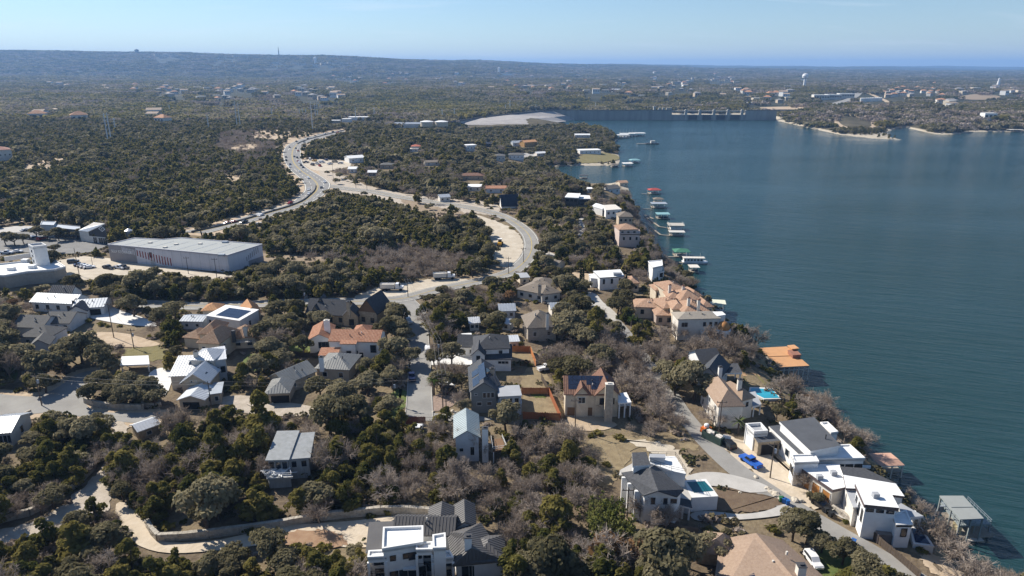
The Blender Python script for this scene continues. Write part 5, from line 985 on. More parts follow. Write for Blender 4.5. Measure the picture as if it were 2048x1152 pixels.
# ------------------------------------------------------------------ far buildings, tanks and towers
def fargz(px, py): return atg(px, py)
FAR_LM = [('the far left ridge',250,150),('the far hills left of the dam',700,170),('the hills behind the dam',1150,170),('the water tower',1600,170),('the right bank housing',1820,195)]
WROOF = [mat('far_tan_roof', (.34,.26,.19), .9, .1, .2), mat('far_grey_roof', (.25,.24,.235), .9, .1, .2), mat('far_white_roof', (.72,.71,.69), .8, .05, .2), mat('far_orange_roof', (.42,.22,.12), .9, .1, .2)]
FPROTO = []
for k in range(8):
    r = random.Random(40+k); W, D, H_ = r.uniform(11,18), r.uniform(9,13), r.uniform(4,7.5); V = [(-W/2,-D/2,-3),(W/2,-D/2,-3),(W/2,D/2,-3),(-W/2,D/2,-3),(-W/2,-D/2,H_),(W/2,-D/2,H_),(W/2,D/2,H_),(-W/2,D/2,H_)]
    m = MB(); m.faces(V, [(0,1,5,4),(1,2,6,5),(2,3,7,6),(3,0,4,7)], 0); o = .5; rr = 1.6+r.random()*1.6; q = W/2-D/2 if k % 2 else W/2+.3
    if k % 4 == 2: m.faces([(-W/2,-D/2,H_),(W/2,-D/2,H_),(W/2,D/2,H_),(-W/2,D/2,H_)], [(0,1,2,3)], 1)
    else: m.faces([(-W/2-o,-D/2-o,H_),(W/2+o,-D/2-o,H_),(W/2+o,D/2+o,H_),(-W/2-o,D/2+o,H_),(-q,0,H_+rr),(q,0,H_+rr)], [(0,1,5,4),(1,2,5),(2,3,4,5),(3,0,4)], 1)
    for s_ in (-.3,0,.3): m.poly([(W*s_-1,-D/2-.05,H_*.3),(W*s_+1,-D/2-.05,H_*.3),(W*s_+1,-D/2-.05,H_*.7),(W*s_-1,-D/2-.05,H_*.7)], 2)
    me_ = bpy.data.meshes.new('far_house'); me_.from_pydata(m.v, [], m.f)
    for mm in ((WHITE, OFFW, CREAM, TANW)[k % 4], WROOF[(k*3) % 4 if k % 4 != 2 else 2], GLASS): me_.materials.append(mm)
    me_.polygons.foreach_set('material_index', m.m); me_.update(); FPROTO.append(me_)
def far_house(px, py, k=None, s=1.0, lab=None, grp='far houses on the hills', rz=None):
    p = fargz(px, py); k = random.randrange(8) if k is None else k
    rn = ('white flat','tan','grey','orange')[0 if k % 4 == 2 else (1,2,2,3)[(k*3) % 4]] if k % 4 != 2 else 'white flat'; rn = {0:'tan',1:'grey',2:'white',3:'orange'}[(k*3) % 4 if k % 4 != 2 else 2]
    o = bpy.data.objects.new('far_house', FPROTO[k]); COL.objects.link(o); o.location = (p.x, p.y, p.z+3.0); o.rotation_euler = (0,0,random.uniform(-.7,.7) if rz is None else rz); o.scale = (s,)*3
    lm = min(FAR_LM, key=lambda l: abs(l[1]-px)+2*abs(l[2]-py)); setp(o, lab or f'tiny {rn} roofed house among trees near {lm[0]}', 'house', grp)
    sc_ = FPX/(p.y*cp+(100-p.z)*sp)*s; FARCLEAR.append([(px-9*sc_,py-5*sc_),(px+9*sc_,py-5*sc_),(px+10*sc_,py+17*sc_),(px-10*sc_,py+17*sc_)])
for poly, n, ks in (([(60,160),(460,180),(470,205),(300,195),(80,172)], 34, None), ([(420,168),(680,176),(690,206),(560,200),(430,190)], 30, None), ([(540,128),(690,128),(690,136),(560,136)], 16, (2,6)), ([(300,112),(480,114),(480,121),(300,119)], 12, (2,6)), ([(690,140),(1000,148),(1000,180),(860,176),(700,170)], 34, None),
                    ([(1000,140),(1460,150),(1480,200),(1300,200),(1010,178)], 58, None), ([(1350,150),(1490,156),(1490,170),(1360,166)], 20, (2,6)), ([(1440,180),(1590,176),(1590,206),(1500,212)], 18, None), ([(1860,168),(2040,176),(2040,196),(1900,190)], 12, None), ([(1840,204),(1930,204),(1930,216),(1850,214)], 5, None), ([(640,150),(700,150),(700,200),(650,196)], 8, None), ([(60,225),(330,222),(330,250),(60,252)], 7, (0,1,4))):
    xs = [p[0] for p in poly]; ys = [p[1] for p in poly]; c = 0
    while c < n:
        x, y = random.uniform(min(xs), max(xs)), random.uniform(min(ys), max(ys))
        if inpoly([x], [y], poly)[0]: far_house(x, y, None if ks is None else random.choice(ks), random.uniform(1.2,1.8)*(1.7 if y < 140 else 1)); c += 1
for i in range(26):   # orange roofed housing on the right bank
    x, y = 1765+random.random()*125, 178+random.random()*18; far_house(x, y, (1,5)[i % 2] if i % 3 else 3, 1.25, 'far house with an orange tiled roof among the housing on the right bank', 'orange roofed housing on the right bank')
def farbox(name, lab, cat, px, w, d, hh, wall, roof, rz=0, base=4, n=0, rise=0):
    p = fargz(*px); e = empty(name, p, lab, cat, None, rz); m = MB(); m.box(-w/2,-d/2,-base,w/2,d/2,hh); m.build('wall', [wall], e); m = MB()
    if rise: m.slab([(-w/2-.4,-d/2-.4,hh),(w/2+.4,-d/2-.4,hh),(w/2+.4,0,hh+rise),(-w/2-.4,0,hh+rise),(w/2+.4,d/2+.4,hh),(-w/2-.4,d/2+.4,hh)], [(0,1,2,3),(3,2,4,5)], .3)
    else: m.box(-w/2-.3,-d/2-.3,hh+.003,w/2+.3,d/2+.3,hh+.5)
    m.build('roof', [roof], e)
    for k in range(n):
        g = MB(); x = -w/2+w*(k+.5)/n; g.box(x-w/n*.33,-d/2-.12,hh*.45,x+w/n*.33,-d/2-.02,hh*.75); g.build('window', [GLASS], e)
    sc_ = FPX/(p.y*cp+(100-p.z)*sp); q = w*.6*sc_; FARCLEAR.append([(px[0]-q,px[1]-hh*sc_),(px[0]+q,px[1]-hh*sc_),(px[0]+q,px[1]+10*sc_),(px[0]-q,px[1]+10*sc_)]); HULLS.append([(px[0]-q,px[1]-hh*sc_),(px[0]+q,px[1]-hh*sc_),(px[0]+q,px[1]+2),(px[0]-q,px[1]+2)])
    return e
farbox('warehouse', 'long pale metal warehouse left of the embankment', 'warehouse', (818,255), 46, 14, 6, OFFW, GALV, .06, rise=2.5); farbox('warehouse', 'grey annex at the right end of the pale warehouse', 'warehouse', (836,254), 16, 12, 5, BLUEW, MEMB, .06)
for x, lab in ((854,'white round roofed storage tank left of its twin'),(883,'cream round storage tank at the foot of the embankment')):
    p = at(x, 251, L); e = empty('storage_tank', p, lab, 'tank'); m = MB(); m.lathe((0,0,-1), [(10,0),(10,6.5)], 24); m.build('tank_wall', [CREAM], e); m = MB(); m.lathe((0,0,5.5), [(10.3,0),(10.3,.4),(5,1.6),(.3,2.1)], 24); m.build('tank_roof', [MEMB], e); HULLS.append([(x-14,240),(x+14,240),(x+14,254),(x-14,254)])
farbox('warehouse', 'white flat warehouse at the top of the highway', 'warehouse', (722,240), 40, 18, 5, WHITE, MEMB, .05); farbox('warehouse', 'small white building left of the white flat warehouse', 'warehouse', (694,244), 14, 12, 5, WHITE, MEMB); farbox('warehouse', 'low tan roofed building beside the far clearing', 'warehouse', (672,246), 14, 12, 4, TANW, MEMB)
farbox('office_block', 'pale square hotel block on the far left hills', 'building', (428,176), 26, 14, 12, WHITE, MEMB, n=4); farbox('long_building', 'long low white building below a tower on the far hills', 'building', (1015,150), 120, 26, 9, WHITE, MEMB, .1)
for x, y, w_, lab in ((1640,200,42,'glass fronted office block beside the far road, leftmost'),(1665,199,40,'dark glass office block in the middle of the far offices'),(1690,197,42,'curved pale office block, rightmost of the far offices')): farbox('office_block', lab, 'building', (x,y), w_, 24, 14, OFFW, MEMB, -.1, n=6)
farbox('ruin', 'white house above the dark bank at the right', 'house', (1975,240), 22, 14, 12, WHITE, MEMB, n=3); farbox('white_house', 'white building on the slope just above the dam', 'building', (1497,210), 32, 16, 6, WHITE, MEMB, n=3); farbox('white_house', 'white gabled house in trees behind the dam', 'building', (1231,184), 30, 14, 7, WHITE, MEMB, .3, rise=4); farbox('white_house', 'bright white house in trees left behind the dam', 'building', (1005,182), 24, 14, 6, WHITE, MEMB)
def tower(name, lab, px, prof, m, n=14):
    p = fargz(*px); e = empty(name, p, lab, 'tower'); mb = MB(); mb.lathe((0,0,-3), prof[0], n); mb.build('shaft', [m], e); mb = MB(); mb.lathe((0,0,-3), prof[1], n); mb.build('head', [m], e)
tower('water_tower', 'white mushroom shaped water tower on the far hills', (1608,175), ([(8,0),(5,14),(4.6,38)], [(5,38),(12,43),(13,50),(10,57),(3,60)]), WHITE); FARCLEAR.append([(1600,150),(1616,150),(1616,178),(1600,178)])
tower('standpipe', 'white lighthouse like standpipe at the far right', (1996,172), ([(9,0),(5.5,26)], [(4.2,26),(4.2,36),(2.5,38),(.5,40)]), WHITE); FARCLEAR.append([(1988,150),(2006,150),(2006,175),(1988,175)])
tower('standpipe', 'slim white tower above the long low building', (998,147), ([(9,0),(9,44)], [(9.4,44),(9.4,48),(2,50)]), WHITE)
tower('water_tower', 'tiny tower on the skyline of the left ridge', (274,106.5), ([(14,0),(14,20)], [(20,20),(20,36),(6,42)]), DGREY); tower('mast', 'thin mast on the skyline ridge', (558,113), ([(5,0),(4,60)], [(3,60),(2,90)]), DGREY); tower('water_tower', 'pale tower on the far ridge left of centre', (631,128), ([(9,0),(9,40)], [(14,40),(14,56),(3,60)]), WHITE)
for i in range(12):   # white tanks in a row
    x = 1722+i*3.6; p = fargz(x, 204-i*.12); e = empty('white_tank', p, f'white upright tank, {["first","second","third","fourth","fifth","sixth","seventh","eighth","ninth","tenth","eleventh","twelfth"][i]} from the left in the bank of tanks', 'tank', 'bank of white tanks on the right bank'); mb = MB(); mb.lathe((0,0,-3), [(3.0,0),(3.0,12),(1.6,13.4)], 10); mb.build('tank_wall', [WHITE], e)
FARCLEAR.append([(1716,190),(1766,190),(1768,212),(1716,212)])
# ------------------------------------------------------------------ dam
DAMC = mat('dam_concrete', (.24,.235,.22), .92, .2, .08, (.35,.34,.32), streak=(1,1,.12)); ROCKF = mat('rockfill', (.27,.25,.24), .95, .2, .06, (.38,.355,.335), bump=.5, bscale=.4)
d0, d1 = at(1103,240,0), at(1552,240,0); D_ = (d1-d0).length; ed = (d1-d0).normalized(); en = Vector((-ed.y, ed.x, 0))
dam = empty('dam', d0, 'long grey concrete dam with gated spillway across the far end of the lake', 'dam'); TD = lambda x, y, z: tuple(ed*x+en*y+Vector((0,0,z)))
def u_of(px): return (at(px,240,0)-d0).dot(ed)
def damsec(a, b, top, name='wall', th=7):
    m = MB(); n = max(1, int((b-a)/14))
    for k in range(n): m.box(a+(b-a)*k/n+.15, (k % 2)*.25, -8, a+(b-a)*(k+1)/n-.15, th, top, 0, TD)
    m.box(a+.5,.8,-8,b-.5,th-.2,top-.3,0,TD); return m.build(name, [DAMC], dam)
damsec(0, u_of(1343), 18.5); damsec(u_of(1343), u_of(1490), 10.5); damsec(u_of(1490), D_, 18.5)
m = MB(); m.box(0,-1,18.7,u_of(1343),8,19.2,0,TD); m.box(0,-1.2,19.2,u_of(1343),-.8,20.2,0,TD); m.box(u_of(1490),-1,18.7,D_+30,8,19.2,0,TD); m.box(u_of(1490),-1.2,19.2,D_+30,-.8,20.2,0,TD); m.build('crest_road', [mat('crest_concrete', (.2,.2,.2))], dam)
m = MB(); m.box(u_of(1343),1,17.0,u_of(1490),6,18.3,0,TD); m.build('bridge_deck', [CONC], dam)
for k in range(4): x = u_of(1385+28*k); m = MB(); m.box(x-9,-.6,.5,x+9,.25,9.8,0,TD); m.build('spillway_gate', [mat('dark_gate_steel', (.06,.065,.07), .6, .2, .3)], dam)
for k in range(5): x = u_of(1371+28*k); m = MB(); m.box(x-2,-2,-6,x+2,7,17,0,TD); m.box(x-2.6,-1,17.003,x+2.6,5,19.6,0,TD); m.box(x-1.6,0,19.603,x+1.6,4,21.4,0,TD); m.build('spillway_pier', [mat('pale_concrete', (.34,.33,.31), .9, .1, .3)], dam)
for px in (1308,1318,1326,1334,1340): x = u_of(px); m = MB(); m.box(x-2.2,0,18.7,x+2.2,6,23.5+(px == 1308)*3,0,TD); m.box(x-2.8,-.6,23.5+(px == 1308)*3,x+2.8,6.6,24.3+(px == 1308)*3,0,TD); m.build('gate_house', [mat('pale_concrete', (.5,.49,.46))], dam)
HULLS.append([(1090,214),(1552,214),(1552,244),(1160,244),(1100,248)])
# embankment
cr = [at(902,245,17),at(960,236,18),at(1020,229,18.4),at(1078,223,18.5),at(1105,221.8,18.6)]; mid = [atg(x,y,1.4) for x, y in ((922,246),(982,242),(1046,238))]+[at(1108,234,9),at(1132,231.5,9)]; toe = [atg(x,y,.6) for x, y in ((936,250),(1000,250),(1066,249))]+[at(1136,242.5,-1),at(1160,240,-1)]
back = [p+Vector((-10,45,-16)) for p in cr]; m = MB(); V = [tuple(p) for p in back+cr+mid+toe]; nn = 5; m.faces(V, [(r_*nn+i,r_*nn+i+1,(r_+1)*nn+i+1,(r_+1)*nn+i) for r_ in range(3) for i in range(4)])
emb = m.build('embankment', [ROCKF]); setp(emb, 'grey rockfill embankment sloping up to the left end of the dam', 'embankment')
if emb.data.polygons[5].normal.z < 0: emb.data.flip_normals()
m = MB()
for i in range(4): a, b = cr[i], cr[i+1]; n_ = Vector((-(b-a).y,(b-a).x,0)).normalized()*1.2; m.faces([tuple(a-n_),tuple(a+n_),tuple(b+n_),tuple(b-n_)]+[tuple(v+Vector((0,0,1.8))) for v in (a-n_,a+n_,b+n_,b-n_)], [(0,1,5,4),(4,5,6,7),(3,2,6,7),(0,4,7,3),(1,2,6,5)])
m.build('parapet', [DGREY], emb); FARCLEAR.append([(900,242),(1020,226),(1078,219),(1160,219),(1160,252),(1060,258),(990,260),(925,258)]); HULLS.append([(905,246),(1020,230),(1078,222),(1105,220),(1160,239),(1140,245),(1060,249),(990,252),(930,256)])
def rdrape(name, pts, wid, m, lab, lift=1.5):
    P_ = [atg(x, y) for x, y in smooth_open(pts, 4)]; mb = MB()
    for i in range(len(P_)-1):
        a, b = P_[i], P_[i+1]; n_ = Vector((-(b-a).y,(b-a).x,0)).normalized()*wid/2; u = Vector((0,0,lift)); mb.poly([a-n_+u,a+n_+u,b+n_+u,b-n_+u])
    setp(mb.build(name, [m]), lab, kind='structure'); FARCLEAR.append([(x-3, y-4) for x, y in pts] + [(x+4, y+5) for x, y in reversed(pts)])
rdrape('far_road', [(1655,212),(1678,206),(1700,199),(1714,190),(1720,182),(1730,176)], 22, ASPH2, 'far road climbing past the offices'); rdrape('far_road', [(1735,186),(1750,193),(1768,201),(1776,206)], 12, SAND, 'far sandy track on the right bank')
for pts, lab in (([(1520,216),(1590,214),(1622,214),(1620,219),(1545,220)], 'tan clearing at the right end of the dam'), ([(1650,238),(1690,228),(1730,236),(1760,246),(1770,258),(1720,262),(1670,252)], 'pale bare ground on the right bank point'), ([(1915,195),(1960,188),(2000,194),(1985,200),(1930,200)], 'grey brown bare slope at the far right')):
    P_ = smooth_closed(pts, 3); mb = MB(); mb.poly([atg(x,y)+Vector((0,0,1.5)) for x, y in P_]); o = mb.build('dirt_patch', [SAND if 'slope' not in lab else DIRT]); setp(o, lab, kind='structure'); FARCLEAR.append([(1024+(x-1024), y+2) for x, y in pts])
# ------------------------------------------------------------------ docks and boats
WOOD = mat('dock_wood', (.30,.26,.21), .9, .2, 1, streak=(5,.5,1)); HULLM = mat('boat_hull', (.7,.7,.7), .3, .05, 1, spec=.5); HULLB = mat('dark_boat_hull', (.03,.04,.07), .3, .1, 1, spec=.5)
def boat(p, rz, ln, lab, m=HULLM, cabin=True, grp=None):
    e = empty('motor_boat', p, lab, 'boat', grp, rz); b = ln*.17; mb = MB()
    sec = [(-ln/2,b*.9,.1),(-ln*.1,b,.1),(ln*.25,b*.8,.18),(ln/2,.05,.4)]; V = []
    for x, w_, k in sec: V += [(x,-w_,.85+k),(x,-w_*.55,-.25),(x,w_*.55,-.25),(x,w_,.85+k)]
    F = [(i*4+j,i*4+j+1,i*4+j+5,i*4+j+4) for i in range(3) for j in range(3)]+[(0,3,2,1)]; mb.faces(V, F); mb.build('hull', [m], e)
    mb = MB(); mb.poly([(-ln/2,-b*.8,.6),(ln*.25,-b*.7,.6),(ln*.25,b*.7,.6),(-ln/2,b*.8,.6)]); mb.build('deck', [OFFW], e)
    if cabin: mb = MB(); mb.faces([(-ln*.1,-b*.6,.6),(ln*.15,-b*.55,.6),(ln*.15,b*.55,.6),(-ln*.1,b*.6,.6),(-ln*.06,-b*.5,1.7),(ln*.05,-b*.45,1.7),(ln*.05,b*.45,1.7),(-ln*.06,b*.5,1.7)], [(0,1,5,4),(1,2,6,5),(2,3,7,6),(3,0,4,7),(4,5,6,7)]); mb.build('windscreen', [GLASS], e)
    return e
def dock(px, w, d, hh, roof, lab, rm, rz=0, two=False, boatm=None, short=None, grp='boat docks along the bluff'):
    p = at(px[0], px[1], 0); e = empty('boat_dock', p, lab, 'dock', grp, rz); mb = MB(); mb.box(-w/2,-d/2,.15,w/2,-d/2+1.2,.6); mb.box(-w/2,d/2-1.2,.15,w/2,d/2,.6); mb.box(-w/2,-d/2+1.21,.15,-w/2+1.2,d/2-1.21,.6); mb.build('deck', [WOOD], e)
    for x in (-w/2+.2, 0, w/2-.2):
        for y in (-d/2+.2, d/2-.2): mb = MB(); mb.box(x-.1,y-.1,-1.5,x+.1,y+.1,hh); mb.build('post', [OFFW], e)
    mb = MB()
    if roof == 'hip': q = min(w,d)/2*.9; o = .5; mb.slab([(-w/2-o,-d/2-o,hh),(w/2+o,-d/2-o,hh),(w/2+o,d/2+o,hh),(-w/2-o,d/2+o,hh),(-w/2+q,0,hh+1.3),(w/2-q,0,hh+1.3)], [(0,1,5,4),(1,2,5),(2,3,4,5),(3,0,4)], .2)
    else: mb.box(-w/2-.4,-d/2-.4,hh+.003,w/2+.4,d/2+.4,hh+.3)
    mb.build('roof', [rm], e)
    if two:
        mb = MB(); mb.box(-w/2+1,-d/2+.6,.61,w/2-1,d/2-2,hh-.4); mb.build('cabin', [WHITE], e)
        for sx in (-1,1):
            mb = MB(); mb.tube((sx*w/2,-d/2,hh+1.2),(sx*w/2,d/2,hh+1.2),.06,n=4)
            for k in range(4): y = -d/2+d*k/3; mb.tube((sx*w/2,y,hh+.3),(sx*w/2,y,hh+1.2),.05,n=4)
            mb.build('railing', [WHITE], e)
    if boatm: boat(p+Vector((math.cos(rz)*.5, math.sin(rz)*.5, .15)), rz, min(w,d*2)*.75, 'motor boat moored under '+lab.split(' with')[0].replace('boat dock','the boat dock'), boatm)
    return e
BRED = mat('red_canopy', (.36,.06,.05), .8, .15, 1); BGRN = mat('green_canopy', (.05,.17,.11), .8, .15, 1); BTEAL = mat('teal_roof', (.20,.36,.38), .6, .1, .6)
dock((1308,387), 9.5, 7, 3.4, 'hip', 'red canopied boat dock, farthest in the row off the bluff', BRED, .1, boatm=HULLM); dock((1316,405), 7, 6, 3.0, 'hip', 'brown roofed boat dock just behind the silver roofed one', TSH, 0); dock((1317,415), 11, 7, 3.2, 'flat', 'silver flat roofed boat dock with white deck off the bluff', GALV, 0, boatm=HULLM)
dock((1325,436.5), 8.5, 7, 3.2, 'flat', 'pale teal roofed boat dock off the bluff', BTEAL, 0, boatm=HULLB); dock((1351,459), 9.5, 8, 3.2, 'flat', 'two level cream boat dock with upper pavilion off the bluff', mat('weathered_cream', (.42,.39,.34), .85, .1, 1), -.06, two=True); dock((1353,471), 9, 5, 2.4, 'flat', 'low white boat dock in front of the two level one', mat('weathered_white', (.5,.49,.46), .85, .1, 1), -.06, boatm=HULLM)
dock((1362,512), 8, 7, 3.2, 'hip', 'green canopied boat dock near the houseboat', BGRN, 0, boatm=HULLM); dock((1387,543.5), 4.2, 5, 2.8, 'flat', 'small cream roofed boat dock nearest the villa', OFFW, 0, boatm=HULLB); dock((1432,622), 6.5, 5, 4, 'flat', 'cream roofed boat dock beside the tiled villa', mat('cream_roof', (.62,.63,.5), .7, .05, 1), -.2, boatm=HULLM)
dock((1167,357), 7, 6, 3, 'flat', 'dark roofed boat dock inside the cove', DGREY, 0, grp='boat docks at the cove'); dock((1229,334), 8, 7, 3, 'flat', 'brown roofed boat dock at the cove mouth', TSH, .1, boatm=HULLB, grp='boat docks at the cove'); dock((1255,332.5), 10, 8, 3.2, 'flat', 'white boat dock outside the cove mouth', WHITE, .1, boatm=HULLM, grp='boat docks at the cove'); dock((1269,325.5), 11, 8, 3.2, 'hip', 'pale blue roofed boat dock farthest out from the cove', BTEAL, .1, boatm=HULLM, grp='boat docks at the cove')
p = at(1388,526,0); e = empty('houseboat', p, 'long white two level houseboat moored off the bluff', 'houseboat', None, -.05); m = MB(); m.faces([(-6.5,-2,.9),(6.5,-2,.9),(7.5,0,1.0),(6.5,2,.9),(-6.5,2,.9),(-6.2,-1.6,-.3),(6,-1.6,-.3),(6.8,0,-.3),(6,1.6,-.3),(-6.2,1.6,-.3)], [(0,1,2,3,4),(0,5,6,1),(1,6,7,2),(2,7,8,3),(3,8,9,4),(4,9,5,0)]); m.build('hull', [HULLM], e); m = MB(); m.box(-5.8,-1.6,.92,4.6,1.6,3.0); m.build('cabin', [WHITE], e); m = MB(); m.box(-6.3,-1.9,3.003,5.4,1.9,3.2); m.build('roof_deck', [OFFW], e)
for k in range(6): m = MB(); x = -5.2+1.75*k; m.box(x-.5,-1.66,1.6,x+.5,-1.61,2.5); m.build('window', [GLASS], e)
m = MB()
for k in range(8): m.tube((-6.2+k*1.6,-1.85,3.2),(-6.2+k*1.6,-1.85,4.1),.04,n=4)
m.tube((-6.2,-1.85,4.1),(5.2,-1.85,4.1),.05,n=4); m.tube((-4.5,0,3.2),(-4.5,0,6.2),.07,n=5); m.tube((3,0,3.2),(3,0,5.6),.06,n=5); m.build('railing', [WHITE], e)
p = at(1304,288,0); e = empty('work_barge', p, 'dark work barge alone on the far water', 'barge'); m = MB(); m.box(-9,-4,-.4,9,4,1.2); m.build('hull', [DGREY], e); m = MB(); m.box(-2,-2.5,1.203,4,2.5,4.5); m.build('cabin', [OFFW], e); m = MB(); m.tube((-1,0,4.5),(-1,0,9),.25,n=5); m.tube((-1,0,9),(-10,0,5),.2,n=5); m.build('crane_arm', [DGREY], e); m = MB(); m.box(-21,-2,-.3,-9.5,2,.6); m.build('float', [WOOD], e)
for x, y, w_, lab in ((1240,276,26,'long white roofed marina dock, leftmost at the point'),(1254,273,22,'white marina dock in the middle at the point'),(1274,272,24,'white roofed marina dock, rightmost at the point')): dock((x,y), w_, 12, 4.5, 'flat', lab, MEMB, .05, boatm=HULLM, grp='marina docks at the point')
for k in range(6): p = at(1240+k*6, 275-k*.4, 0); e = empty('sailboat', p, f'tiny sailing boat with bare mast, {["first","second","third","fourth","fifth","sixth"][k]} from the left at the marina', 'boat', 'sailing boats at the marina', 1.2); m = MB(); m.faces([(-4,-1.2,.9),(1,-1.3,.9),(4.5,0,1.1),(1,1.3,.9),(-4,1.2,.9),(-3.5,-.7,-.3),(3.5,0,-.3),(-3.5,.7,-.3)], [(0,1,2,3,4),(0,5,6,2,1),(3,2,6,7,4),(0,4,7,5)]); m.build('hull', [HULLM], e); m = MB(); m.tube((0,0,.9),(0,0,12),.14,.08,n=5); m.build('mast', [OFFW], e)
p = at(2032,264,0); dock((2030,264), 22, 10, 4, 'flat', 'pale dock under the dark bank at the far right', OFFW, 0, grp='docks on the right bank')
def gang(pts, lab, wd=1.1, z=.7):
    P_ = [at(x, y, z) for x, y in pts]; mb = MB()
    for i in range(len(P_)-1):
        a, b = P_[i], P_[i+1]; n_ = Vector((-(b-a).y,(b-a).x,0)).normalized()*wd/2; mb.slab([tuple(a-n_),tuple(a+n_),tuple(b+n_),tuple(b-n_)], [(0,3,2,1)], .25)
    e = empty('gangway', P_[0], lab, 'gangway', 'gangways along the bluff'); mb.build('walkway', [WOOD], e, off=P_[0])
gang([(1283,387),(1298,388)], 'short gangway to the red canopied dock'); gang([(1284,417),(1304,418)], 'gangway to the silver roofed dock'); gang([(1288,429),(1307,437)], 'slanting gangway to the teal roofed dock'); gang([(1290,432),(1319,453),(1333,455)], 'long bent gangway to the two level dock'); gang([(1296,450),(1321,469),(1340,471)], 'long bent gangway to the low white dock'); gang([(1336,513),(1351,513)], 'short gangway to the green canopied dock'); gang([(1352,524),(1368,525)], 'short gangway to the houseboat'); gang([(1345,532),(1362,543),(1381,544)], 'bent gangway to the small cream dock')
h = House('boat_pier', 'pale wooden pier reaching into the lake below the domed rotunda', (1478,674), cat='pier', z=0); h.slab_px([(1455,676),(1494,675),(1487,667),(1452,668)], 1.0, .35, mat('pale_planks', (.45,.42,.37), .9, .15, 1, streak=(5,.5,1)), 'deck'); h.posts([(1490,674),(1484,669),(1470,675),(1466,669)], -2, 1.0, WOOD, .15)
h = House('boathouse', 'large boathouse with flat orange roof and small rooftop hut over the water', (1570,745), cat='boathouse', z=0, short='the orange roofed boathouse'); OR2 = mat('orange_deck_roof', (.50,.27,.13), .85, .08, .4)
h.prism([(1559,734),(1618,731),(1573,693),(1517,696)], 5.6, WOOD, OR2, .1, .35, walls=False); h.slab_px([(1536,713),(1590,711),(1589,710.4),(1535,712.3)], 5.75, .12, mat('roof_joint', (.36,.19,.09)), 'roof_joint')
h.prism([(1585,697),(1596,696),(1588,690),(1577,691)], 7.6, OR2, OTILE, .3, z0=5.5); h.prism([(1586,710),(1602,709),(1592,699),(1576,700)], 6.9, mat('red_brown_stair', (.27,.13,.09)), mat('red_brown_stair', (.27,.13,.09)), .1, z0=5.5)
m = MB()
fr_ = [at(x,y,5.5) for x,y in ((1517,696),(1559,734),(1618,731))]
for i in range(2):
    a, b = fr_[i], fr_[i+1]
    for k in range(7): q = a.lerp(b, k/6); m2 = MB(); m2.box(q.x-.12,q.y-.12,-2,q.x+.12,q.y+.12,5.2); h.own(m2, 'post', OFFW)
    m.tube(a+Vector((0,0,-1.2)), b+Vector((0,0,-1.2)), .12, n=4)
h.own(m, 'beam', OFFW); h.slab_px([(1560,752),(1612,750),(1570,712),(1520,714)], 1.0, .3, WOOD, 'deck'); m = MB(); q = at(1556,733,5.6); m.box(q.x-1.2,q.y+.3,.8,q.x+1.8,q.y+2.6,3.4); h.own(m, 'boat_shed', DGREY)
boat(at(1590,745,0)+Vector((0,3,.2)), 1.2, 8, 'motor boat berthed under the orange boathouse roof'); h.done()
h = House('boathouse', 'boathouse with salmon coloured roof among bare shore trees', (1775,930), cat='boathouse', z=0, short='the salmon roofed boathouse'); h.prism([(1762,932),(1808,930),(1796,918),(1747,918)], 4.4, OFFW, SALMON, .1, .3, walls=False, hs=[4.0,4.0,4.7,4.7]); h.prism([(1796,917.8),(1747,917.8),(1737,907),(1781,906)], 4.6, OFFW, SALMON, .1, .3, walls=False, hs=[4.7,4.7,4.2,4.2]); h.posts([(1764,932),(1785,931),(1806,930),(1740,908),(1780,907)], -2, 3.8, OFFW, .14); h.slab_px([(1764,945),(1806,943),(1780,920),(1740,922)], 1, .3, WOOD, 'deck'); h.track([tuple(at(x,y,4)[:2]) for x,y in ((1764,932),(1806,930),(1780,907),(1740,908))], 1, 4.5); h.done()
h = House('boathouse', 'grey two level boathouse with metal roof, open railings and side stair', (1930,1050), cat='boathouse', z=0, short='the grey two level boathouse'); GB = mat('grey_steel', (.24,.27,.27), .6, .1, 1)
h.prism([(1921,1038),(1966,1036),(1926,992),(1881,992)], 6.6, GB, mat('grey_dock_roof', (.27,.285,.275), .7, .06, .5), .15, .25, walls=False); h.slab_px([(1903,1014.3),(1946,1013.7),(1945,1013),(1902,1013.5)], 6.72, .1, GB, 'roof_joint')
dk = [(1918,1051),(1982,1048),(1934,1001),(1880,1004)]; h.slab_px(dk, 3.5, .35, GB, 'upper_deck'); P_ = [tuple(at(x,y,3.5)[:2]) for x,y in dk]; h.rails([P_[0],P_[1],P_[2]], 3.5, GALV, 1.1, 1.2); h.rails([P_[0],P_[3]], 3.5, GALV, 1.1, 1.2)
for px_, z1 in (((1921,1038),6.3),((1966,1036),6.3),((1926,993),6.3),((1882,993),6.3),((1943,1037),6.3),((1904,1015),6.3)): h.posts([px_], -2, z1, GB, .14)
h.posts([(1919,1050),(1981,1047),(1950,1049)], -2, 3.2, GB, .14); h.slab_px([(1922,1075),(1986,1072),(1936,1022),(1882,1025)], 1.0, .3, WOOD, 'deck'); h.prism([(1907,1041),(1918,1051),(1926,1050),(1913,1040)], 3.3, mat('yellow_tan_panel', (.42,.36,.22), .9, .1, 1), GB, 0, z0=.8); h.slab_px([(1938,1082),(1968,1081),(1958,1071),(1930,1072)], .7, .25, mat('pale_planks', (.45,.42,.37)), 'float')
a, b = at(1874,1030,1.5), at(1884,1012,3.6); m = MB()
for k in range(9): q = a.lerp(b, k/8); m.box(q.x-.7,q.y-.15,q.z-.1,q.x+.7,q.y+.2,q.z)
h.own(m, 'stair', GALV); h.track(P_, 0, 6); h.done()
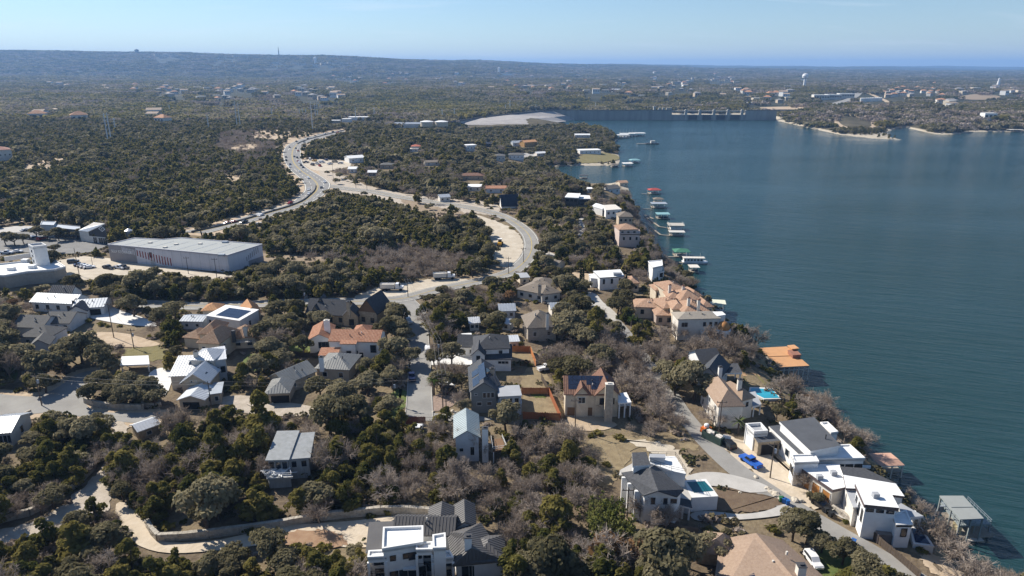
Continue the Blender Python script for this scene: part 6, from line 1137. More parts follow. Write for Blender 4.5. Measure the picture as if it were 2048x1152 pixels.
# ------------------------------------------------------------------ pool behind the cream house
h = House('swimming_pool', 'turquoise swimming pool with raised edge below the lawn', (1530,785), cat='pool', short='the turquoise pool'); h.prism([(1528,798),(1562,797),(1545,776),(1500,774),(1498,782)], .6, WHITEC, WHITEC, .05); h.slab_px([(1528,796),(1559,795.5),(1544,778),(1503,776),(1501,782)], .66, .05, POOLW, 'pool_water'); h.done()
def wall_run(name, lab, pts, hh, m, th=.4, cat='wall', step=None, top=None, part='wall_face', z=L, grp=None):
    """a wall along pixels: courses of stone blocks (STEP) or plain"""
    P_ = [at(x, y, z) for x, y in pts]; e = empty(name, P_[len(P_)//2], lab, cat, grp); off = P_[len(P_)//2]; mb = MB()
    for i in range(len(P_)-1):
        a, b = P_[i], P_[i+1]; T, ln = wallT(a, b, z)
        if step:
            nc = max(2, int(hh/.45))
            for c in range(nc):
                x = -random.random()*step*.5
                while x < ln:
                    w_ = step*random.uniform(.6,1.4); x0, x1 = max(0,x), min(ln,x+w_)
                    if x1-x0 > .1: mb.box(x0+.02,-th/2+random.uniform(-.05,.05),-.2+hh*c/nc+.02,x1-.02,th/2+random.uniform(0,.1),hh*(c+1)/nc,0,T)
                    x += w_
        else: mb.box(0,-th/2,-.3,ln,th/2,hh,0,T)
    o = mb.build(part, [m], e, off=off)
    if step: o['kind'] = 'stuff'
    return e
RW = mat('limestone_wall', (.30,.265,.215), .95, .25, 1.2, (.44,.40,.34), bump=.4, bscale=3)
HULLS.append([(296,1040),(480,1052),(640,1024),(811,1010),(909,1024),(909,1045),(811,1040),(640,1050),(480,1078),(330,1092),(296,1070)])
wall_run('retaining_wall', 'long curved limestone retaining wall beside the gravel drive', [(296,1052),(305,1068),(318,1082),(360,1080),(420,1074),(480,1066),(560,1055),(640,1040),(701,1033),(762,1027),(811,1026),(860,1030),(909,1039)], 1.6, RW, .7, step=1.0, part='stones')
wall_run('garden_wall', 'stepped cream stone wall along the street junction at the left', [(172,790),(171,806),(190,812),(218,817),(250,819),(286,820),(289,806)], 1.6, RW, .6, step=.9, part='stones'); wall_run('garden_wall', 'short cream stone wall left of the silver roofed garage', [(289,814),(316,815),(322,812)], 1.3, RW, .5, step=.9, part='stones'); wall_run('garden_wall', 'stone kerb wall at the left street edge', [(34,838),(50,832),(62,826)], 1.0, RW, .6, step=.9, part='stones')
wall_run('retaining_wall', 'rough stone wall above the shaded gravel road at the lower left', [(-20,1050),(60,1030),(110,1004),(150,975),(185,942),(200,910)], 1.4, RW, .7, step=1.1, part='stones'); wall_run('garden_wall', 'grey stone wall between lane and white modern house', [(1664,1018),(1690,1036),(1722,1060)], 1.0, RW, .5, step=.9, part='stones'); wall_run('garden_wall', 'low pale wall behind the brown tiled house pergola', [(560,712),(578,690),(600,682)], .8, RW, .4, step=.8, part='stones')
RFEN = mat('red_cedar_fence', (.30,.105,.045), .9, .2, 1.5, streak=(4,4,.5)); DFEN = mat('brown_fence', (.085,.065,.05), .9, .2, 1.5, streak=(4,4,.5)); GFEN = mat('grey_fence', (.17,.15,.13), .9, .2, 1.5)
def fence(lab, pts, hh, m, panel=2.4, z=L):
    P_ = [at(x, y, z) for x, y in pts]; off = P_[0]; e = empty('wooden_fence', off, lab, 'fence')
    for i in range(len(P_)-1):
        a, b = P_[i], P_[i+1]; T, ln = wallT(a-off, b-off, 0); n = max(1, round(ln/panel))
        for k in range(n):
            x0, x1 = ln*k/n, ln*(k+1)/n; mb = MB(); q = 8
            for j in range(q): u0 = x0+.06+(x1-x0-.12)*j/q; u1 = x0+.06+(x1-x0-.12)*(j+1)/q; mb.box(u0+.01,(j%2)*.015,0,u1-.01,.03+(j%2)*.015,hh*(1+.02*math.sin(j*3.1+k)),0,T)
            mb.box(x0,.05,hh*.8,x1,.1,hh*.87,0,T); mb.build('fence_panel', [m], e)
            mb = MB(); mb.box(x0-.06,-.06,-.2,x0+.06,.06,hh*1.05,0,T); mb.build('fence_post', [m], e)
fence('red cedar fence around the yard below the grey solar house', [(1043,789),(1098,789),(1122,843)], 2.0, RFEN); fence('red cedar fence along the bottom of the fenced yard', [(1046,838),(1122,841)], 2.0, RFEN); fence('reddish fence line leading up from the fenced yard', [(1083,760),(1098,787)], 1.8, DFEN); fence('bright orange cedar fence behind the charcoal roofed house', [(1019,704),(1061,704),(1072,733)], 2.0, mat('orange_fence', (.42,.17,.06), .9, .15, 1.5)); fence('dark red fence at the lower end of the street', [(812,848),(852,848)], 2.0, mat('dark_red_fence', (.13,.05,.04), .9, .2, 1.5))
fence('long brown fence on the lake side of the lane', [(1728,1062),(1760,1092),(1800,1125),(1840,1160)], 1.7, DFEN); fence('grey fence below the white farmhouse', [(1338,1058),(1362,1066),(1396,1070)], 1.6, GFEN); fence('dark fence left of the villa lawn', [(552,706),(600,714),(640,716)], 1.5, DFEN)
e = empty('iron_gate', at(231,897), 'grey iron gate across the shaded drive at the left', 'gate'); a, b = at(217,897), at(247,898); T, ln = wallT(a-at(231,897), b-at(231,897), 0)
for k in range(12): mb = MB(); x = ln*k/11; mb.box(x-.05,-.05,0,x+.05,.05,2.0,0,T); mb.build('bar', [GALV], e)
for z in (.3,1.7): mb = MB(); mb.box(-.1,.06,z,ln+.1,.12,z+.12,0,T); mb.build('rail', [GALV], e)
# ------------------------------------------------------------------ vehicles
TYRE = mat('tyre_rubber', (.012,.012,.012), .9, .1, 2); LAMP = mat('lamp_glass', (.6,.58,.5), .2, .1, 2); TAIL = mat('tail_lamp', (.25,.02,.02), .3, .1, 2); CHROME = mat('trim_grey', (.3,.3,.3), .35, .1, 2, metal=.6)
def paint(name, c): m = mat(name, c, .28, .05, .5, spec=.6); return m
PAINTS = {'white': paint('white_car_paint', (.72,.72,.72)), 'black': paint('black_car_paint', (.012,.012,.014)), 'dark grey': paint('dark_grey_car_paint', (.05,.052,.056)), 'silver': paint('silver_car_paint', (.42,.43,.44)), 'blue': paint('blue_car_paint', (.02,.10,.42)), 'red': paint('red_car_paint', (.30,.02,.02)), 'dark blue': paint('dark_blue_car_paint', (.02,.03,.08)), 'yellow': paint('yellow_paint_machine', (.55,.30,.02)), 'tan': paint('tan_car_paint', (.35,.29,.2))}
PROF = {'sedan': [(-2.3,.35),(-2.35,.75),(-2.2,.95),(-1.55,1.0),(-.95,1.42),(.35,1.45),(1.0,1.02),(2.0,.88),(2.3,.7),(2.3,.35)], 'suv': [(-2.35,.4),(-2.4,1.0),(-2.25,1.72),(-1.9,1.8),(.35,1.78),(1.1,1.15),(2.1,1.05),(2.35,.85),(2.35,.4)], 'pickup': [(-2.8,.45),(-2.8,1.15),(-.75,1.15),(-.7,1.85),(.6,1.85),(1.2,1.2),(2.4,1.12),(2.75,.9),(2.75,.45)], 'van': [(-2.6,.4),(-2.65,2.0),(-2.4,2.15),(1.0,2.15),(1.9,1.2),(2.5,1.05),(2.6,.4)]}
CAB = {'sedan': [(-1.5,1.0),(-.92,1.36),(.32,1.39),(.95,1.02)], 'suv': [(-2.2,1.12),(-2.1,1.65),(.3,1.68),(.98,1.15)], 'pickup': [(-.68,1.2),(-.64,1.75),(.55,1.75),(1.1,1.22)], 'van': [(.2,1.35),(.2,1.95),(.95,1.98),(1.75,1.25)]}
CARM = {}
def car_meshes(kind):
    if kind in CARM: return CARM[kind]
    pr = PROF[kind]; hw_ = .92; b = MB(); n = len(pr); V = [(x,-hw_*(1 if z < 1.1 else .82),z) for x, z in pr]+[(x,hw_*(1 if z < 1.1 else .82),z) for x, z in pr]; b.faces(V, [tuple(range(n))[::-1], tuple(range(n,2*n))]+[(i,(i+1)%n,n+(i+1)%n,n+i) for i in range(n)])
    if kind == 'pickup': b.box(-2.7,-.85,1.153,-.8,-.75,1.3); b.box(-2.7,.75,1.153,-.8,.85,1.3); b.box(-2.78,-.85,1.153,-2.7,.85,1.3)
    g = MB(); q = CAB[kind]; k = len(q)
    for s in (-1,1): g.poly([(x,s*(hw_*(.985 if z < 1.25 else .85)),z) for x, z in (q if s < 0 else q[::-1])])
    (x0,z0),(x1,z1) = q[-1], q[-2]; g.poly([(x0+.05,-.74,z0+.04),(x0+.05,.74,z0+.04),(x1+.07,.66,z1+.02),(x1+.07,-.66,z1+.02)])
    (x0,z0),(x1,z1) = q[0], q[1]; g.poly([(x0-.06,.74,z0+.04),(x0-.06,-.74,z0+.04),(x1-.09,-.66,z1+.02),(x1-.09,.66,z1+.02)])
    w_ = MB(); w_.tube((0,-.12,0),(0,.12,0),.36,n=12)
    CARM[kind] = (b, g, w_); return CARM[kind]
def mb2mesh(name, mb, m):
    me = bpy.data.meshes.new(name); me.from_pydata(mb.v, [], mb.f); me.materials.append(m); me.update(); return me
CARCACHE = {}
def car(kind, col, p, rz, lab, name='parked_car', cat='car', grp=None, s=1.0, parts=True):
    key = (kind, col); b, g, w_ = car_meshes(kind)
    if not parts:
        if key not in CARCACHE:
            mb = MB(); mb.faces(b.v, b.f, 0); mb.faces(g.v, g.f, 1)
            for x in (-1.4,1.4):
                for y in (-.85,.85): mb.tube((x,y-.12,.36),(x,y+.12,.36),.36,n=8,m=2)
            me = bpy.data.meshes.new('car'); me.from_pydata(mb.v, [], mb.f); [me.materials.append(m) for m in (PAINTS[col], GLASS, TYRE)]; me.polygons.foreach_set('material_index', mb.m); me.update(); CARCACHE[key] = me
        o = bpy.data.objects.new(name, CARCACHE[key]); COL.objects.link(o); o.location = p; o.rotation_euler = (0,0,rz); o.scale = (s,)*3; return setp(o, lab, cat, grp)
    e = empty(name, p, lab, cat, grp, rz); e.scale = (s,)*3
    key = key+('p',)
    if key not in CARCACHE:
        lm = MB(); lm.box(2.28,-.8,.62,2.38,-.4,.8); rm_ = MB(); rm_.box(2.28,.4,.62,2.38,.8,.8); L0 = PROF[kind][-1][0]; d = L0-2.3; lm.v = [(x+d,y,z+.05) for x,y,z in lm.v]; rm_.v = [(x+d,y,z+.05) for x,y,z in rm_.v]
        tl = MB(); L1 = PROF[kind][1][0]; tl.box(L1-.04,-.85,.8,L1+.05,-.6,1.0); tr = MB(); tr.box(L1-.04,.6,.8,L1+.05,.85,1.0)
        CARCACHE[key] = (mb2mesh('body', b, PAINTS[col]), mb2mesh('windows', g, GLASS), mb2mesh('wheel', w_, TYRE), mb2mesh('headlight', lm, LAMP), mb2mesh('headlight', rm_, LAMP), mb2mesh('tail_light', tl, TAIL), mb2mesh('tail_light', tr, TAIL))
    ms = CARCACHE[key]
    for nm, me in zip(('body','windows'), ms): o = bpy.data.objects.new(nm, me); COL.objects.link(o); o.parent = e
    for nm, me in zip(('headlight','headlight','tail_light','tail_light'), ms[3:]): o = bpy.data.objects.new(nm, me); COL.objects.link(o); o.parent = e
    for x in (PROF[kind][0][0]*.6, PROF[kind][-1][0]*.62):
        for y in (-.86,.86): o = bpy.data.objects.new('wheel', ms[2]); COL.objects.link(o); o.parent = e; o.location = (x,y,.36)
    return e
def yaw(p, q): return math.atan2(q.y-p.y, q.x-p.x)
def carpx(kind, col, a, b, lab, **k): p, q = at(*a), at(*b); return car(kind, col, p.lerp(q,.5)+Vector((0,0,.05)), yaw(p,q), lab, **k)
carpx('pickup','blue',(1515,938),(1486,918),'bright blue pickup truck parked on the pale gravel yard', name='pickup_truck', cat='pickup'); carpx('suv','black',(1465,902),(1444,884),'black suv parked beside the lane above the blue pickup'); carpx('van','white',(856,712),(855,698),'white van parked at the right edge of the middle street', name='parked_van', cat='van', s=.95); carpx('pickup','dark blue',(825,768),(823,748),'dark blue pickup parked at the left edge of the middle street', name='pickup_truck', cat='pickup')
carpx('suv','white',(1618,1116),(1634,1138),'white suv parked beside the brown shingled house', s=.9); carpx('sedan','black',(1634,1008),(1650,1020),'dark car parked at the gravel edge beside the white modern house'); carpx('suv','dark grey',(890,792),(902,776),'dark suv on the brown paved forecourt'); carpx('sedan','white',(885,772),(902,776),'white car at the top of the brown paved forecourt'); carpx('suv','silver',(812,640),(822,652),'silver car at the bend of the middle street'); carpx('pickup','white',(1084,742),(1102,738),'white pickup by the bare trees behind the fenced yard', name='pickup_truck', cat='pickup'); carpx('suv','dark grey',(290,630),(312,640),'dark car under the oak beside the white farmhouse drive'); carpx('pickup','white',(832,872),(838,860),'white work truck in the brush below the street end', name='work_truck', cat='truck')
for i, (x, y, c, kd) in enumerate(((14,508,'white','pickup'),(35,505,'white','sedan'),(147,526,'dark grey','suv'),(160,532,'dark blue','sedan'),(166,534,'silver','sedan'),(172,535.5,'white','sedan'),(179,537,'white','sedan'),(217,538,'dark grey','pickup'),(240,538,'white','pickup'),(249,538,'dark grey','suv'))):
    lab = ['white pickup at the left edge of the dark car park','white car second in the dark car park','dark grey suv alone behind the short car row','dark blue car, first of the short car row','silver car, second of the short car row','white car, third of the short car row','white car, last of the short car row','dark pickup beside the storage apron','white pickup right of the dark pickup','dark suv rightmost beside the storage apron'][i]
    p = at(x, y); car(kd, c, p+Vector((0,0,.06)), (.1 if y < 520 else (.5 if i < 7 else -.4)), lab, grp='cars parked near the storage building')
nth_ = ['first','second','third','fourth','fifth','sixth','seventh','eighth','ninth','tenth','eleventh','twelfth','thirteenth']
for row, (a, b, n, lab) in enumerate((((88,468),(160,474),13,'front display row'),((32,474),(84,480),9,'near display row'),((50,462),(72,461),4,'rear display row'))):
    for i in range(n):
        x = a[0]+(b[0]-a[0])*i/(n-1); y = a[1]+(b[1]-a[1])*i/(n-1); car(random.choice(['suv','sedan']), ['black','dark grey','white','dark blue','dark grey','silver','red'][(i*5+row) % 7], at(x,y)+Vector((0,0,.05)), 1.3, f'car in the {lab} of the showroom, {nth_[i]} from the left', grp='cars on display at the showroom', parts=False)
# highway traffic
HC = [(285,260,0),(345,270,0),(365,295,0),(250,355,0),(253,388,0),(330,350,0),(358,362,0),(365,395,0),(375,410,1),(395,435,0),(415,455,0),(290,425,0),(285,448,1),(380,493,1),(465,558,1),(620,597,1),(590,650,0),(468,668,1),(472,710,1),(290,800,0),(10,915,1),(350,205,0),(460,175,0),(530,150,0),(620,130,1),(700,112,0),(530,188,0),(745,118,0),(425,210,0)]
cars = [(520+x/4.8, 240+y/4.8+1.5, w_) for x, y, w_ in HC] + [(454,448,0),(467,446,0),(488,446.5,0),(518,432,1)]
cars.sort(key=lambda c: -c[1])
NUMS = ['nearest']+[f'{n} nearest' for n in ('second','third','fourth','fifth','sixth','seventh','eighth','ninth','tenth','eleventh','twelfth','thirteenth','fourteenth','fifteenth','sixteenth','seventeenth','eighteenth','nineteenth','twentieth','twenty first','twenty second','twenty third','twenty fourth')]
cnt = {'white': 0, 'dark': 0}
for x, y, w_ in cars:
    p = at(x, y); i = min(range(1, len(hwc)-1), key=lambda k: (hwc[k][0]-p.x)**2+(hwc[k][1]-p.y)**2); rz = math.atan2(hwc[i+1][1]-hwc[i-1][1], hwc[i+1][0]-hwc[i-1][0]); k = 'white' if w_ else 'dark'
    col = 'white' if w_ else random.choice(['black','dark grey','dark blue','black','red']); 
    car(random.choice(['sedan','suv','pickup']), col, p+Vector((0,0,.14)), rz, f"{'white' if w_ else 'dark'} car on the highway, {NUMS[cnt[k]]} of the {k} ones", name='highway_car', grp='cars driving on the highway', s=.95, parts=False); cnt[k] += 1
for i, (x, y, c) in enumerate(((603,317,'black'),(612,326,'dark grey'),(620,320,'white'),(629,323,'yellow'),(634,329,'silver'),(644,326,'white'),(652,321,'dark blue'),(660,329,'white'),(670,325,'tan'),(681,328,'white'),(640,333,'red'),(625,331,'dark grey'))):
    car(['suv','pickup','van'][i % 3], c, at(x,y)+Vector((0,0,.05)), random.uniform(0,3), f'{c} vehicle in the cluttered yard by the highway, {nth_[i]} counted from the highway', grp='vehicles in the yard by the highway', s=1.1, parts=False)
def dump_truck(a, b, lab):
    p, q = at(*a), at(*b); e = empty('dump_truck', p.lerp(q,.5), lab, 'truck', None, yaw(p,q)); m = MB(); m.box(-4.2,-1.0,.7,3.6,1.0,1.05); m.build('chassis', [DGREY], e)
    m = MB(); m.faces([(-4.4,-1.25,1.2),(.9,-1.25,1.2),(.9,1.25,1.2),(-4.4,1.25,1.2),(-4.6,-1.3,2.9),(1.0,-1.3,2.9),(1.0,1.3,2.9),(-4.6,1.3,2.9),(-4.4,-1.1,2.5),(.9,-1.1,2.5),(.9,1.1,2.5),(-4.4,1.1,2.5)], [(0,1,5,4),(1,2,6,5),(2,3,7,6),(3,0,4,7),(4,5,9,8),(5,6,10,9),(6,7,11,10),(7,4,8,11),(8,9,10,11)]); m.build('dump_body', [OFFW], e)
    m = MB(); m.faces([(1.3,-1.15,1.06),(3.1,-1.15,1.06),(3.1,1.15,1.06),(1.3,1.15,1.06),(1.4,-1.1,3.0),(2.6,-1.1,3.0),(2.6,1.1,3.0),(1.4,1.1,3.0)], [(0,1,5,4),(1,2,6,5),(2,3,7,6),(3,0,4,7),(4,5,6,7)]); m.box(3.11,-1.0,1.06,4.4,1.0,1.9); m.build('cab', [PAINTS['white']], e); m = MB(); m.poly([(3.02,-.95,1.9),(3.02,.95,1.9),(2.66,.9,2.85),(2.66,-.9,2.85)]); m.build('windscreen', [GLASS], e)
    for x in (-3.4,-2.1,3.3):
        for y in (-1.05,1.05): m = MB(); m.tube((x,y-.2,.55),(x,y+.2,.55),.55,n=12); m.build('wheel', [TYRE], e)
dump_truck((770,581),(800,581),'white dump truck, left one on the pale pull-out'); dump_truck((875,559),(902,558),'white dump truck, right one beside the pull-out near the wood')
p = at(1000,491); e = empty('wheel_loader', p, 'yellow loader with white cab roof on the gravel lot', 'loader', None, 1.5); Yl = PAINTS['yellow']; m = MB(); m.box(-3,-1,.9,-.2,1,1.9); m.build('engine_cover', [Yl], e); m = MB(); m.box(-.19,-.9,.9,1.4,.9,1.5); m.build('frame', [Yl], e); m = MB(); m.box(-.5,-.85,1.91,1.1,.85,3.2); m.build('cab', [GLASS], e); m = MB(); m.box(-.7,-1.0,3.203,1.3,1.0,3.4); m.build('cab_roof', [WHITE], e); m = MB(); m.tube((1.2,-.6,1.5),(3.4,-.6,.7),.14); m.tube((1.2,.6,1.5),(3.4,.6,.7),.14); m.build('arm', [Yl], e); m = MB(); m.faces([(3.3,-1.3,.2),(4.3,-1.3,.2),(3.3,-1.3,1.2),(3.3,1.3,.2),(4.3,1.3,.2),(3.3,1.3,1.2)], [(0,1,2),(3,5,4),(0,3,4,1),(0,2,5,3)]); m.build('bucket', [Yl], e)
for x in (-2,1.2):
    for y in (-1.05,1.05): m = MB(); m.tube((x,y-.25,.75),(x,y+.25,.75),.75,n=12); m.build('wheel', [TYRE], e)
p = at(1411,865); e = empty('work_machine', p, 'small orange work machine with white top beside the lane', 'machine', None, .6); O_ = mat('orange_paint', (.55,.13,.02), .4, .1, 1); m = MB(); m.box(-1.1,-.7,.4,.9,.7,1.5); m.build('body', [O_], e); m = MB(); m.lathe((.2,0,1.503), [(.6,0),(.62,.5),(.4,.75),(.15,.8)], 10); m.build('tank', [MEMB], e); m = MB(); m.box(.903,-.5,.5,1.6,.5,1.1); m.build('engine', [O_], e)
for x in (-.7,.6):
    for y in (-.75,.75): m = MB(); m.tube((x,y-.12,.4),(x,y+.12,.4),.4,n=10); m.build('wheel', [TYRE], e)
p = at(1427,882); e = empty('dumpster', p, 'dark green open dumpster heaped with rubble beside the lane', 'dumpster', None, -.9); DG = mat('dumpster_green', (.035,.06,.05), .7, .2, 1); m = MB(); B_ = [(-2.6,-1.1),(2.6,-1.1),(2.6,1.1),(-2.6,1.1)]; m.faces([(x,y,.2) for x,y in B_]+[(x,y,2.0) for x,y in B_]+[(x*.95,y*.9,2.0) for x,y in B_]+[(x*.95,y*.9,1.4) for x,y in B_], [(i,(i+1)%4,4+(i+1)%4,4+i) for i in range(4)]+[(4+i,4+(i+1)%4,8+(i+1)%4,8+i) for i in range(4)]+[(8+i,8+(i+1)%4,12+(i+1)%4,12+i) for i in range(4)]+[(12,13,14,15)]); m.build('bin_body', [DG], e); m = MB()
for k in range(14): x, y, s = random.uniform(-2,2), random.uniform(-.7,.7), random.uniform(.2,.5); m.box(x-s,y-s*.6,1.45,x+s,y+s*.6,1.5+s*1.2)
m.build('rubble', [OFFW], e)['kind'] = 'stuff'
e = empty('site_sign', at(1452,891), 'white builder sign board leaning beside the black suv', 'sign', None, -.5); m = MB(); m.box(-.9,-.04,.7,.9,.04,2.6); m.build('board', [MEMB], e); m = MB(); m.box(-.85,.05,0,-.75,.12,2.4); m.box(.75,.05,0,.85,.12,2.4); m.build('posts', [WOOD], e)
BINB = mat('blue_bin_plastic', (.015,.10,.33), .5, .1, 1); BINK = mat('black_bin_plastic', (.02,.022,.024), .5, .1, 1); BING = mat('green_bin_plastic', (.02,.12,.05), .5, .1, 1)
for x, y, m_, lab in ((1568,1007,BINB,'blue wheeled bin at the drive mouth, left of its pair'),(1574,1010,BINB,'blue wheeled bin at the drive mouth, right of its pair'),(1562,1004,BING,'green wheeled bin beside the blue pair'),(1652,1026,BINK,'black wheeled bin beside the dark car'),(1661,1034,BINK,'black wheeled bin lower down the lane'),(1706,1090,BINB,'blue bin alone beside the lane under the oaks')):
    e = empty('wheeled_bin', at(x,y,L+.06), lab, 'bin', 'wheeled bins along the lane', random.uniform(0,3)); m = MB(); m.faces([(-.28,-.3,.1),(.28,-.3,.1),(.28,.3,.1),(-.28,.3,.1),(-.36,-.4,1.1),(.36,-.4,1.1),(.36,.4,1.1),(-.36,.4,1.1)], [(0,1,5,4),(1,2,6,5),(2,3,7,6),(3,0,4,7),(0,3,2,1)]); m.build('bin_body', [m_], e); m = MB(); m.box(-.4,-.44,1.103,.4,.44,1.2); m.build('lid', [m_], e); m = MB(); m.tube((-.3,.34,.13),(.3,.34,.13),.14,n=8); m.build('wheels', [TYRE], e)
bo = mat('boulder_stone', (.38,.33,.26), .95, .25, 2, (.52,.47,.39), bump=.5, bscale=4)
for i, (x, y, s) in enumerate(((1545,985,.7),(1553,990,.9),(1562,996,.6),(1590,1000,.8),(1536,978,.6),(1512,955,.5),(1602,1002,.6),(905,822,.5),(912,826,.6),(866,824,.4),(1480,985,.4),(545,806,.5),(520,800,.4))):
    r = np.random.default_rng(900+i); bmx = bmesh.new(); bmesh.ops.create_icosphere(bmx, subdivisions=2, radius=s)
    for v in bmx.verts: v.co = Vector((v.co.x*1.3, v.co.y, v.co.z*.75))*(.8+.4*r.random())
    me_ = bpy.data.meshes.new('boulder'); bmx.to_mesh(me_); bmx.free(); me_.materials.append(bo); o = bpy.data.objects.new('boulder', me_); COL.objects.link(o); o.location = at(x,y,L+s*.25); o.rotation_euler = (0,0,r.random()*6)
    setp(o, f'pale limestone boulder, {nth_[i]} of those strewn beside the lanes' if i < 7 else f'pale limestone boulder {["by the paved forecourt","below the first forecourt boulder","at the street kerb","on the oval brown lawn","on the dusty track","left on the dusty track"][i-7]}', 'boulder', 'boulders beside the lanes')
# ------------------------------------------------------------------ poles and wires
PW = mat('pole_wood', (.10,.08,.065), .9, .2, 2); PST = mat('pole_steel', (.6,.61,.61), .5, .1, 1); WIRE = mat('wire', (.12,.12,.12), .6, .1, 1)
def pole(px, hh, lab, arm=1, trans=False, z=None, m=PW, r=.15):
    p = at(px[0], px[1], L if z is None else z); e = empty('utility_pole', p, lab, 'pole', 'utility poles'); mb = MB(); mb.tube((0,0,-.5),(0,0,hh),r,r*.65,8); mb.build('shaft', [m], e)
    for k in range(arm): mb = MB(); mb.box(-1.2,-.07,hh-.7-1.1*k,1.2,.07,hh-.55-1.1*k); mb.build('crossarm', [m], e)
    if arm:
        for x in (-1.0,0,1.0): mb = MB(); mb.lathe((x,0,hh-.55), [(.05,0),(.09,.1),(.05,.28)], 6); mb.build('insulator', [DGREY], e)
    if trans: mb = MB(); mb.lathe((.38,0,hh-2.6), [(.28,0),(.3,.9),(.12,1.0)], 10); mb.build('transformer', [GALV], e)
    return p+Vector((0,0,hh-.3))
T_ = {}
T_['lane'] = pole((1540,956), 8.6, 'brown utility pole with lamp beside the blue pickup', 1, True); T_['cream'] = pole((1437,872), 9.4, 'utility pole in front of the cream house', 1); T_['yard'] = pole((886,820), 10.4, 'tall utility pole at the paved forecourt', 2); T_['yard2'] = pole((893,836), 8.0, 'shorter utility pole at the street corner', 0); T_['mid'] = pole((876,732), 8.4, 'utility pole with transformer beside the white concrete drive', 2, True); T_['top'] = pole((816,594), 7.6, 'utility pole at the top of the middle street', 1)
T_['l1'] = pole((788,810), 7.4, 'utility pole on the grass left of the street end', 1, True); T_['l2'] = pole((610,622), 8.4, 'utility pole beside the charcoal roofed stone house', 1, True); T_['l3'] = pole((228,676), 12, 'tall leaning looking pole behind the oaks at left', 1); T_['l4'] = pole((105,662), 8, 'pole among the grey shingled roofs', 1); T_['l5'] = pole((268,697), 6.6, 'pole with pale transformer beside the yellow grass', 1, True); T_['l6'] = pole((84,812), 9, 'pole at the left street junction', 1, True); T_['l7'] = pole((425,828), 9, 'pole beside the silver roofed garage', 1, True)
T_['br'] = pole((1254,1036), 6.8, 'pole left of the white farmhouse', 1); T_['rb'] = pole((1150,862), 8.6, 'pole in front of the red brown roofed house', 1); pole((159,552), 12, 'tall dark lamp pole in the pale car park', 0); pole((186,534), 5.4, 'short lamp pole beside the short car row', 0, m=DGREY, r=.1)
T_['s1'] = pole((377,548), 7.6, 'pole in front of the white storage wall', 1, m=DGREY); T_['s2'] = pole((434,558), 9, 'pole at the right corner of the storage building', 1, m=DGREY); T_['m1'] = pole((667,363), 15, 'tall pale pole where the lower road meets the highway', 1); T_['m2'] = pole((712,377), 12, 'pole beside the lower road, left of two', 1); T_['m3'] = pole((734,381), 12, 'pole beside the lower road, right of two', 1); T_['m4'] = pole((918,405), 9, 'pole beside the lower road at the wide clearing', 1); T_['b1'] = pole((1047,525), 7, 'pole on the outside of the bend', 1); T_['b2'] = pole((1017,548), 7.5, 'pole at the lower end of the bend', 1); T_['b3'] = pole((1098,512), 6, 'pole beside the bend drive', 0); T_['d1'] = pole((881,552), 8, 'pole beside the right dump truck', 0)
def wire(a, b, lab, offs=((-1,0),(0,0),(1,0)), sag=1.0, r=.022):
    for i, (ox, oz) in enumerate(offs):
        d = Vector((b.y-a.y, a.x-b.x, 0)).normalized()*ox; A, B = a+d+Vector((0,0,oz)), b+d+Vector((0,0,oz)); mb = MB(); n = 10; pv = A
        for k in range(1, n+1):
            t = k/n; q = A.lerp(B, t)-Vector((0,0,sag*4*t*(1-t))); mb.tube(pv, q, r, n=3, cap=False); pv = q
        o = mb.build('power_line', [WIRE]); setp(o, f'{lab}, {["first","second","third"][i]} of the strands' if len(offs) > 1 else lab, 'wire', 'overhead power lines')
wire(T_['yard'], T_['mid'], 'overhead line beside the middle street', r=.03); wire(T_['mid'], T_['top'], 'overhead line climbing to the top of the middle street', r=.03); wire(T_['cream'], T_['lane'], 'overhead line from the cream house to the blue pickup', ((0,0),(0,-1)), r=.03); wire(T_['l6'], T_['l7'], 'overhead line past the left junction', ((-1,0),(1,0))); wire(T_['l7'], T_['l1'], 'overhead line above the dusty track', ((-1,0),(1,0))); wire(T_['l6'], at(-60,770,L+8), 'overhead line leaving at the left edge', ((-1,0),(1,0))); wire(T_['m1'], T_['m3'], 'overhead line along the lower road', ((-1,0),(1,0))); wire(T_['m3'], T_['m4'], 'long overhead line above the lower road wood', ((-1,0),(1,0)), 3); wire(T_['rb'], T_['br'], 'overhead line over the dry slope', ((0,0),)); wire(T_['br'], at(1345,1200,L+6), 'overhead line crossing the bottom wood', ((0,0),)); wire(T_['l1'], T_['yard'], 'overhead line crossing the street end', ((0,0),)); wire(T_['l3'], T_['l5'], 'overhead line behind the oaks', ((0,0),))
for i, (x, y, hh) in enumerate(((475,258,34),(481,256,32),(217,286,30),(223,284,30),(233,272,20),(545,240,18),(626,266,36),(636,240,26),(632,242,24),(418,262,20),(712,244,22),(749,236,16),(885,240,16),(909,238,16),(1011,224,14),(1020,222,20),(1072,222,14),(1191,218,14),(340,226,14),(600,235,14),(606,235,14),(612,234,14))):
    p = atg(x, y); e = empty('transmission_pole', p, (f'tall steel transmission pole in the far left wood, {nth_[i]} counted from the tallest pair' if i < 13 else 'small distant transmission pole near the dam'), 'pylon', 'transmission poles'); m = MB(); m.tube((0,0,-2),(0,0,hh*1.12),.75,.5,6); m.build('shaft', [PST], e); m = MB()
    for k in range(3): m.box(-2.2,-.15,hh*1.12-2-k*3,2.2,.15,hh*1.12-1.7-k*3)
    m.build('crossarms', [PST], e)
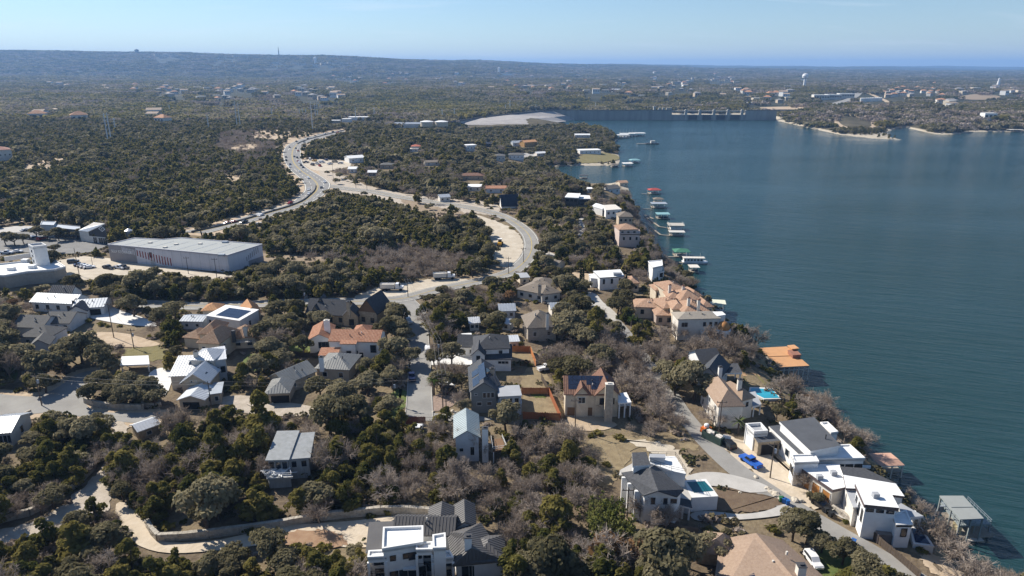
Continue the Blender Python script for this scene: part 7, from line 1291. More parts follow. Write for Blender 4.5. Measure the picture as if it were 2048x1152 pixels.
# ------------------------------------------------------------------ garden plants set by hand
def palm(px, hh, lab):
    p = at(*px); e = empty('palm_tree', p, lab, 'palm'); m = MB(); m.tube((0,0,-.3),(.1,0,hh),.28,.2,8); m.build('trunk', [PW], e); r = np.random.default_rng(int(px[0])); m = MB()
    for i in range(26):
        t = r.random()*6.28; el = r.uniform(-.2,1.1); pv = Vector((.1,0,hh)); d = Vector((math.cos(t)*math.cos(el), math.sin(t)*math.cos(el), math.sin(el))); s = d.cross(Vector((0,0,1))).normalized()
        for k in range(4):
            q = pv+d*.55; w0, w1 = .22*(1-k/5), .22*(1-(k+1)/5); m.poly([pv-s*w0, pv+s*w0, q+s*w1, q-s*w1]); pv = q; d = (d+Vector((0,0,-.28))).normalized()
    m.build('fronds', [MATS.get('palm_fronds') or leafmat('palm_fronds', (.05,.075,.02), (.10,.125,.04), .2)], e)
palm((868,790), 4.2, 'stout palm tree on the paved forecourt'); palm((1475,868), 3.2, 'palm in the shade below the cream house'); palm((1262,656), 3.0, 'palm left of the villa, nearest the paved drive'); palm((1274,655), 2.6, 'palm left of the villa, beside the mauve wall')
# ------------------------------------------------------------------ trees
BARK = mat('bark', (.085,.065,.05), .95, .25, 2); TWIG = leafmat('bare_twigs', (.22,.175,.14), (.39,.33,.28), .25)
OAKL = leafmat('oak_leaves', (.125,.112,.06), (.285,.25,.155), .5); CEDL = leafmat('cedar_leaves', (.085,.09,.026), (.225,.19,.06), .5)
BRNL = leafmat('brown_leaves', (.13,.075,.035), (.21,.125,.065)); BAML = leafmat('bamboo_leaves', (.09,.1,.026), (.15,.15,.05)); CYPL = leafmat('cypress_leaves', (.018,.026,.013), (.03,.04,.018), .1)
SHRL = leafmat('shrub_leaves', (.075,.078,.035), (.14,.118,.07))
def rv(r): 
    v = r.normal(size=3); return v/np.linalg.norm(v)
def quads(cs, ns, sz, r):
    """leaf clumps: one bent quad each"""
    n = len(cs); ns = ns/np.linalg.norm(ns, axis=1, keepdims=True); a = r.normal(size=(n,3)); u = np.cross(ns, a); u /= np.linalg.norm(u, axis=1, keepdims=True); v = np.cross(ns, u)
    s = sz*(.65+.7*r.random((n,1))); e = s*(.6+.8*r.random((n,1)))
    V = np.stack([cs-u*s-v*e, cs+u*s*.9-v*e*.8, cs+u*s+v*e, cs-u*s*.8+v*e*.9], 1).reshape(-1,3); F = np.arange(n*4).reshape(n,4)
    return V, F
def shell_points(lobes, n, r, flat=.2):
    w_ = np.array([l[3]*l[4] for l in lobes]); k = r.choice(len(lobes), n, p=w_/w_.sum()); L_ = np.array(lobes)[k]
    d = r.normal(size=(n,3)); d /= np.linalg.norm(d, axis=1, keepdims=True); d[:,2] = np.where(d[:,2] < -.35, -d[:,2], d[:,2])
    q = .72+.36*r.random((n,1)); P = L_[:,:3] + d*q*np.stack([L_[:,3],L_[:,3],L_[:,4]],1)
    return P, d*np.array([1,1,1.0]) + r.normal(size=(n,3))*.55
def crown_oak(r, n=760, rad=4.0, h=6.0):
    lb = []
    for i in range(int(r.integers(9,14))):
        t = r.random()*6.28; q = rad*.68*math.sqrt(r.random()); lb.append((q*math.cos(t), q*math.sin(t), h*(.56+.22*r.random()) - .07*q*q/rad*1.4, rad*(.26+.2*r.random()), rad*(.19+.13*r.random())))
    lb.append((0,0,h*.78,rad*.42,rad*.26))
    P, N = shell_points(lb, n, r); N[:,2] += .35; return quads(P, N, .205 if n > 1000 else .27, r), lb
def crown_cedar(r, n=760, rad=2.4, h=6.6):
    lb = []
    for i in range(int(r.integers(12,17))):
        z = .12+.8*r.random(); q = rad*(1.04-z**2.4)*.76*math.sqrt(.25+.75*r.random()); t = r.random()*6.28; lb.append((q*math.cos(t), q*math.sin(t), h*z, rad*(.34+.14*(1-z))*(.75+.5*r.random()), h*(.1+.07*r.random())))
    lb.append((0,0,h*.86,rad*.26,h*.13)); P, N = shell_points(lb, n, r); N[:,2] += .5
    return quads(P, N, .18 if n > 1000 else .23, r), lb
def limb(mb, a, b, r0, r1, n=5): mb.tube(a, b, r0, r1, n, 0, cap=False)
def trunk_oak(r, lobes, h):
    mb = MB(); f = (r.normal()*.3, r.normal()*.3, h*.3); limb(mb, (0,0,-.3), f, .3, .22, 6)
    for l in lobes[:7]:
        m = ((f[0]+l[0])*.5+r.normal()*.2, (f[1]+l[1])*.5+r.normal()*.2, f[2]+(l[2]-f[2])*.45); limb(mb, f, m, .17, .11); limb(mb, m, l[:3], .11, .04)
    return mb
def trunk_straight(r, h, rad=.16):
    mb = MB(); m = (r.normal()*.12, r.normal()*.12, h*.5); limb(mb, (0,0,-.3), m, rad, rad*.7); limb(mb, m, (m[0]*1.5, m[1]*1.5, h*.93), rad*.7, .03)
    for i in range(4):
        t = r.random()*6.28; z = h*(.25+.15*i); limb(mb, (m[0]*z/h*2, m[1]*z/h*2, z), (math.cos(t)*1.1, math.sin(t)*1.1, z+.5), .05, .02, 4)
    return mb
def bare(r, h=6.2, rad=3.0, fine=1.0):
    tr = MB(); V = []; F = []
    def twig(a, b, w_):
        k = len(V); d = np.array(b)-np.array(a); s = np.cross(d, rv(r)); s = s/max(np.linalg.norm(s), 1e-6)*w_; V.extend([np.array(a)-s, np.array(a)+s, np.array(b)+s*.45, np.array(b)-s*.45]); F.append((k,k+1,k+2,k+3))
    f = np.array((r.normal()*.2, r.normal()*.2, h*.2)); limb(tr, (0,0,-.3), f, .19, .14, 6)
    for i in range(int(r.integers(6,9))):
        t = r.random()*6.28; el = .55+.75*r.random(); d = np.array((math.cos(t)*math.cos(el), math.sin(t)*math.cos(el), math.sin(el))); l1 = h*(.34+.14*r.random()); e1 = f+d*l1*np.array((rad/3,rad/3,1)); limb(tr, f, e1, .14, .07, 4)
        for j in range(6):
            s0 = f+(e1-f)*(.35+.65*r.random()); d2 = d+rv(r)*.75; d2[2] = abs(d2[2])*.8+.1; d2 /= np.linalg.norm(d2); e2 = s0+d2*h*(.2+.13*r.random()); twig(s0, e2, .075)
            for q in range(int(8*fine)):
                s1 = s0+(e2-s0)*(.25+.75*r.random()); d3 = d2+rv(r)*.95; d3 /= np.linalg.norm(d3); e3 = s1+d3*h*(.1+.11*r.random()); twig(s1, e3, .045)
                for q2 in range(3): twig(s1+(e3-s1)*(.3+.7*r.random()), e3+rv(r)*h*.085, .028)
    return tr, (np.array(V), np.array(F))
def arr_mesh(name, V, F, m):
    me = bpy.data.meshes.new(name); me.from_pydata(V.tolist(), [], F.tolist()); me.materials.append(m); me.update(); return me
def mb_mesh(name, mb, m):
    me = bpy.data.meshes.new(name); me.from_pydata(mb.v, [], mb.f); me.materials.append(m); me.update(); return me
KINDS = {}
def reg(kind, variants): KINDS[kind] = variants
reg('live_oak_tree', []); reg('cedar_tree', []); reg('bare_tree', []); reg('brown_leaf_tree', []); reg('shrub', [])
for s in range(5):
    r = np.random.default_rng(100+s); h = 5.6+r.random()*1.2; (V,F), lb = crown_oak(r, 1900, 3.9, h); KINDS['live_oak_tree'].append((mb_mesh('trunk', trunk_oak(r, lb, h), BARK), arr_mesh('crown', V, F, OAKL)))
    r = np.random.default_rng(200+s); h = 5.2+r.random(); (V,F), lb = crown_cedar(r, 1700, 2.6, h); KINDS['cedar_tree'].append((mb_mesh('trunk', trunk_straight(r, h), BARK), arr_mesh('crown', V, F, CEDL)))
    r = np.random.default_rng(300+s); tr, (V,F) = bare(r, 6.4, 3.2); KINDS['bare_tree'].append((mb_mesh('trunk', tr, TWIG), arr_mesh('crown', V, F, TWIG)))
for s in range(3):
    r = np.random.default_rng(400+s); h = 5.6; (V,F), lb = crown_oak(r, 420, 3.0, h); KINDS['brown_leaf_tree'].append((mb_mesh('trunk', trunk_oak(r, lb, h), BARK), arr_mesh('crown', V, F, BRNL)))
    r = np.random.default_rng(500+s); lb = [(r.normal()*.5, r.normal()*.5, .45+.3*r.random(), .6, .45) for _ in range(4)]; P, N = shell_points(lb, 220, r); V, F = quads(P, N, .17, r); KINDS['shrub'].append((None, arr_mesh('shrub', V, F, SHRL)))
# far stand-ins for the stuff woods: same builders, fewer and larger leaf clumps, trunk joined
FARP = {}
protos = bpy.data.collections.new('woodland_prototypes')
def far_proto(kind, V, F, m, i):
    o = bpy.data.objects.new(f'{kind}_{i}', arr_mesh(kind, V, F, m)); return o
for s in range(4):
    r = np.random.default_rng(600+s); lb = crown_oak(r, 10, 3.9, 5.6)[1]; P, N = shell_points(lb, 300, r); V, F = quads(P, N, .5, r); FARP.setdefault('live_oak_tree', []).append(far_proto('live_oak_tree', V, F, OAKL, s))
    lb = crown_cedar(r, 10, 2.5, 6.2)[1]; P, N = shell_points(lb, 260, r); N[:,2] += .25; V, F = quads(P, N, .42, r); FARP.setdefault('cedar_tree', []).append(far_proto('cedar_tree', V, F, CEDL, s))
    tr, (V,F) = bare(r, 6.2, 3.2, .5); V = np.array(V); FARP.setdefault('bare_tree', []).append(far_proto('bare_tree', V, F, TWIG, s))
for s in range(2):
    r = np.random.default_rng(700+s); lb = crown_oak(r, 10, 3.0, 5.4)[1]; P, N = shell_points(lb, 150, r); V, F = quads(P, N, .42, r); FARP.setdefault('brown_leaf_tree', []).append(far_proto('brown_leaf_tree', V, F, BRNL, s))
# clumps of woodland for the hills more than a kilometre away
for s in range(4):
    r = np.random.default_rng(800+s)
    for kind, m, cnt in (('hill_oak', OAKL, 14), ('hill_cedar', CEDL, 16), ('hill_bare', TWIG, 14)):
        Vs, Fs, k = [], [], 0
        for q in range(cnt):
            cx, cy = r.normal(size=2)*9; rad = 3.2+2.2*r.random(); lb = [(cx+r.normal()*1.2, cy+r.normal()*1.2, 2.2+r.random()*2.6, rad*.75, rad*.62) for _ in range(3)]
            P, N = shell_points(lb, 26, r); V, F = quads(P, N, 1.35 if kind != 'hill_bare' else .8, r); Vs.append(V); Fs.append(F+k); k += len(V)
        FARP.setdefault(kind, []).append(far_proto(kind, np.concatenate(Vs), np.concatenate(Fs), m, s))
def stuff_wood(name, kind, pts, label):
    """one object: points that carry copies of the KIND's prototypes"""
    if not len(pts): return
    coll = bpy.data.collections.new(name+'_prototypes')
    for o in FARP[kind]: coll.objects.link(o)
    P = np.array(pts); me = bpy.data.meshes.new(name); me.vertices.add(len(P)); me.vertices.foreach_set('co', P[:, :3].ravel().astype(np.float32))
    for an, col in (('sc', 3), ('rot', 4)):
        at_ = me.attributes.new(an, 'FLOAT', 'POINT'); at_.data.foreach_set('value', P[:, col].astype(np.float32))
    me.update()
    o = bpy.data.objects.new(name, me); COL.objects.link(o)
    ng = bpy.data.node_groups.new(name, 'GeometryNodeTree'); ng.interface.new_socket('Geometry', in_out='INPUT', socket_type='NodeSocketGeometry'); ng.interface.new_socket('Geometry', in_out='OUTPUT', socket_type='NodeSocketGeometry')
    N = ng.nodes; gi = N.new('NodeGroupInput'); go = N.new('NodeGroupOutput'); ip = N.new('GeometryNodeInstanceOnPoints'); ci = N.new('GeometryNodeCollectionInfo'); ci.inputs['Collection'].default_value = coll; ci.inputs['Separate Children'].default_value = True; ci.inputs['Reset Children'].default_value = True
    ip.inputs['Pick Instance'].default_value = True
    a1 = N.new('GeometryNodeInputNamedAttribute'); a1.data_type = 'FLOAT'; a1.inputs['Name'].default_value = 'sc'; a2 = N.new('GeometryNodeInputNamedAttribute'); a2.data_type = 'FLOAT'; a2.inputs['Name'].default_value = 'rot'
    cx = N.new('ShaderNodeCombineXYZ'); ng.links.new(a2.outputs['Attribute'], cx.inputs['Z']); ng.links.new(cx.outputs[0], ip.inputs['Rotation']); ng.links.new(a1.outputs['Attribute'], ip.inputs['Scale'])
    ri = N.new('FunctionNodeRandomValue'); ri.data_type = 'INT'; ri.inputs['Min'].default_value = 0; ri.inputs['Max'].default_value = len(FARP[kind])-1
    ng.links.new(ri.outputs[2], ip.inputs['Instance Index']); ng.links.new(ci.outputs[0], ip.inputs['Instance']); ng.links.new(gi.outputs[0], ip.inputs['Points']); ng.links.new(ip.outputs[0], go.inputs[0])
    md = o.modifiers.new('woods', 'NODES'); md.node_group = ng
    return setp(o, label, kind='stuff')
MANUAL += [('live_oak_tree',x,y,q) for x,y,q in ((1584,1082,.9),(1612,1088,.95),(1642,1106,.75),(1684,1130,.75),(1718,1152,.9),(1631,1008,.5),(1386,803,1.45),(1350,792,1.1),(1412,815,1.0),(1150,762,1.5),(1118,752,1.0),(1012,866,1.15),(735,792,1.3),(690,805,1.2),(640,800,1.05),(783,772,1.0),(268,634,1.35),(520,767,1.3),(607,713,1.0),(165,728,1.4),(205,742,1.2),(40,738,1.3),(92,786,.95),(130,748,1.2),(1235,630,1.25),(1252,592,1.1),(1422,1120,.8),(1372,1136,.95),(660,872,1.5),(720,852,1.2),(780,835,1.0),(1090,545,1.2),(1105,560,1.1),(985,590,1.1),(1190,500,1.3),(1150,500,1.2),(820,735,.9),(790,725,1.2),(775,685,1.2),(800,655,1.1),(590,645,1.1),(560,640,1.2),(640,655,1.1),(1200,735,1.2),(1175,700,1.1),(1130,650,1.2),(1330,760,1.1),(100,545,1.5),(85,545,1.2),(75,478,.9),(95,480,.9),(118,482,1.0),(130,481,.9),(160,480,.9),(30,492,1.1),(12,490,1.0),(48,488,.9),(110,506,.8),(200,484,1.0),(350,640,1.2),(210,600,1.0))]
MANUAL += [('cedar_tree',x,y,q) for x,y,q in ((1275,692,1.25),(1232,692,1.15),(1290,680,1.0),(845,640,1.0),(860,660,1.1),(880,640,1.1))]
MANUAL += [('bare_tree',x,y,q) for x,y,q in ((1606,976,.8),(1425,852,1.0),(1580,800,1.2),(1560,800,1.1),(1610,830,1.2),(905,770,1.2),(640,1048,.9),(1300,1040,1.0),(1330,1062,.8),(920,905,1.2),(950,915,1.0),(1900,1110,1.2),(1870,1085,1.0),(1175,790,1.0),(1205,830,.9),(1270,730,1.2),(1390,720,1.4),(1420,700,1.2),(1320,690,1.2),(1350,680,1.2))]
# zones in photograph pixels: polygon, density, share of (oak, cedar, bare, brown), size
ZONES = [
 ([(1500,640),(1560,690),(1640,790),(1760,900),(1900,1040),(2010,1152),(2100,1300),(1960,1300),(1840,1090),(1730,920),(1580,800),(1480,720)], 1.0, (.0,.04,.9,.06), .85),
 ([(1255,340),(1300,420),(1345,520),(1420,610),(1500,690),(1480,720),(1390,640),(1310,560),(1265,470),(1235,370)], 1.0, (.14,.14,.66,.06), .85),
 ([(1300,640),(1480,660),(1520,720),(1400,760),(1300,720),(1280,680)], .95, (.15,.1,.72,.03), .9),
 ([(1195,1010),(1240,990),(1290,1060),(1300,1152),(1180,1152),(1165,1060)], .9, (.05,.25,.5,.2), .85),
 ([(800,880),(1250,870),(1240,1030),(1000,1040),(820,1010)], 1.0, (.1,.28,.54,.08), .85),
 ([(960,1000),(1250,1000),(1320,1152),(960,1152)], 1.0, (.1,.38,.36,.16), .9),
 ([(-100,940),(260,940),(300,1060),(560,1090),(740,1090),(760,1300),(-200,1300)], .85, (.25,.38,.30,.07), .85),
 ([(-100,840),(1000,840),(1000,1040),(300,1040),(-100,1060)], 1.0, (.2,.47,.28,.05), .9),
 ([(1240,1060),(1480,1060),(1400,1152),(1230,1152)], .7, (.6,.1,.25,.05), .9),
 ([(1240,840),(1420,860),(1600,1020),(1300,1050)], .3, (.1,.05,.7,.15), .6),
 ([(1040,690),(1320,690),(1360,860),(1060,860)], .8, (.2,.1,.68,.02), .85),
 ([(840,600),(1320,600),(1320,700),(840,700)], .85, (.42,.2,.34,.04), 1.0),
 ([(740,690),(1060,690),(1060,845),(740,845)], .6, (.45,.15,.38,.02), .9),
 ([(-100,555),(800,555),(800,612),(-100,612)], 1.0, (.45,.4,.15,0), .95),
 ([(-100,612),(810,612),(810,840),(-100,840)], .62, (.5,.14,.29,.07), 1.0),
 ([(180,555),(420,540),(640,540),(700,590),(560,612),(180,600)], 1.0, (.4,.58,.02,0), .95),
 ([(560,520),(840,500),(960,530),(860,560),(660,575),(600,560)], 1.0, (.2,.12,.68,0), .85),
 ([(380,460),(680,380),(990,430),(1010,530),(860,545),(540,500)], 1.1, (.47,.43,.08,.02), .95),
 ([(440,270),(520,262),(560,300),(520,330),(430,300)], 1.0, (.1,.15,.75,0), .9),
 ([(200,300),(560,300),(560,360),(180,360)], 1.0, (.25,.45,.3,0), 1.0),
 ([(-200,330),(620,330),(620,500),(-200,480)], 1.1, (.33,.5,.15,.02), 1.0),
 ([(620,250),(1260,250),(1260,330),(640,330)], 1.0, (.45,.3,.22,.03), 1.05),
 ([(640,330),(1270,330),(1280,420),(1000,440),(680,400)], 1.0, (.4,.2,.37,.03), 1.0),
 ([(1080,420),(1300,420),(1340,600),(1080,600)], .95, (.4,.26,.31,.03), 1.0),
 ([(1160,325),(1240,300),(1240,330),(1150,340)], .4, (.4,.1,.5,0), .8)]
def zone(px, py):
    dens = np.full(px.shape, .95); mix = np.tile(np.array((.38,.42,.2,0)), (len(px),1)); sz = np.ones(px.shape); done = np.zeros(px.shape, bool)
    for poly, d, m, s in ZONES:
        q = inpoly(px, py, poly) & ~done; dens[q] = d; mix[q] = m; sz[q] = s; done |= q
    return dens, mix, sz
def scatter():
    sp_ = 2.95; out = []
    ys = np.arange(62, 1160, sp_); rows = []
    for yv in ys:
        k = sp_*(1 if yv < 420 else 1+(yv-420)/1400); n = int((1.64*yv+60)/k); xs = -.82*yv-30 + np.arange(n)*k
        if (int(yv/sp_) % 2): xs = xs+k/2
        keep = np.ones(n, bool) if yv < 420 else (np.arange(n) >= 0)
        rows.append(np.stack([xs, np.full(n, yv)], 1)[keep])
    P = np.concatenate(rows); P += rng.uniform(-1.9, 1.9, P.shape)
    return P
P = scatter(); sd = shore_dist(P[:,0], P[:,1]); P = P[sd > 2.0]; sd = sd[sd > 2.0]
hz = hgt(P[:,0], P[:,1]); px, py = proj(P[:,0], P[:,1], hz)
dens, mixp, szz = zone(px, py)
big = vnoise(P[:,0]/38, P[:,1]/38, 9); 
keep = rng.random(len(P)) < dens*np.clip(1+big*.5, .5, 1.3)
P, hz, px, py, mixp, szz, big, sd = [a[keep] for a in (P, hz, px, py, mixp, szz, big, sd)]
# species in drifts: noise shifts the draw
KN = ['live_oak_tree','cedar_tree','bare_tree','brown_leaf_tree']; cum = np.cumsum(mixp/mixp.sum(1, keepdims=True), 1)
drift = np.clip(rng.random(len(P))*.62 + .38*(.5+1.25*vnoise(P[:,0]/26, P[:,1]/26, 5)), 0, .999); ki = (drift[:,None] > cum).sum(1).clip(0,3)
scl = szz*np.where(P[:,1] < 210, .93, .77)*np.exp(rng.normal(0, .25, len(P)))*np.array([1.0,.98,.95,.85])[ki]
HT = np.array([6.2,6.8,7.0,5.6])[ki]*scl; RAD = np.array([4.0,2.4,3.0,2.9])[ki]*scl
bad = np.zeros(len(P), bool)
_, pyt = proj(P[:,0], P[:,1], hz+HT); pxm, pym = proj(P[:,0], P[:,1], hz+HT*.55)
sc_ = FPX/(P[:,1]*cp + (CAMZ-hz)*sp)
def box_test(poly, X_, Y_):
    xs = [p[0] for p in poly]; ys = [p[1] for p in poly]; q = (X_ > min(xs)) & (X_ < max(xs)) & (Y_ > min(ys)) & (Y_ < max(ys)); r_ = np.zeros(len(X_), bool)
    if q.any(): r_[q] = inpoly(X_[q], Y_[q], poly)
    return r_
skip = rng.random(len(P)) < .86
WVIS = [(2100,1190),(1960,1110),(1900,1052),(1830,966),(1760,906),(1690,856),(1640,804),(1600,748),(1520,704),(1480,645),(1420,604),(1370,549),(1330,503),(1300,443),(1275,392),(1270,356),(1250,304),(1240,272),(2100,262)]
bad |= box_test(WVIS, pxm, pym+3) & (rng.random(len(P)) < .9)
for poly, sf in zip(SHEETS, SOFT):
    hid = (py < 800) if sf == 'lane' else np.zeros(len(P), bool)
    for X_, Y_ in (((px, py),) if sf == 'gravel_drive' else ((px, py), (px-RAD*.3*sc_, py), (px+RAD*.3*sc_, py), (pxm, pym))): bad |= box_test(poly, X_, Y_) & ~(hid & ((X_ is not px) | (Y_ is not py))) & (skip if sf in ('dirt_patch','dirt_verge','road_verge','gravel_verge') else True)
for poly, sf in zip(SHEETS, SOFT):
    if sf not in ('gravel_drive','lane','dirt_patch','dirt_verge','road_verge'): bad |= box_test(poly, pxm, .5*(pym+pyt)) & (rng.random(len(P)) < .55)
for poly in HULLS:
    if min(p[0] for p in poly) > 1490 and len(poly) < 40:
        cx_, cy_ = sum(p[0] for p in poly)/len(poly), sum(p[1] for p in poly)/len(poly); poly = [(cx_+(x-cx_)*1.15, cy_+(y-cy_)*1.2+4) for x, y in poly]
    bad |= box_test(poly, pxm, pym) | box_test(poly, pxm, .4*pym+.6*pyt) | (box_test(poly, px, .7*py+.3*pym) & (rng.random(len(P)) < .9))
    bad |= (box_test(poly, pxm-RAD*.5*sc_, pym) | box_test(poly, pxm+RAD*.5*sc_, pym)) & (rng.random(len(P)) < .4)
for fx, fy, fr in FOOT: bad |= np.hypot(P[:,0]-fx, P[:,1]-fy) < fr+RAD*.15
for m_ in MANUAL + [('x',1318,592,2.2),('x',1215,1068,3.0)]:
    p = at(m_[1], m_[2]); bad |= np.hypot(P[:,0]-p.x, P[:,1]-p.y) < 2.6*m_[3]
g = ~bad
P, hz, px, py, ki, scl, HT, sc_ = [a[g] for a in (P, hz, px, py, ki, scl, HT, sc_)]
TREES = [dict(k=KN[ki[i]], x=P[i,0], y=P[i,1], z=hz[i], s=scl[i], px=px[i], py=py[i], app=scl[i]*sc_[i], ok=(-20 < px[i] < 2068 and py[i]-HT[i]*sc_[i]*.9 < 1150)) for i in range(len(P))]
for m_ in MANUAL:
    p = at(m_[1], m_[2]); z_ = gz(p.x, p.y); TREES.append(dict(k=m_[0], x=p.x, y=p.y, z=z_, s=m_[3], px=m_[1], py=m_[2], app=999, ok=True))
ADJ = {'live_oak_tree': 'grey green live oak', 'cedar_tree': 'dark green cedar', 'bare_tree': 'bare leafless tree', 'brown_leaf_tree': 'tree holding dead brown leaves', 'shrub': 'low dry shrub'}
GRP = {'live_oak_tree': 'live oaks among the houses and woods', 'cedar_tree': 'cedars in the woods', 'bare_tree': 'bare winter trees', 'brown_leaf_tree': 'brown leaved trees', 'shrub': 'dry shrubs'}
ORD = ['nearest','second','third','fourth','fifth','sixth','seventh','eighth','ninth','tenth','eleventh','twelfth','thirteenth','fourteenth','fifteenth','sixteenth','seventeenth','eighteenth','nineteenth','twentieth']
INDIV, STUFF = [], []
for kn in KN:
    c = sorted([t for t in TREES if t['k'] == kn and t['ok']], key=lambda t: -t['app']); INDIV += c[:296]; ids = set(id(t) for t in c[:296]); STUFF += [t for t in TREES if t['k'] == kn and id(t) not in ids]
# label: nearest landmark, side of it, rank
cells = {}
for t in INDIV:
    best = min(LAND, key=lambda l: ((l[1]-t['px'])**2 + ((l[2]-t['py'])*1.8)**2)); dx, dy = t['px']-best[1], (t['py']-best[2])*1.8
    side = ('right of' if dx > 0 else 'left of') if abs(dx) > abs(dy) else ('below' if dy > 0 else 'behind')
    t['d'] = math.hypot(dx, dy); cells.setdefault((t['k'], best[0], side), []).append(t)
for (kn, lm, side), ts in cells.items():
    ts.sort(key=lambda t: t['d'])
    for i, t in enumerate(ts):
        if len(ts) == 1: t['label'] = f"{ADJ[kn]} {side} {lm}"
        elif i < 20: t['label'] = f"{ADJ[kn]}, {ORD[i]} {side} {lm}"
        else: t['label'] = f"{ADJ[kn]} farther off {side} {lm}"
for t in INDIV:
    var = KINDS[t['k']]; v = var[int(rng.integers(len(var)))]
    e = empty(t['k'], (t['x'], t['y'], t['z']), t['label'], 'tree', GRP[t['k']], rng.uniform(0, 6.28)); zs = t['s']*rng.uniform(.8, 1.22); e.scale = (t['s'], t['s'], zs)
    for nm, m_ in (('trunk', v[0]), ('crown', v[1])):
        o = bpy.data.objects.new(nm, m_); COL.objects.link(o); o.parent = e
# cypresses, bamboo
def hand(name, lab, cat, grp, px, V, F, m, trunk, s=1.0):
    e = empty(name, at(*px), lab, cat, grp, rng.uniform(0,6)); e.scale = (s,)*3
    if trunk: mb = MB(); mb.tube((0,0,-.3),(0,0,2.5),.12,.08,6); mb.build('trunk', [BARK], e)
    arr = bpy.data.objects.new('crown' if trunk else 'stems', arr_mesh('crown', V, F, m)); COL.objects.link(arr); arr.parent = e
OR_ = ['first','second','third','fourth','fifth','sixth','seventh','eighth']
for i, (x, y, s_, lab) in enumerate([(1304+i*4.1, 590+(i%3), 1.0+.12*(i%3), f'{OR_[i]} from the left of the slim dark cypresses beside the villa') for i in range(8)] + [(1161,566,1.0,'slim dark cypress left of the flat white roofed house, left one'),(1166,567,1.05,'slim dark cypress left of the flat white roofed house, right one'),(1137,563,.9,'slim cypress by the ochre drive'),(1252,576,.9,'slim cypress right of the flat white roofed house')]):
    r = np.random.default_rng(1700+i); n_ = 420; z_ = 6.0*r.random(n_)**.9; th_ = r.random(n_)*6.28; rd = .62*np.sqrt(np.clip(z_/6*3.5,0,1))*np.sqrt(np.clip(1.04-z_/6,0,1))*(.8+.3*r.random(n_)); V, F = quads(np.stack([rd*np.cos(th_), rd*np.sin(th_), z_],1), np.stack([np.cos(th_), np.sin(th_), .5+0*z_],1)+r.normal(size=(n_,3))*.3, .16, r); hand('cypress_tree', lab, 'tree', 'slim cypresses', (x, y), V, F, CYPL, True, s_)
for i, (x, y, s_, lab) in enumerate(((1222,1062,1.0,'yellow green bamboo thicket, tallest, left of the white farmhouse'),(1200,1085,1.0,'yellow green bamboo thicket below the tallest one'),(1232,1092,.9,'yellow green bamboo thicket nearest the brown shingled house'),(1195,1052,.8,'yellow green bamboo thicket at the wood edge'))):
    r = np.random.default_rng(1800+i); n_ = 1500; c_ = r.normal(size=(40,2))*1.5; k_ = r.integers(40, size=n_); z_ = 6.4*r.random(n_)**.75; V, F = quads(np.stack([c_[k_,0]*(1+z_*.05)+r.normal(size=n_)*.28, c_[k_,1]*(1+z_*.05)+r.normal(size=n_)*.28, z_],1), np.stack([r.normal(size=n_)*.7, r.normal(size=n_)*.7, .7+0*z_],1), .17, r); hand('bamboo_thicket', lab, 'bamboo', 'bamboo thickets', (x, y), V, F, BAML, False, s_*.9)
for kn, nm, lb_ in (('live_oak_tree','oak_woodland','grey green oak woodland covering the shelf'),('cedar_tree','cedar_woodland','dark cedar woodland covering the shelf'),('bare_tree','bare_woodland','grey leafless woodland between the evergreens'),('brown_leaf_tree','brown_woodland','brown leaved trees scattered in the wood')):
    stuff_wood(nm, kn, [(t['x'],t['y'],t['z'],t['s'],rng.uniform(0,6.28)) for t in STUFF if t['k'] == kn], lb_)
# low scrub under and between the trees
for s in range(4):
    r = np.random.default_rng(1500+s); lb = [(r.normal()*.7, r.normal()*.7, .35+.35*r.random(), .7, .5) for _ in range(4)]; Pp, Nn = shell_points(lb, 70, r); Nn[:,2] += .4; V, F = quads(Pp, Nn, .24, r); FARP.setdefault('undergrowth', []).append(far_proto('undergrowth', V, F, (SHRL, CEDL, SHRL, TWIG)[s], s))
Yg = np.arange(64, 430, 2.6); UG = []
for yv in Yg:
    n = int(1.62*yv/2.6)+20; UG.append(np.stack([-.81*yv-26+np.arange(n)*2.6, np.full(n, yv)], 1))
UG = np.concatenate(UG)+rng.uniform(-1.2,1.2,(sum(len(u) for u in UG),2)); sdu = shore_dist(UG[:,0], UG[:,1]); UG = UG[sdu > 1.5]; hu = hgt(UG[:,0], UG[:,1]); ux, uy = proj(UG[:,0], UG[:,1], hu)
du, _, _ = zone(ux, uy); ok = rng.random(len(UG)) < (.15+.5*du)*np.clip(.55+1.6*vnoise(UG[:,0]/14, UG[:,1]/14, 44), 0, 1)
def bt(poly, X_, Y_):
    xs = [p[0] for p in poly]; ys = [p[1] for p in poly]; q = (X_ > min(xs)) & (X_ < max(xs)) & (Y_ > min(ys)) & (Y_ < max(ys)); r_ = np.zeros(len(X_), bool)
    if q.any(): r_[q] = inpoly(X_[q], Y_[q], poly)
    return r_
for poly, sf in zip(SHEETS, SOFT): ok &= ~bt(poly, ux, uy) | (rng.random(len(ux)) < {'yard':.3,'dirt_patch':.25,'dirt_verge':.3,'gravel_verge':.22,'road_verge':.2,'gravel_drive':.05,'dirt_track':.12,'gravel_pullout':.02}.get(sf, 0))
for fx, fy, fr in FOOT: ok &= np.hypot(UG[:,0]-fx, UG[:,1]-fy) > fr*.9
stuff_wood('undergrowth', 'undergrowth', [(UG[i,0], UG[i,1], hu[i]-.1, .45+.8*rng.random(), rng.uniform(0,6.28)) for i in np.nonzero(ok)[0]], 'low dry scrub and brush between the trees')
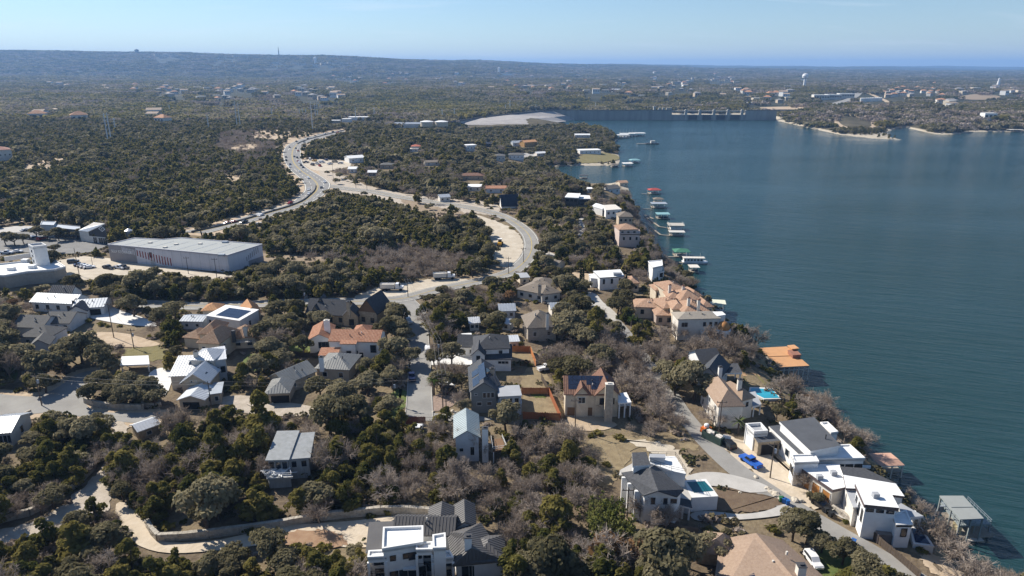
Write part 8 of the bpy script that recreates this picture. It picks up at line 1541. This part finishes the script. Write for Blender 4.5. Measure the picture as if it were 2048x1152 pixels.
# hills beyond: clumps thinning with distance
def hills():
    out = {k: [] for k in ('hill_oak','hill_cedar','hill_bare')}
    Yv = 1130
    while Yv < 9000:
        st = 15*(Yv/1150)**.8; n = int(1.7*Yv/st)
        xs = (-.85*Yv + np.arange(n)*st) + rng.uniform(-.5,.5,n)*st; yy = Yv + rng.uniform(-.5,.5,n)*st
        sd_ = shore_dist(xs, yy); z = hgt(xs, yy); a, b = proj(xs, yy, z)
        ok = (sd_ > 9) & (z > 1.5) & (rng.random(n) < .82 + .5*vnoise(xs/160, yy/160, 21))
        for poly in FARCLEAR: ok &= ~box_test(poly, a, b) & ~box_test(poly, a, b-6*1434/yy)
        kk = rng.random(n)*.6 + .4*(.5+1.3*vnoise(xs/260, yy/260, 31)); s = (.82+.45*rng.random(n))*(Yv/1150)**.28
        for i in np.nonzero(ok)[0]:
            k = 'hill_cedar' if kk[i] < .44 else ('hill_oak' if kk[i] < .72 else 'hill_bare'); out[k].append((xs[i], yy[i], z[i]-.4, s[i], rng.uniform(0,6.28)))
        Yv += st
    return out
hh = hills()
stuff_wood('hill_cedar_woods', 'hill_cedar', hh['hill_cedar'], 'dark evergreen woods on the hills beyond the dam')
stuff_wood('hill_oak_woods', 'hill_oak', hh['hill_oak'], 'grey green oak woods on the hills beyond the dam')
stuff_wood('hill_bare_woods', 'hill_bare', hh['hill_bare'], 'grey leafless woods on the hills beyond the dam')
print('TREES', len(INDIV), len(STUFF), {k: len(v) for k, v in hh.items()})
# ------------------------------------------------------------------ air
mbh = MB(); mbh.box(-29500, -29500, -8, 29500, 29500, 420)
hzm = bpy.data.materials.new('haze'); hzm.use_nodes = True; t = hzm.node_tree; t.nodes.clear(); oo = t.nodes.new('ShaderNodeOutputMaterial'); pv = t.nodes.new('ShaderNodeVolumePrincipled')
pv.inputs['Color'].default_value = (.31,.56,1,1); pv.inputs['Density'].default_value = HAZE; pv.inputs['Anisotropy'].default_value = .1; t.links.new(pv.outputs[0], oo.inputs['Volume'])
setp(mbh.build('haze', [hzm]), 'thin blue haze over the whole landscape', kind='stuff')
